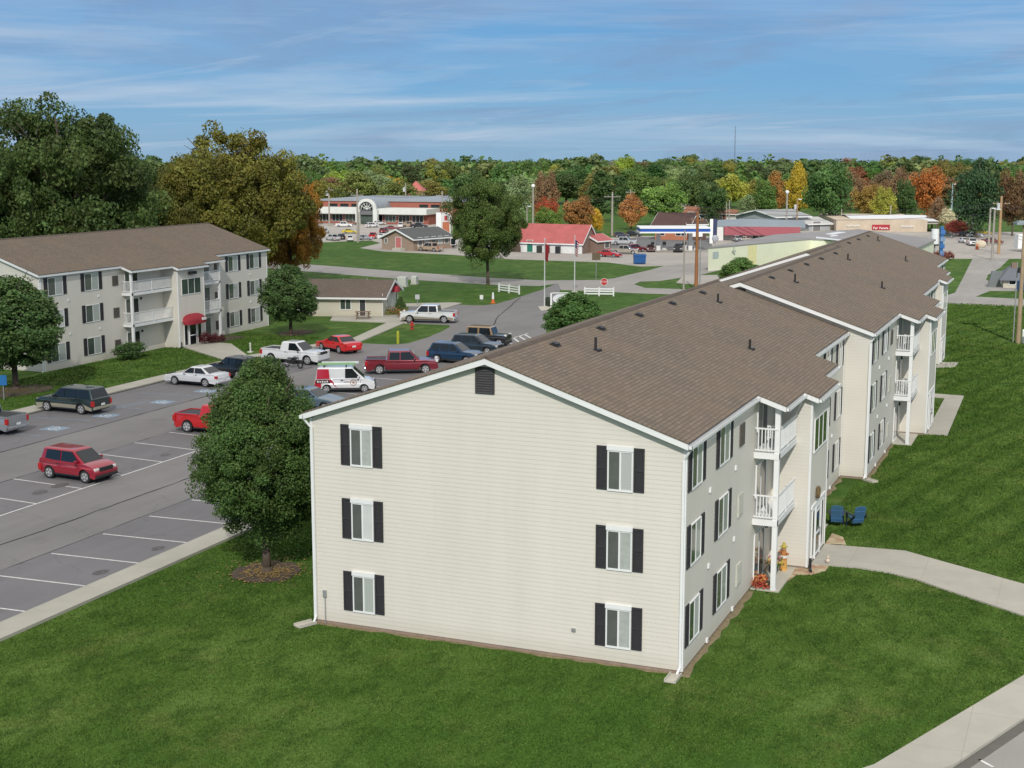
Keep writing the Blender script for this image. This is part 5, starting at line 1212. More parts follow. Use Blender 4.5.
big(128, 152, (124, 300), oak, 9.8, 9.0, 10.9, 19.6, 'lower dark oak filling the gap beside the tallest oak', 84, leafm((.034, .055, .016), .5, .22), 4.3)
big(238, 128, (236, 292), oak2, 9.8, 9.2, 10.6, 19.5, 'broad oak turning gold and olive behind the awning block', 150, leafm((.080, .084, .016), .5, .25), 0.8)
big(295, 165, (292, 285), oak2, 9.8, 9.2, 10.0, 19.0, 'rust and gold oak at the end of the awning block', 66, leafm((.17, .095, .018), .5, .25), 2.6)
big(185, 165, (182, 296), oak2, 9.8, 9.2, 10.6, 19.5, 'olive oak between the golden oak and the dark oaks', 80, leafm((.075, .080, .018), .5, .25), 4.1)
big(488, 174, (488, 284.5), oak, 9.8, 9.2, 12.6, 21.6, 'single large dark green tree on the grass by the white rail fence', 76, leafm((.046, .074, .018), .4, .25), 1.9, 'field_tree')
# mid distance and wood trees
F = [crown_mesh(31, 5.5, 5.6, 80, 120, .42, 'round', .45, .30, leafm(LC['green'], .45), .8, .10), crown_mesh(32, 5.5, 6.4, 84, 120, .42, 'oval', .45, .28, leafm(LC['green'], .45), .8, .10), crown_mesh(33, 5.5, 5.4, 76, 120, .42, 'spread', .4, .28, leafm(LC['green'], .45), .8, .16), crown_mesh(34, 4.2, 7.2, 80, 110, .38, 'cone', .4, .26, leafm(LC['dark'], .4), .8, .08)]
F_t = trunk_mesh(9, 12, .28, 4, 5, 6.5, 7)
HF = [11.9, 13.4, 11.5, 14.8]; RF = [5.3, 5.2, 5.4, 4.0]; ZR = [5.6, 6.4, 5.4, 7.2]
def wood_tree(px, top, by, wpx, colr, k, label, group=None, name='tree', cat='tree', rz=None, lift=0.0):
    b = G2(px, by); H = TOP(px, top, b); Wd = wpx*MPP(b); zc = HF[k]-ZR[k]
    root = tree(name, (b[0], b[1], 0), label, F[k], F_t, zc, ZR[k], group, rnd.uniform(0, 6) if rz is None else rz, 1.0, leafm(colr if isinstance(colr, tuple) else LC[colr], .45), cat)
    root.scale = (Wd/(2*RF[k]), Wd/(2*RF[k]), max(.5, H)/HF[k]); return root
SP = [(390, 175, 207, 36, 'gold', 0, 'golden tree standing behind the shopping centre'), (349, 180, 206, 34, 'rust', 2, 'rust red tree behind the shopping centre roof'), (328, 178, 208, 26, 'olive', 0, 'olive tree over the white fascia end of the shopping centre'),
 (515, 174, 226, 38, 'pale', 2, 'pale grey green tree next to the big field tree'), (548, 205, 236, 30, (.06, .10, .02), 0, 'green and gold maple behind the red metal roof'), (547, 195, 232, 26, 'red', 0, 'scarlet topped maple behind the red metal roof'), (579, 194, 235, 34, (.14, .075, .025), 0, 'brown and olive maple behind the gable of the red roofed store'),
 (596, 208, 234, 16, 'gold', 1, 'small golden tree beside the brown maple'), (600, 165, 222, 46, 'dark', 3, 'dark conifer behind the brown maple'), (631, 193, 230, 30, (.20, .10, .035), 2, 'tan orange tree on the slope beside the bright green tree'), (664, 179, 226, 50, 'bright', 0, 'bright green round tree above the petrol station canopy'),
 (621, 172, 216, 24, 'dark', 3, 'dark spruce between the tan tree and the conifer'), (748, 194, 222, 24, 'pale', 1, 'small pale tree in front of the dark wood'), (797, 160, 222, 24, (.20, .16, .018), 1, 'yellow poplar beside the large green tree'), (829, 157, 226, 50, (.032, .072, .02), 0, 'large green tree standing beside the yellow poplar'),
 (976, 156, 238, 50, (.016, .040, .016), 0, 'broad black green conifer beside the wooden pole'), (1012, 168, 236, 34, (.07, .045, .022), 2, 'brown tree at the right edge beyond the wooden pole'), (927, 163, 221, 34, 'orange', 0, 'orange tree over the white roof of the tan store'), (905, 178, 222, 26, 'dark', 2, 'dark green tree in front of the orange tree'),
 (899, 166, 218, 26, 'brown', 2, 'brown tree behind the dark green one by the tan store'), (868, 182, 222, 34, (.14, .10, .025), 0, 'bronze tree behind the left end of the tan store'), (850, 170, 217, 26, 'brown', 1, 'bare brown tree between the large green tree and the bronze tree'), (884, 186, 225, 26, 'ygreen', 2, 'yellow green tree close behind the tan store'),
 (545, 170, 222, 30, 'brown', 2, 'thin brown tree above the scarlet maple'), (470, 166, 214, 40, 'dark', 0, 'dark tree showing above the big field tree'), (437, 226, 240, 10, 'ygreen', 1, 'small yellow tree at the end wall of the shopping centre'), (937, 196, 230, 20, 'brown', 1, 'leafless brown tree over the end of the white roof'), (712, 180, 222, 34, 'dark', 0, 'dark tree behind the pink bungalow'), (690, 168, 218, 34, (.04, .07, .02), 2, 'deep green tree over the beige house'), (765, 178, 222, 30, 'green', 2, 'green tree behind the grey hipped store'), (775, 170, 219, 24, (.16, .09, .025), 1, 'orange brown tree above the grey shed')]
for r in SP: wood_tree(*r)
wood_tree(956, 219, 236, 26, (.24, .07, .05), 2, 'low pinkish red shrub beyond the blue sign pole', name='shrub', cat='shrub')
wood_tree(948, 208, 231, 20, (.34, .30, .20), 2, 'pale straw coloured shrub behind the pinkish shrub', name='shrub', cat='shrub')
# the wood behind the shops, tree by tree
rg = random.Random(99); n_w = 0
names = {'dark': 'dark green', 'green': 'mid green', 'olive': 'olive green', 'ygreen': 'yellow green', 'pale': 'grey green', 'brown': 'brown', 'rust': 'rust red', 'orange': 'orange', 'gold': 'golden'}
for by0, by1, step, t0, t1 in ((203, 210, 24, 168, 180), (192, 198, 17, 160, 172), (182, 187, 15, 155, 165)):
    x = 296+rg.uniform(0, 9)
    while x < 1075:
        right = x > 835
        w = ['dark']*4+['green']*5+['olive']*3+['ygreen']*2+['pale']*3+['brown'] if not right else ['dark']*3+['green']*2+['olive']*5+['brown']*5+['rust']
        c = rg.choice(w); by = rg.uniform(by0, by1); k = rg.choice([0, 1, 2, 0, 2] if c != 'dark' else [0, 1, 2, 3])
        j = LC[c]; j = tuple(v*rg.choice([.85, 1.0, 1.12]) for v in j)
        wood_tree(x, rg.uniform(t0, t1), by, rg.uniform(1.25, 1.9)*step*1.2, tuple(round(v, 3) for v in j), k, '%s tree in the mixed autumn wood behind the shops' % names[c], '%s trees of the far wood' % names[c]); n_w += 1
        x += step*rg.uniform(.75, 1.3)
# beyond them the wood is one mass
V = []; parts = []
cols = [LC['dark'], LC['green'], (.07, .09, .03), (.045, .07, .025)]
src = []
for k in range(4): src.append(crown_mesh(50+k, 7, 6.5, 34, 16, 1.7, 'round', .5, .33, leafm(cols[k], .4), .8, .1))
for k in range(4):
    co = np.empty(len(src[k].vertices)*3); src[k].vertices.foreach_get('co', co); co = co.reshape(-1, 3)
    tn = np.empty(len(src[k].vertices)*4); src[k].color_attributes['tone'].data.foreach_get('color', tn); tn = tn.reshape(-1, 4)
    src[k] = (co, tn, cols[k])
me = bpy.data.meshes.new('distant_wood'); CO = []; TN = []; MI = []
for i in range(430):
    D = rg.uniform(560, 1150); az = YAW + R(rg.uniform(-32, 28)); k = rg.choice([0, 0, 1, 1, 2, 3]); co, tn, _ = src[k]
    s = rg.uniform(.8, 1.15); a = rg.uniform(0, 6.28); c_, s_ = math.cos(a), math.sin(a)
    P = co*np.array([s*1.35, s*1.35, s*rg.uniform(.85, 1.22)]); P = np.stack([P[:, 0]*c_-P[:, 1]*s_+CAM.x+D*math.sin(az), P[:, 0]*s_+P[:, 1]*c_+CAM.y+D*math.cos(az), P[:, 2]], 1)
    CO.append(P); TN.append(tn); MI.append(np.full(len(P)//4, k))
CO = np.concatenate(CO); TN = np.concatenate(TN); MI = np.concatenate(MI).astype(np.int32); nv = len(CO)
me.vertices.add(nv); me.vertices.foreach_set('co', CO.ravel()); me.loops.add(nv); me.loops.foreach_set('vertex_index', np.arange(nv)); me.polygons.add(nv//4); me.polygons.foreach_set('loop_start', np.arange(nv//4)*4)
for c in cols: me.materials.append(leafm(c, .4))
me.polygons.foreach_set('material_index', MI)
at = me.color_attributes.new('tone', 'FLOAT_COLOR', 'POINT'); at.data.foreach_set('color', TN.ravel()); me.update(calc_edges=True)
tag(place('distant_wood', me), 'far mass of woodland along the horizon behind all the shops', 'woodland', kind='stuff')
# ------------------------------------------------------------------ poles and lines
def pole(px, top, base, label, name='utility_pole', r=.16, mat=None, arms=(), can=False, lamp=None, cat='pole', group=None, lean=0):
    b = G2(*base); H = TOP(px, top, b); root = thing(name, (b[0], b[1], 0), label, cat, -YAW+math.pi, group); r = max(r, .0)
    mat = mat or WOOD; MB().tube((0, 0, -.2), (lean, 0, H), r*1.15, r*.75, 9).build('pole', mat, root, smooth=True, angle=40)
    for (dz, w) in arms:
        a = MB().box(-w/2, w/2, -.06, .06, H-dz-.06, H-dz+.06).build('crossarm', mat, root)
        m = MB()
        for x in (-w/2+.1, -w/4, w/4, w/2-.1): m.tube((x, 0, H-dz+.06), (x, 0, H-dz+.28), .05, n=6)
        m.build('insulator', GALV, a)
    if can: m = MB().tube((.45, 0, H-2.3), (.45, 0, H-1.2), .28, n=10).box(.1, .3, -.05, .05, H-1.9, H-1.7); m.build('transformer', plain((.5, .52, .52), .5), root, smooth=True, angle=40)
    if lamp == 'flat': MB().box(-.9, .9, -.5, .5, H-.05, H+.18).box(-.7, .7, -.35, .35, H+.18, H+.3).build('lamp_head', plain((.28, .32, .35), .5), root)
    if lamp == 'head': MB().box(-.9, -.2, -.2, .2, H-.15, H+.05).tube((0, 0, H), (-.3, 0, H), .05).build('lamp_head', plain((.6, .62, .62), .5), root)
    if lamp == 'double': MB().box(-1.1, -.4, -.2, .2, H-.15, H+.05).box(.4, 1.1, -.2, .2, H-.15, H+.05).tube((-.5, 0, H), (.5, 0, H), .05).build('lamp_head', plain((.6, .62, .62), .5), root)
    if lamp == 'ball': MB().sphere((0, 0, H+.2), .42, 10).build('lamp_head', plain((.75, .76, .76), .4), root, smooth=True)
    return root, H, b
GREYW = plain((.33, .30, .26), .9, 0, .2, 1)
pole(1019, 224, (1018, 343.5), 'tall weathered wooden light pole on the lawn at the right edge', 'light_pole', .19, plain((.36, .27, .17), .9, 0, .2, 1), lamp='flat')
b = G2(1018, 343.5); m = MB().box(-.3, .1, -.28, -.12, 7.1, 7.9).box(-.15, .35, -.35, -.1, 6.5, 7.0); m2 = m.build('meter_cabinet', BLACK, None, loc=(b[0], b[1], 0)); m2.parent = [o for o in bpy.data.objects if o.name.startswith('light_pole')][0]; m2.location = (0, .1, 0)
pole(1014, 262, (1013, 342.5), 'thin grey metal pipe standing against the tall wooden light pole', 'metal_pole', .06, GALV)
pole(697, 212, (696, 291), 'orange brown wooden pole beyond the foreground roof ridge', 'utility_pole', .22, plain((.30, .13, .05), .9, 0, .2, .8), arms=((1.0, 1.6),))
pole(699.5, 239, (699.5, 290), 'slim grey pole beside the orange brown pole', 'metal_pole', .09, GALV)
pole(683.5, 230, (683.5, 291), 'slender grey light pole left of the orange brown pole', 'light_pole', .11, GREYW)
pole(999, 196, (998.5, 254), 'wooden pole with a transformer in front of the broad conifer', 'utility_pole', .24, plain((.38, .25, .13), .9, 0, .2, 1), arms=((1.3, 2.9),), can=True)
pole(993, 209, (992, 260), 'grey pole nearest the drive, just left of the transformer pole', 'light_pole', .2, GREYW, lamp='head'); pole(988.5, 208, (988.5, 246), 'grey pole with a small lamp arm beside the nearest grey one', 'light_pole', .2, GREYW, lamp='head')
pole(972, 206.5, (972, 235), 'pale pole with twin lamps over the parked cars', 'light_pole', .22, plain((.5, .5, .45), .7), lamp='double'); pole(967, 207.5, (967, 234), 'pale pole with twin lamps standing farther along the car park', 'light_pole', .2, plain((.5, .5, .45), .7), lamp='double')
pole(957, 207, (957, 228), 'thin pole in front of the pinkish shrub', 'light_pole', .14, GREYW); pole(951, 184, (951, 219), 'farthest pole with a blue lamp against the sky gap', 'light_pole', .22, plain((.35, .45, .5), .6), lamp='head'); pole(890, 205, (890, 226), 'grey pole rising behind the tan store roof', 'light_pole', .15, GREYW)
pole(354, 189, (358, 242.5), 'wooden pole at the near edge of the shopping car park', 'utility_pole', .2, GREYW, arms=((1.2, 2.4),)); pole(357, 212, (359, 240), 'short grey pole beside the wooden pole in the shopping car park', 'light_pole', .16, GREYW)
pole(329, 186, (329.5, 226), 'wooden pole with a transformer at the oak side of the shopping car park', 'utility_pole', .2, GREYW, arms=((1, 2.2),), can=True); pole(406, 183, (406, 218), 'pole with a pale lamp behind the shopping centre roof', 'light_pole', .16, GREYW, can=True)
pole(443, 191, (442.5, 232), 'wooden pole behind the white roadside sign', 'utility_pole', .2, GREYW, arms=((1, 2.8),)); pole(452, 196, (452, 231), 'slender grey pole at the edge of the field tree', 'light_pole', .13, GREYW)
pole(533, 187, (533, 236), 'tall pole with a lamp behind the red metal roof', 'light_pole', .2, GREYW, lamp='ball'); pole(527, 206, (527, 234), 'short pole with a lamp left of the tall one behind the red roof', 'light_pole', .14, GREYW, lamp='head')
pole(612, 192, (612, 236), 'wooden pole with crossarm beside the gable of the red roofed store', 'utility_pole', .22, GREYW, arms=((1.0, 3.4),)); pole(630, 189, (630, 224), 'wooden pole top showing over the tan orange tree', 'utility_pole', .16, GREYW, arms=((.8, 2.4),))
pole(786, 193, (786, 234), 'grey pole with a round lamp over the grey hipped roof', 'light_pole', .2, GREYW, lamp='ball'); pole(796.5, 199, (796.5, 232), 'pole with a pale box lamp right of the round lamp pole', 'light_pole', .16, plain((.32, .2, .12), .8), lamp='head', can=True)
pole(726, 202, (726, 226), 'thin pole beside the white garage', 'light_pole', .12, GREYW); pole(729, 200, (729, 226), 'thicker pole touching the white garage roof', 'light_pole', .16, GREYW); pole(841, 209, (841, 228), 'small pole at the end of the tan store', 'light_pole', .13, GREYW)
bm_ = G2(734, 183); H = TOP(734, 126, bm_); mast = thing('radio_mast', (bm_[0], bm_[1], 0), 'thin lattice radio mast rising from the wood into the sky', 'mast'); m = MB()
for k in range(3): a = k*2.094; m.tube((math.cos(a)*.5, math.sin(a)*.5, 0), (math.cos(a)*.18, math.sin(a)*.18, H), .07, .05, 5)
m.build('mast_leg', plain((.10, .12, .15), .6), mast); m = MB()
for k in range(30):
    z = H*k/30; a = k*2.094; rr_ = .5-.32*k/30; m.tube((math.cos(a)*rr_, math.sin(a)*rr_, z), (math.cos(a+2.094)*rr_, math.sin(a+2.094)*rr_, z+H/30), .04, n=4)
m.build('lattice_brace', plain((.10, .12, .15), .6), mast)
def wire(p, q, sag, label, r=.05, group='power lines over the shops'):
    m = MB(); n = 16; p = Vector(p); q = Vector(q); pr = None
    for i in range(n+1):
        t = i/n; c = p.lerp(q, t)-Vector((0, 0, sag*4*t*(1-t)))
        if pr is not None: m.tube(pr, c, r, n=4, caps=False)
        pr = c
    tag(m.build('power_line', plain((.03, .03, .035), .6)), label, 'power line', group)
def tp(px, y, base): b = G2(*base); return (b[0], b[1], TOP(px, y, b))
for k, (a, b, s) in enumerate((((999, 203, (998.5, 254)), (612, 197, (612, 236)), 2.2), ((999, 206, (998.5, 254)), (612, 200, (612, 236)), 2.4), ((999, 213, (998.5, 254)), (612, 206, (612, 236)), 2.0), ((612, 197, (612, 236)), (443, 195, (442.5, 232)), 1.4), ((612, 200, (612, 236)), (443, 197, (442.5, 232)), 1.4), ((443, 195, (442.5, 232)), (329, 190, (329.5, 226)), 1.0), ((999, 203, (998.5, 254)), (1100, 209, (1100, 256)), 1.0), ((999, 206, (998.5, 254)), (1100, 212, (1100, 256)), 1.0))):
    sec = 'from the transformer pole to the store pole' if k < 3 else ('from the store pole to the roadside sign pole' if k < 5 else ('over the shopping car park' if k == 5 else 'leaving the transformer pole towards the edge'))
    lv = ['upper', 'middle', 'lowest', 'upper', 'lower', 'single', 'upper', 'lower'][k]
    wire(tp(*a), tp(*b), s, '%s thin dark power line %s' % (lv, sec))

# ------------------------------------------------------------------ roadside signs, flags, fences
def sign_pole(px, top, base, bw, bh, mat, pmat, label, name='road_sign', rz=None, z_off=0, r=.04, extra=None, cat='sign'):
    b = G2(*base); H = TOP(px, top, b); root = thing(name, (b[0], b[1], 0), label, cat, -YAW if rz is None else rz)
    MB().tube((0, 0, 0), (0, 0, H-.02), r, n=8).build('post', pmat, root); MB().box(-bw/2, bw/2, -r-.05, -r-.01, H-bh, H).build('sign_face', mat, root); return root, H
sign_pole(597, 252.8, (596, 279.5), 1.15, 1.0, plain((.13, .10, .06), .8), GALV, 'brown board on a single post in the field before the red roofed store', 'notice_sign')
sign_pole(4, 375, (4, 400), .6, .72, plain((.02, .16, .42), .5), GALV, 'blue parking sign on a post at the left edge', 'parking_sign'); sign_pole(417.5, 294.5, (417.5, 306), .5, .55, plain((.5, .52, .52), .5), GALV, 'small pale sign on a post beyond the office', 'road_sign'); sign_pole(481.5, 295, (481.5, 301), .4, .5, WHITE, GALV, 'little white sign leaning in the grass by the road', 'road_sign')
b = G2(604, 293.5); H = TOP(604, 278.6, b); st = thing('stop_sign', (b[0], b[1], 0), 'red octagonal stop sign behind the white rail fence', 'sign', -YAW); MB().tube((0, 0, 0), (0, 0, H-.1), .04).build('post', GALV, st)
def octo(r, y): return [(r*math.cos(math.pi/8+k*math.pi/4), y, H-.4+r*math.sin(math.pi/8+k*math.pi/4)) for k in range(8)]
MB().face(octo(.47, -.055)).build('rim', WHITE, st); f = MB().face(octo(.43, -.06)).build('sign_face', plain((.50, .02, .02), .4), st)
def text(s, size, loc, rot, mat, parent, name='lettering', align='CENTER'):
    cu = bpy.data.curves.new(name, 'FONT'); cu.body = s; cu.size = size; cu.align_x = align; cu.extrude = .004; o_ = bpy.data.objects.new(name, cu); COL.objects.link(o_)
    dg = bpy.context.evaluated_depsgraph_get(); me_ = bpy.data.meshes.new_from_object(o_.evaluated_get(dg)); bpy.data.objects.remove(o_)
    me_.materials.clear(); me_.materials.append(mat); o = place(name, me_, parent, loc); o.rotation_euler = rot; return o
text('STOP', .34, (0, -.068, H-.51), (math.pi/2, 0, 0), WHITE, f)
def rail_fence(p0, p1, hp, label):
    a = Vector(G2(*p0)); b = Vector(G2(*p1)); d = b-a; L = d.length; root = thing('rail_fence', (a.x, a.y, 0), label, 'fence', math.atan2(d.y, d.x))
    for x in (0, L/2, L): MB().box(x-.08, x+.08, -.08, .08, 0, hp+.08).box(x-.1, x+.1, -.1, .1, hp+.0801, hp+.13).build('post', WHITE, root)
    for z in (hp*.3, hp*.62, hp*.94): MB().box(.081, L/2-.081, -.025, .025, z-.09, z+.07).box(L/2+.081, L-.081, -.025, .025, z-.09, z+.07).build('rail', WHITE, root)
rail_fence((499, 291.7), (519, 294.3), .95, 'short white three rail fence under the big field tree'); rail_fence((584.7, 295.8), (613.5, 296.2), .95, 'white three rail fence in front of the stop sign')
def flagpole(px, top, base, label):
    b = G2(*base); H = TOP(px, top, b); root = thing('flagpole', (b[0], b[1], 0), label, 'flagpole', -YAW); MB().tube((0, 0, 0), (0, 0, H), .09, .05, 10).sphere((0, 0, H+.08), .1, 8).build('pole', plain((.62, .63, .62), .4, .2), root, smooth=True, angle=40); MB().box(-.35, .35, -.35, .35, 0, .12).build('base', CONC, root); return root, H, b
def hanging_flag(root, H, b, kind, label):
    f = thing('flag', (b[0], b[1], 0), label, 'flag', -YAW); n = 9; h = 1.9
    def P(i, z): t = i/n; return (.06+.46*t*(1-.35*z), .07*math.sin(i*2.1), H-.35-z*h-.30*t)
    if kind == 'red':
        m = MB()
        for i in range(n): m.face([P(i, 1), P(i+1, 1), P(i+1, 0), P(i, 0)])
        m.build('flag_cloth', plain((.33, .03, .04), .8), f)
    else:
        m = MB(); rows = 13
        for j in range(rows):
            for i in range(n):
                mi = 2 if (j < 7 and i < 4) else (0 if j % 2 == 0 else 1); m.face([P(i, (j+1)/rows), P(i+1, (j+1)/rows), P(i+1, j/rows), P(i, j/rows)], mi)
        m.build('flag_cloth', [plain((.42, .03, .05), .8), plain((.7, .7, .7), .8), plain((.03, .04, .14), .8)], f)
fp1, H1, b1 = flagpole(544, 240, (544.5, 307.3), 'white flagpole on the verge with a red flag hanging limp'); hanging_flag(fp1, H1, b1, 'red', 'limp dark red flag on the flagpole nearer the road bend')
fp2, H2, b2_ = flagpole(574, 237, (574.5, 292), 'flagpole behind the bushy tree carrying the striped flag'); hanging_flag(fp2, H2, b2_, 'us', 'limp red and white striped flag with a blue canton')
# oval sign between two white posts
b = Vector(G2(551, 307.3)); e = Vector(G2(572, 307)); d = e-b; os_ = thing('entrance_sign', (b.x, b.y, 0), 'white oval sign hung between two white posts by the road', 'sign', math.atan2(d.y, d.x)); L = d.length; zt = TOP(551, 293, b)
for x in (0, L): MB().box(x-.09, x+.09, -.09, .09, 0, zt).build('post', WHITE, os_)
m = MB(); n = 24; zc = zt*.60; m.prism([(L/2+L*.42*math.cos(2*math.pi*k/n), .42*math.sin(2*math.pi*k/n)) for k in range(n)], lambda p: (p[0], .03, zc+p[1]*1.3), lambda p: (p[0], -.03, zc+p[1]*1.3)); m.build('sign_face', plain((.70, .72, .74), .5), os_)
MB().box(.1, L-.1, -.03, .03, zc+.6, zc+.7).build('crossbar', WHITE, os_)
b = G2(548, 306.8); tag(MB().tube((0, 0, 0), (0, 0, .55), .3, .38, 12).sphere((0, 0, .7), .42, 10).build('planter', plain((.02, .035, .018), .8), loc=(b[0], b[1], .05)), 'dark planter with a low bush at the foot of the oval sign', 'planter')
ground('sign_verge', [G2(538, 307), G2(556, 305), G2(560, 309), G2(541, 311)], 0, .06, CONC)
# roadside column sign by the shopping centre
b = G2(441, 243.5); r_ = thing('roadside_sign', (b[0], b[1], 0), 'white column sign with an arched top and an orange panel', 'sign', -YAW); H = TOP(441, 210.5, b); k = MPP(b)
MB().box(-.9*1, .1, -.25, .25, 0, H-.4).build('column', WHITE, r_); m = MB(); m.box(.11, 1.9, -.2, .2, H-7.6*1, H-1.2); n = 10
m.prism([(1.0+1.0*math.cos(math.pi*i/n), .9*math.sin(math.pi*i/n)) for i in range(n+1)], lambda p: (p[0], .2, H-1.2+p[1]), lambda p: (p[0], -.2, H-1.2+p[1])); m.build('sign_cabinet', plain((.6, .6, .58), .5), r_)
MB().box(.35, 1.65, -.26, -.2001, H-6.4, H-2.2).build('orange_panel', plain((.42, .13, .06), .6), r_); MB().box(.7, 1.3, -.26, -.2001, H-1.9, H-1.0).build('red_emblem', plain((.45, .05, .06), .6), r_)
# blue multi panel pylon on the right
b = G2(940.5, 260); r_ = thing('pylon_sign', (b[0], b[1], 0), 'tall blue pylon sign with stacked panels at the grass corner', 'sign', -YAW); H = TOP(940, 226.5, b)
MB().box(-.24, .24, -.25, .25, 0, H).build('column', plain((.03, .13, .34), .5), r_)
for i in range(4): z = H-.9-i*1.15; MB().box(-.30, .45, -.42, -.301, z-.36, z+.36).build('sign_panel', plain([(.05, .16, .42), (.16, .26, .42), (.03, .13, .36), (.12, .22, .42)][i], .5), r_)
b = G2(934, 260); r_ = thing('white_pylon', (b[0], b[1], 0), 'white cylinder shaped sign hanging beside the blue pylon', 'sign', -YAW); z1 = TOP(934, 229, b); z0 = TOP(934, 244, b); MB().tube((0, 0, z0), (0, 0, z1), .62, n=14).build('sign_cabinet', plain((.72, .74, .74), .5), r_, smooth=True, angle=40); MB().tube((0, 0, 0), (0, 0, z0), .12).build('post', GALV, r_); MB().tube((0, 0, z0-.25), (0, 0, z0-.001), .64, n=14).build('base_ring', BLACK, r_)
b = G2(712, 243.5); r_ = thing('price_sign', (b[0], b[1], 0), 'narrow white and navy pole sign at the end of the fuel canopy', 'sign', -YAW); H = TOP(713, 219, b); MB().box(-.5, .1, -.2, .2, 0, H).build('column', WHITE, r_); MB().box(.11, .9, -.2, .2, H-3.6, H).build('sign_cabinet', plain((.03, .04, .10), .5), r_)
b = G2(715, 250); r_ = thing('oval_pole_sign', (b[0], b[1], 0), 'grey oval sign on a post above the yellow green warehouse corner', 'sign', -YAW); z = TOP(715, 238.5, b); MB().tube((0, 0, 0), (0, 0, z), .08).build('post', GALV, r_); MB().sphere((0, 0, z), .62, 12, (1, .2, 1)).build('sign_face', plain((.35, .37, .42), .5), r_, smooth=True)
# dumpsters
def dumpster(px, py, w, label, col=(.015, .10, .30), h=1.5):
    b = G2(px, py); root = thing('dumpster', (b[0], b[1], 0), label, 'dumpster', -YAW); w_ = w*MPP(b)
    m = MB(); m.prism([(-w_/2, 0), (w_/2, 0), (w_/2, 1.8), (-w_/2, 1.8)], lambda p: (p[0]*.94, p[1]+.1, .12), lambda p: (p[0], p[1], h)); m.build('bin_body', plain(col, .5), root, bevel=.02)
    m = MB()
    for i in range(7): x = -w_/2+(i+.5)*w_/7; m.box(x-.05, x+.05, -.05, .09, .2, h-.15)
    m.box(-w_/2-.06, w_/2+.06, -.08, -.002, h-.14, h); m.build('rib', plain(col, .5), root); MB().box(-w_/2, w_/2, 0, 1.8, h+.002, h+.09).build('lid', plain(tuple(c*.7 for c in col), .5), root, bevel=.02)
dumpster(640, 264.3, 12, 'blue rubbish skip on the pavement opposite the red roofed store', h=1.45); dumpster(1027, 292, 11, 'blue rubbish skip at the right edge by the side street', h=1.2)
# utility cabinets by the field tree
for px, w, h, dx, lab in ((400.5, 9.0, 10.5, 0, 'larger white utility cabinet on the grass by the road'), (412.5, 5.5, 8.5, 0, 'smaller white utility cabinet behind the larger one')):
    b = G2(px+1, 287 if w > 6 else 284.5); k = MPP(b); root = thing('utility_cabinet', (b[0], b[1], 0), lab, 'utility cabinet', -YAW-.25); W_ = w*k; H = h*k*.95
    MB().box(-W_/2, W_/2, 0, 1.0, .1, H).build('housing', plain((.58, .60, .55), .6), root, bevel=.04); MB().box(-W_/2-.1, W_/2+.1, -.1, 1.1, 0, .099).build('plinth', CONC, root); MB().box(-W_/2+.08, -.03, -.03, -.002, .25, H-.12).box(.03, W_/2-.08, -.03, -.002, .25, H-.12).build('door', plain((.55, .57, .52), .6), root)
# hydrant, bollard, cone, pedestals
b = G2(412, 329.5); hd = thing('fire_hydrant', (b[0], b[1], 0), 'red fire hydrant on the grass island beside the white pickup', 'fire hydrant', -YAW); MB().tube((0, 0, 0), (0, 0, .62), .14, .13, 12).tube((0, 0, 0), (0, 0, .06), .2, n=12).sphere((0, 0, .64), .15, 12).tube((0, 0, .78), (0, 0, .86), .04).build('barrel', plain((.42, .03, .02), .5), hd, smooth=True, angle=40); MB().tube((-.26, 0, .45), (.26, 0, .45), .07).tube((0, -.26, .38), (0, 0, .38), .09).build('outlet', plain((.42, .05, .03), .5), hd)
b = G2(398, 343.6); bo = MB().tube((0, 0, 0), (0, 0, 1.05), .13, n=14).sphere((0, 0, 1.05), .13, 12); tag(bo.build('bollard', plain((.40, .42, .03), .5), loc=(b[0], b[1], 0), smooth=True, angle=40), 'yellow bollard on the edge of the grass island', 'bollard')
b = G2(493, 303.2); cn_ = thing('traffic_cone', (b[0], b[1], 0), 'orange traffic cone with a white collar at the road edge', 'traffic cone'); MB().tube((0, 0, .04), (0, 0, .9), .24, .06, 14).box(-.3, .3, -.3, .3, 0, .04).build('cone_body', plain((.60, .13, .02), .5), cn_, smooth=True, angle=40); MB().tube((0, 0, .5), (0, 0, 1.25), .15, .10, 14).build('white_collar', WHITE, cn_, smooth=True, angle=40)
for px, py, lab in ((250.5, 352.5, 'small white marker post beside the entrance walk'),):
    b = G2(px, py); tag(MB().tube((0, 0, 0), (0, 0, .8), .07, n=8).box(-.22, .22, -.16, .16, 0, .1).sphere((0, 0, .8), .09, 8).build('marker_post', plain((.6, .6, .55), .7), loc=(b[0], b[1], 0)), lab, 'post')
for px, py, hh, lab in ((1023, 343.2, 1.15, 'white post at the right edge beside the wooden light pole'), (1027, 345, 1.3, 'second white post cut off by the right edge')):
    b = G2(px, py); tag(MB().tube((0, 0, 0), (0, 0, hh), .14, n=12).sphere((0, 0, hh), .14, 10).build('white_post', WHITE, loc=(b[0], b[1], 0), smooth=True, angle=40), lab, 'post')
# splash blocks at the foot of the downspouts
for x, y, rz, lab in ((-.15, -.55, 0, 'concrete splash block at the near corner of the foreground gable'), (-14.25, -.5, -.45, 'concrete splash block at the car park corner of the foreground gable'), (1.65, 31.1, .9, 'concrete splash block at the corner of the second block')):
    tag(MB().box(-.16, .16, -.42, .35, 0, .05).box(-.2, -.161, -.42, .35, 0, .11).box(.161, .2, -.42, .35, 0, .11).build('splash_block', CONC, loc=(x, y, .03), rz=rz), lab, 'splash block')
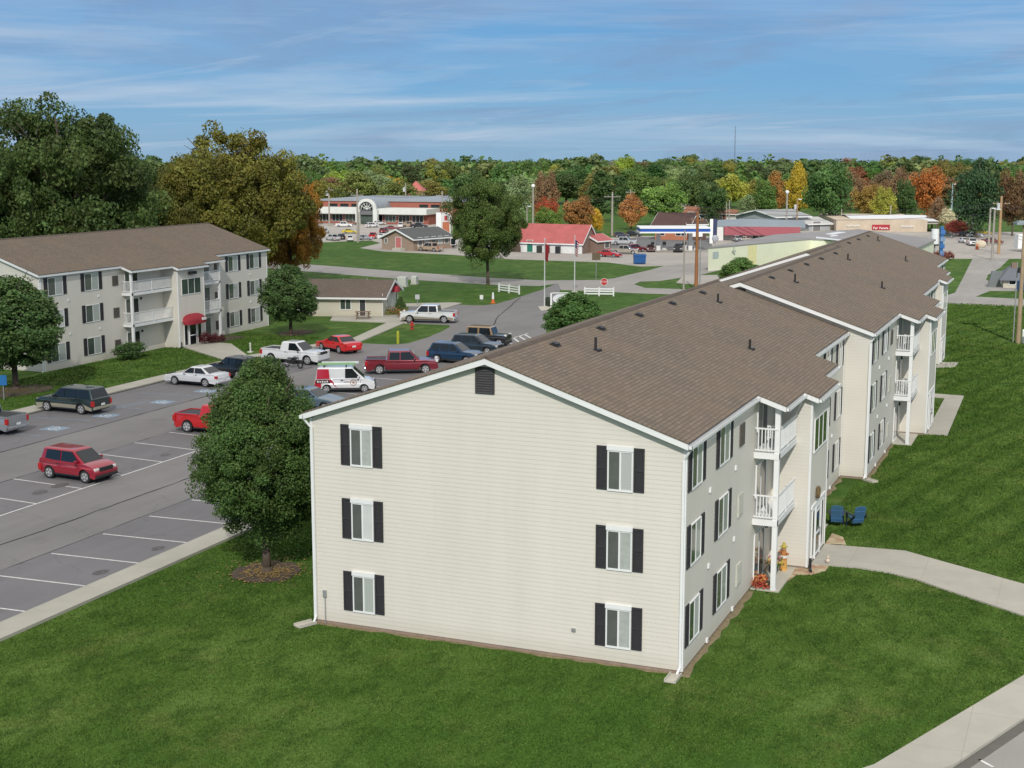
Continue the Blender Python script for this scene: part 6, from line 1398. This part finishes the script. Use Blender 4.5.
# downspout boots by the entrances
for x, y, lab in ((1.75, 13.55, 'black drain boot at the corner of the foreground entrance'), (-63.2, 60.5, 'black drain boot by the awning entrance')):
    tag(MB().tube((0, 0, 0), (0, 0, .5), .06).tube((0, 0, .08), (.1, -.35, .05), .06).build('drain_boot', BLACK, loc=(x, y, .05)), lab, 'drain boot')
# blue garden chairs
def adirondack():
    root = thing('garden_chair', (0, 0, 0), '', 'chair', 0, 'blue garden chairs on the lawn'); BL = plain((.05, .14, .27), .6); DK = plain((.015, .025, .04), .6)
    m = MB()   # faces -Y
    for i in range(6): y = -.30+i*.11; z = .40-i*.028; m.box(-.29, .29, y-.045, y+.045, z-.012, z+.012)
    m.build('seat', BL, root); m = MB(); T = Matrix.Translation((0, .27, .22)) @ Matrix.Rotation(R(-24), 4, 'X')
    for i, h in enumerate((.74, .77, .78, .78, .77, .74)): x = -.25+i*.10; m.box(x-.044, x+.044, -.012, .012, 0, h, 0, T)
    m.box(-.30, .30, .0121, .03, .12, .19, 0, T).box(-.30, .30, .0121, .03, .5, .56, 0, T); m.build('backrest', BL, root)
    for s in (-1, 1):
        MB().box(s*.36-.07, s*.36+.07, -.38, .36, .55, .58).build('armrest', DK, root); MB().box(s*.34-.03, s*.34+.03, -.32, -.24, 0, .549).build('leg', DK, root)
        MB().box(s*.32-.02, s*.32+.02, -.02, .06, -.35, .62, 0, Matrix.Translation((0, .05, .30)) @ Matrix.Rotation(R(-62), 4, 'X')).build('leg', DK, root)
    return root
ch = adirondack(); ch.location = (*G2(836.5, 526), 0); ch.rotation_euler = (0, 0, R(190)); ch['label'] = 'blue slatted garden chair nearer the entrance wall'; ch.scale = (.92, .92, 1.2)
ch2 = another(ch, (*G2(855, 527), 0), R(215), 'blue slatted garden chair farther out on the lawn, turned to its twin', None, (.92, .92, 1.2))
ch2['group'] = ch['group']
# patio and balcony furniture
def patio_chair():
    root = thing('balcony_chair', (0, 0, 0), '', 'chair'); MB().box(-.24, .24, -.24, .24, .42, .45).build('seat', WHITE, root); m = MB()
    for i in range(5): m.box(-.22+i*.1, -.18+i*.1, .22, .245, .451, .88)
    m.box(-.24, .24, .22, .25, .881, .94); m.build('backrest', WHITE, root)
    for x in (-.21, .21):
        for y in (-.21, .21): MB().box(x-.02, x+.02, y-.02, y+.02, 0, .419).build('leg', WHITE, root)
        MB().box(x-.025, x+.025, -.24, .219, .64, .67).box(x-.02, x+.02, -.22, -.18, .451, .639).build('armrest', WHITE, root)
    return root
pc = patio_chair(); first = True
for (x, y, z, a, lab) in ((1.9, 43.0, 2.93, 200, 'white chair on the lower balcony of the second block, near the railing'), (1.85, 44.4, 2.93, 330, 'white chair against the wall on the lower balcony of the second block'), (1.9, 42.8, 5.64, 200, 'white chair on the top balcony of the second block'), (.45, 11.3, 5.64, 200, 'white chair on the top balcony of the foreground block')):
    if first: pc.location = (x, y, z); pc.rotation_euler = (0, 0, R(a)); pc['label'] = lab; first = False
    else: another(pc, (x, y, z), R(a), lab)
def small_table(x, y, z, lab, mat):
    r_ = thing('side_table', (x, y, z), lab, 'table'); MB().tube((0, 0, .48), (0, 0, .52), .3, n=16).build('tabletop', mat, r_); 
    for k in range(3): a = k*2.09; MB().tube((math.cos(a)*.1, math.sin(a)*.1, .48), (math.cos(a)*.24, math.sin(a)*.24, 0), .02, n=6).build('leg', mat, r_)
small_table(1.95, 43.7, 2.93, 'round white table on the lower balcony of the second block', WHITE); small_table(1.9, 43.7, 5.64, 'reddish round table on the top balcony of the second block', plain((.32, .16, .12), .6)); small_table(.5, 12.2, 5.64, 'round table on the top balcony of the foreground block', WHITE)
# autumn decorations on the foreground patio
OR_ = plain((.55, .17, .02), .5, 0, .15, 6); GRN = plain((.05, .12, .02), .8); 
def pumpkin(x, y, r, lab, z=.055, mat=OR_):
    m = MB(); n = 10
    root = thing('pumpkin', (x, y, z), lab, 'pumpkin')
    for k in range(n): a = 2*math.pi*k/n; m.sphere((math.cos(a)*r*.45, math.sin(a)*r*.45, r*.72), r*.62, 8, (.85, .85, 1.1))
    m.build('shell', mat, root, smooth=True); MB().tube((0, 0, r*1.3), (.02, 0, r*1.65), .02, n=6).build('stem', GRN, root)
pumpkin(.42, 10.55, .17, 'orange pumpkin nearest the post on the foreground patio'); pumpkin(.15, 10.75, .14, 'small pumpkin against the wall of the foreground patio', mat=plain((.60, .25, .04), .5)); pumpkin(.25, 11.25, .2, 'largest orange pumpkin on the foreground patio')
def leafy(x, y, z, r, n, cols, name, lab, cat, pot=None, seed=1):
    root = thing(name, (x, y, z), lab, cat); q = random.Random(seed); m = MB(); z0 = .0
    if pot: MB().tube((0, 0, 0), (0, 0, .34), .16, .22, 14).build('pot', pot, root, smooth=True, angle=40); z0 = .34
    for i in range(n):
        d = Vector((q.gauss(0, 1), q.gauss(0, 1), abs(q.gauss(0, .8))))*r*.5; s = q.uniform(.04, .08); u = Vector((q.gauss(0, 1), q.gauss(0, 1), q.gauss(0, 1))).normalized()*s; v = u.orthogonal().normalized()*s*.7
        c = d+Vector((0, 0, z0+.05)); m.face([tuple(c-u), tuple(c+v), tuple(c+u), tuple(c-v)], q.randrange(len(cols)))
    m.build('foliage', cols, root)
RF = plain((.36, .05, .03), .8); OF = plain((.48, .19, .06), .8); YF = plain((.48, .40, .08), .8); PF = plain((.55, .2, .25), .7); GF = plain((.06, .13, .02), .8)
leafy(.28, 10.35, .055, .34, 170, [RF, OF, RF, plain((.25, .03, .02), .7)], 'autumn_garland', 'heap of red and orange autumn foliage on the foreground patio', 'decoration', seed=3); leafy(.12, 10.95, .055, .36, 160, [RF, OF, YF], 'autumn_wreath', 'red and orange bunch leaning on the wall of the foreground patio', 'decoration', seed=6)
leafy(.42, 12.55, .055, .36, 220, [YF, PF, GF, YF], 'potted_plant', 'yellow and pink flowers in a dark pot on the foreground patio', 'potted plant', plain((.02, .05, .07), .4), 4)
b = (.72, 10.5); tag(MB().tube((0, 0, 0), (0, 0, .22), .12, .17, 14).build('flower_pot', plain((.05, .045, .03), .5), loc=(b[0]-.12, b[1], .055)), 'small dark empty pot beside the porch post of the foreground patio', 'pot')
sc = thing('scarecrow', (.72, 13.1, .055), 'orange scarecrow figure standing by the entrance wall of the foreground patio', 'scarecrow', R(-30)); sc.scale = (.8, .8, .88); m = MB(); m.tube((0, 0, 0), (0, 0, .55), .2, .17, 10); m.build('straw_base', plain((.60, .32, .08), .8, 0, .3, 9), sc)
MB().tube((0, 0, .551), (0, 0, .95), .19, .13, 10).tube((-.32, 0, .85), (.32, 0, .85), .06).build('shirt', OF, sc); MB().tube((0, 0, .62), (0, 0, .74), .195, .18, 10).build('apron', plain((.72, .70, .66), .7), sc); MB().sphere((0, 0, 1.06), .13, 12).build('head', plain((.55, .30, .14), .7), sc, smooth=True); MB().tube((0, 0, 1.14), (0, 0, 1.17), .2, n=14).tube((0, 0, 1.17), (0, 0, 1.36), .12, .06, 12).build('hat', YF, sc)
b = (1.72, 15.7); m = MB(); n = 18
for k in range(n): t0, t1 = 2*math.pi*k/n, 2*math.pi*(k+1)/n; m.tube((0, math.cos(t0)*.22, math.sin(t0)*.22), (0, math.cos(t1)*.22, math.sin(t1)*.22), .07, n=6)
tag(m.build('wreath', plain((.16, .11, .05), .8, 0, .4, 12), loc=(1.70, 15.2, 3.02)), 'round brown wreath on the wall over the foreground entrance', 'wreath')
b = G2(827.5, 564.5); tag(MB().sphere((0, 0, .1), .1, 10).sphere((0, 0, .25), .07, 10).tube((0, 0, .30), (0, 0, .36), .05, .02).build('garden_figure', plain((.62, .52, .42), .7), loc=(b[0], b[1], .07), smooth=True), 'tiny pale garden figure at the corner of the front walk', 'garden figure')
b = G2(808, 566.5); 
# office surroundings
b = Vector(G2(363, 319.5)); pt = thing('picnic_table', (b.x, b.y, .1), 'dark picnic table on the office patio', 'picnic table', -YAW); MB().box(-.8, .8, -.4, .4, .70, .75).build('tabletop', WOOD, pt)
for s in (-1, 1): MB().box(-.8, .8, s*.75-.14, s*.75+.14, .42, .46).build('bench', WOOD, pt); MB().tube((s*.6, -.75, 0), (s*.6, -.2, .7), .04).tube((s*.6, .75, 0), (s*.6, .2, .7), .04).box(s*.6-.03, s*.6+.03, -.74, .74, .38, .419).build('leg', WOOD, pt)
for px, py, c_, lab, sd in ((388, 315.5, [GF, YF], 'green shrub with yellow tips by the office gable', 1), (392.5, 315, [GF, RF], 'green shrub with red flowers by the office gable', 2), (396.5, 314.6, [GF, GRN], 'plain green shrub by the office gable', 3), (401.5, 318.5, [OF, GF], 'orange flowers in a pot beside the parked pickup', 5)):
    b = G2(px, py); leafy(b[0], b[1], .1, .8, 240, c_, 'shrub', lab, 'shrub', OF if sd == 5 else None, sd)
for i in range(3):
    b = G2(385.5+i*4.5, 317.3); 
# awning block: hedge and red shrubs
hb_ = crown_mesh(61, 1.0, .9, 60, 60, .12, 'round', .5, .3, leafm((.03, .062, .018), .4, .2), .7)
p = G2(130, 359.5); hd = tree('hedge', (p[0], p[1], 0), 'clipped dark hedge beside the porch post of the awning block', hb_, None, .9, .9, None, 0, 1, None, 'hedge'); hd.scale = (1.05, 2.1, .88)
rb = crown_mesh(62, 1.0, .8, 34, 40, .14, 'round', .4, .35, leafm((.045, .010, .013), .4, .2), .7)
for px, py, s, lab in ((211, 345, .75, 'dark red shrub hugging the entrance of the awning block'), (219, 344, .6, 'smaller dark red shrub farther along the awning block wall'), (226, 342, .45, 'lowest dark red shrub at the end of the planted bed')):
    p = G2(px, py); tree('shrub', (p[0]-.5, p[1], 0), lab, rb, None, .8, .8, None, px, s, None, 'shrub')
for k, px in enumerate((933, 938, 944.5, 950)):
    p = G2(px, 260); tree('shrub', (p[0], p[1], 0), ['brown red shrub under the white cylinder sign', 'brown red shrub at the foot of the blue pylon', 'brown red shrub in the middle of the bed by the blue pylon', 'brown red shrub at the road end of the pylon bed'][k], rb, None, .8, .8, None, k, .9, leafm((.10, .035, .025), .4, .2), 'shrub')
b = G2(980.5, 247.5); q_ = random.Random(3); m = MB().sphere((0, 0, .6), .95, 12, (1.1, .6, .8)); tag(m.build('boulder', plain((.55, .48, .36), .9, 0, .2, 1), loc=(b[0], b[1], 0), smooth=True), 'pale boulder on the car park beyond the blue pylon', 'boulder')
b = G2(977, 249.5); tag(MB().tube((0, 0, 0), (0, 0, 1.0), .35, .1, 10).build('barrier_drum', plain((.5, .12, .04), .6), loc=(b[0], b[1], 0)), 'orange drum in front of the pale boulder', 'drum')
for px, py, lab in ((1030, 252, 'white box trailer cut off by the right edge'),):
    b = G2(px, py); r_ = thing('box_trailer', (b[0], b[1], 0), lab, 'trailer', -YAW); MB().box(-2.2, 2.2, 0, 2, .6, 3.1).build('body', WHITE, r_); MB().tube((-.5, -.05, .4), (-.5, .15, .4), .4, n=12).tube((.8, -.05, .4), (.8, .15, .4), .4, n=12).build('wheel', RUBBER, r_)
# ------------------------------------------------------------------ camera, light, sky
cd = bpy.data.cameras.new('camera'); co = bpy.data.objects.new('camera', cd); COL.objects.link(co); SC.camera = co
cd.sensor_width = 36; cd.lens = FPX/1024*36; cd.clip_start = .5; cd.clip_end = 6000
co.location = CAM; co.rotation_euler = (math.pi/2-PITCH, 0, -YAW)
SUN_EL, SUN_AZ = R(36.5), R(159.5)       # azimuth from +Y towards +X
sd = bpy.data.lights.new('sun', 'SUN'); sd.energy = 3.9; sd.angle = R(.6); sd.color = (1, .955, .89)
so = bpy.data.objects.new('sun', sd); COL.objects.link(so)
sdir = Vector((math.sin(SUN_AZ)*math.cos(SUN_EL), math.cos(SUN_AZ)*math.cos(SUN_EL), math.sin(SUN_EL)))
so.rotation_euler = sdir.to_track_quat('Z', 'Y').to_euler()
# unseen cloud, added to keep the car park side in half shade: a flat bank between it and the sun
def shade_cloud(cx, cy, rx, ry, h, seed):
    q = np.random.default_rng(seed); nx, ny = 44, 30; m = MB(); dn = []
    ph = q.random(8)*6.28
    for s in (0, 1):
        k = len(m.v)
        for j in range(ny+1):
            for i in range(nx+1):
                u, v_ = -1+2*i/nx, -1+2*j/ny; a = math.atan2(v_, u); rr = math.hypot(u*math.sqrt(1-v_*v_/2), v_*math.sqrt(1-u*u/2))
                uu, vv = u*math.sqrt(1-v_*v_/2), v_*math.sqrt(1-u*u/2); e = 1+.10*math.sin(3*a+ph[0])+.06*math.sin(7*a+ph[1])+.03*math.sin(13*a+ph[2])
                t = max(0, 1-rr*rr)**.5; z = h+(1 if s else -.25)*t*26*(1+.3*math.sin(uu*9+ph[3])*math.sin(vv*8+ph[4]))
                m.v.append((cx+uu*rx*e, cy+vv*ry*e, z)); dn.append(min(1, max(0, (1-rr)/.55)))
        for j in range(ny):
            for i in range(nx): a0 = k+j*(nx+1)+i; f = (a0, a0+1, a0+nx+2, a0+nx+1); m.f.append(f if s else f[::-1]); m.m.append(0)
    mt, n_, b_ = new_mat('shade_cloud'); v = objco(n_, (1, 1, 1)); f = noise(n_, v, .012, 5, .55); b_.inputs['Base Color'].default_value = (.9, .9, .9, 1); b_.inputs['Roughness'].default_value = 1
    tr = N(n_, 'ShaderNodeBsdfTransparent'); mx = N(n_, 'ShaderNodeMixShader'); at_ = N(n_, 'ShaderNodeAttribute', attribute_name='thickness'); lk(n_, math_(n_, 'MULTIPLY', at_.outputs['Fac'], ramp(n_, f, [(.35, (.17, .17, .17)), (.65, (.32, .32, .32))])), mx.inputs[0]); lk(n_, tr.outputs[0], mx.inputs[1]); lk(n_, b_.outputs[0], mx.inputs[2]); lk(n_, mx.outputs[0], n_.nodes['Material Output'].inputs[0])
    o = m.build('shade_cloud', mt, smooth=True); a_ = o.data.attributes.new('thickness', 'FLOAT', 'POINT'); a_.data.foreach_set('value', dn); o['kind'] = 'structure'; return o
tc_ = 640/sdir.z
for (gx, gy, rx, ry, sd_) in ((-152, 30, 182, 215, 3),):
    shade_cloud(gx+sdir.x*tc_, gy+sdir.y*tc_, rx, ry, 640, sd_)
w = bpy.data.worlds.new('World'); SC.world = w; w.use_nodes = True; nt = w.node_tree; bg = nt.nodes['Background']
sky = N(nt, 'ShaderNodeTexSky'); sky.sky_type = 'NISHITA'; sky.sun_disc = False; sky.sun_elevation = SUN_EL; sky.sun_rotation = SUN_AZ; sky.air_density = 1.0; sky.dust_density = .6; sky.ozone_density = 2.5; sky.altitude = 200
tc = N(nt, 'ShaderNodeTexCoord'); sp = N(nt, 'ShaderNodeSeparateXYZ'); lk(nt, tc.outputs['Generated'], sp.inputs[0])
# clouds lie in a flat layer seen edge-on: direction / height above the horizon
def sky_noise(sx, sy, s, det, rot, rough=.6, dist=0.0, off=0.0, lift=.035):
    d = math_(nt, 'ADD', math_(nt, 'MAXIMUM', sp.outputs['Z'], 0.0), lift); cb = N(nt, 'ShaderNodeCombineXYZ')
    lk(nt, math_(nt, 'DIVIDE', sp.outputs['X'], d), cb.inputs[0]); lk(nt, math_(nt, 'DIVIDE', sp.outputs['Y'], d), cb.inputs[1]); cb.inputs[2].default_value = off
    mp = N(nt, 'ShaderNodeMapping'); mp.vector_type = 'TEXTURE'; mp.inputs['Scale'].default_value = (1/sx, 1/sy, 1); mp.inputs['Rotation'].default_value = (0, 0, R(rot)); lk(nt, cb.outputs[0], mp.inputs['Vector'])
    n = N(nt, 'ShaderNodeTexNoise'); n.inputs['Scale'].default_value = s; n.inputs['Detail'].default_value = det; n.inputs['Roughness'].default_value = rough; n.inputs['Distortion'].default_value = dist
    lk(nt, mp.outputs['Vector'], n.inputs['Vector']); return n.outputs['Fac']
base = mixc(nt, .82, sky.outputs['Color'], ramp(nt, sp.outputs['Z'], [(.0, (2.6, 5.2, 8.0)), (.045, (1.45, 4.5, 8.4)), (.13, (.75, 3.6, 8.2)), (.5, (1.2, 3.0, 6.0))]))
soft = sky_noise(.75, 1, .20, 9, 24, .60, .6, 1.0, .055); grey = sky_noise(.8, 1, .26, 10, -20, .68, 1.0, 7.3, .07); streak = sky_noise(.5, 1.1, .20, 9, 24, .62, 1.6, 4.0, .075); wisp = sky_noise(.42, 1.3, .50, 9, -26, .66, 1.0, 2.0, .06)
c = mixc(nt, ramp(nt, soft, [(.44, (0, 0, 0)), (.70, (.72, .72, .72))]), base, (4.1, 5.7, 8.0))
c = mixc(nt, ramp(nt, grey, [(.48, (0, 0, 0)), (.66, (.68, .68, .68))]), c, (2.7, 3.8, 6.0))
c = mixc(nt, ramp(nt, streak, [(.54, (0, 0, 0)), (.76, (.75, .75, .75))]), c, (6.8, 7.9, 9.4))
c = mixc(nt, ramp(nt, wisp, [(.55, (0, 0, 0)), (.74, (.6, .6, .6))]), c, (6.4, 7.5, 9.0))
# higher up the thin cloud sheet covers most of the sky and fills the shade with neutral light
veil = ramp(nt, sp.outputs['Z'], [(.16, (0, 0, 0)), (.45, (.8, .8, .8))])
c = mixc(nt, veil, c, (11.6, 11.2, 10.6))
lk(nt, c, bg.inputs['Color']); bg.inputs['Strength'].default_value = .098
vs = SC.view_settings; vs.view_transform = 'Standard'; vs.look = 'None'; vs.exposure = -.24; vs.gamma = 1; vs.use_curve_mapping = False
SC.render.engine = 'CYCLES'; SC.cycles.max_bounces = 5; SC.cycles.diffuse_bounces = 3; SC.cycles.transmission_bounces = 2; SC.cycles.transparent_max_bounces = 6
try: SC.cycles.use_denoising = True
except Exception: pass
for o in list(bpy.data.objects):
    if o.get('label') == '' : del o['label']
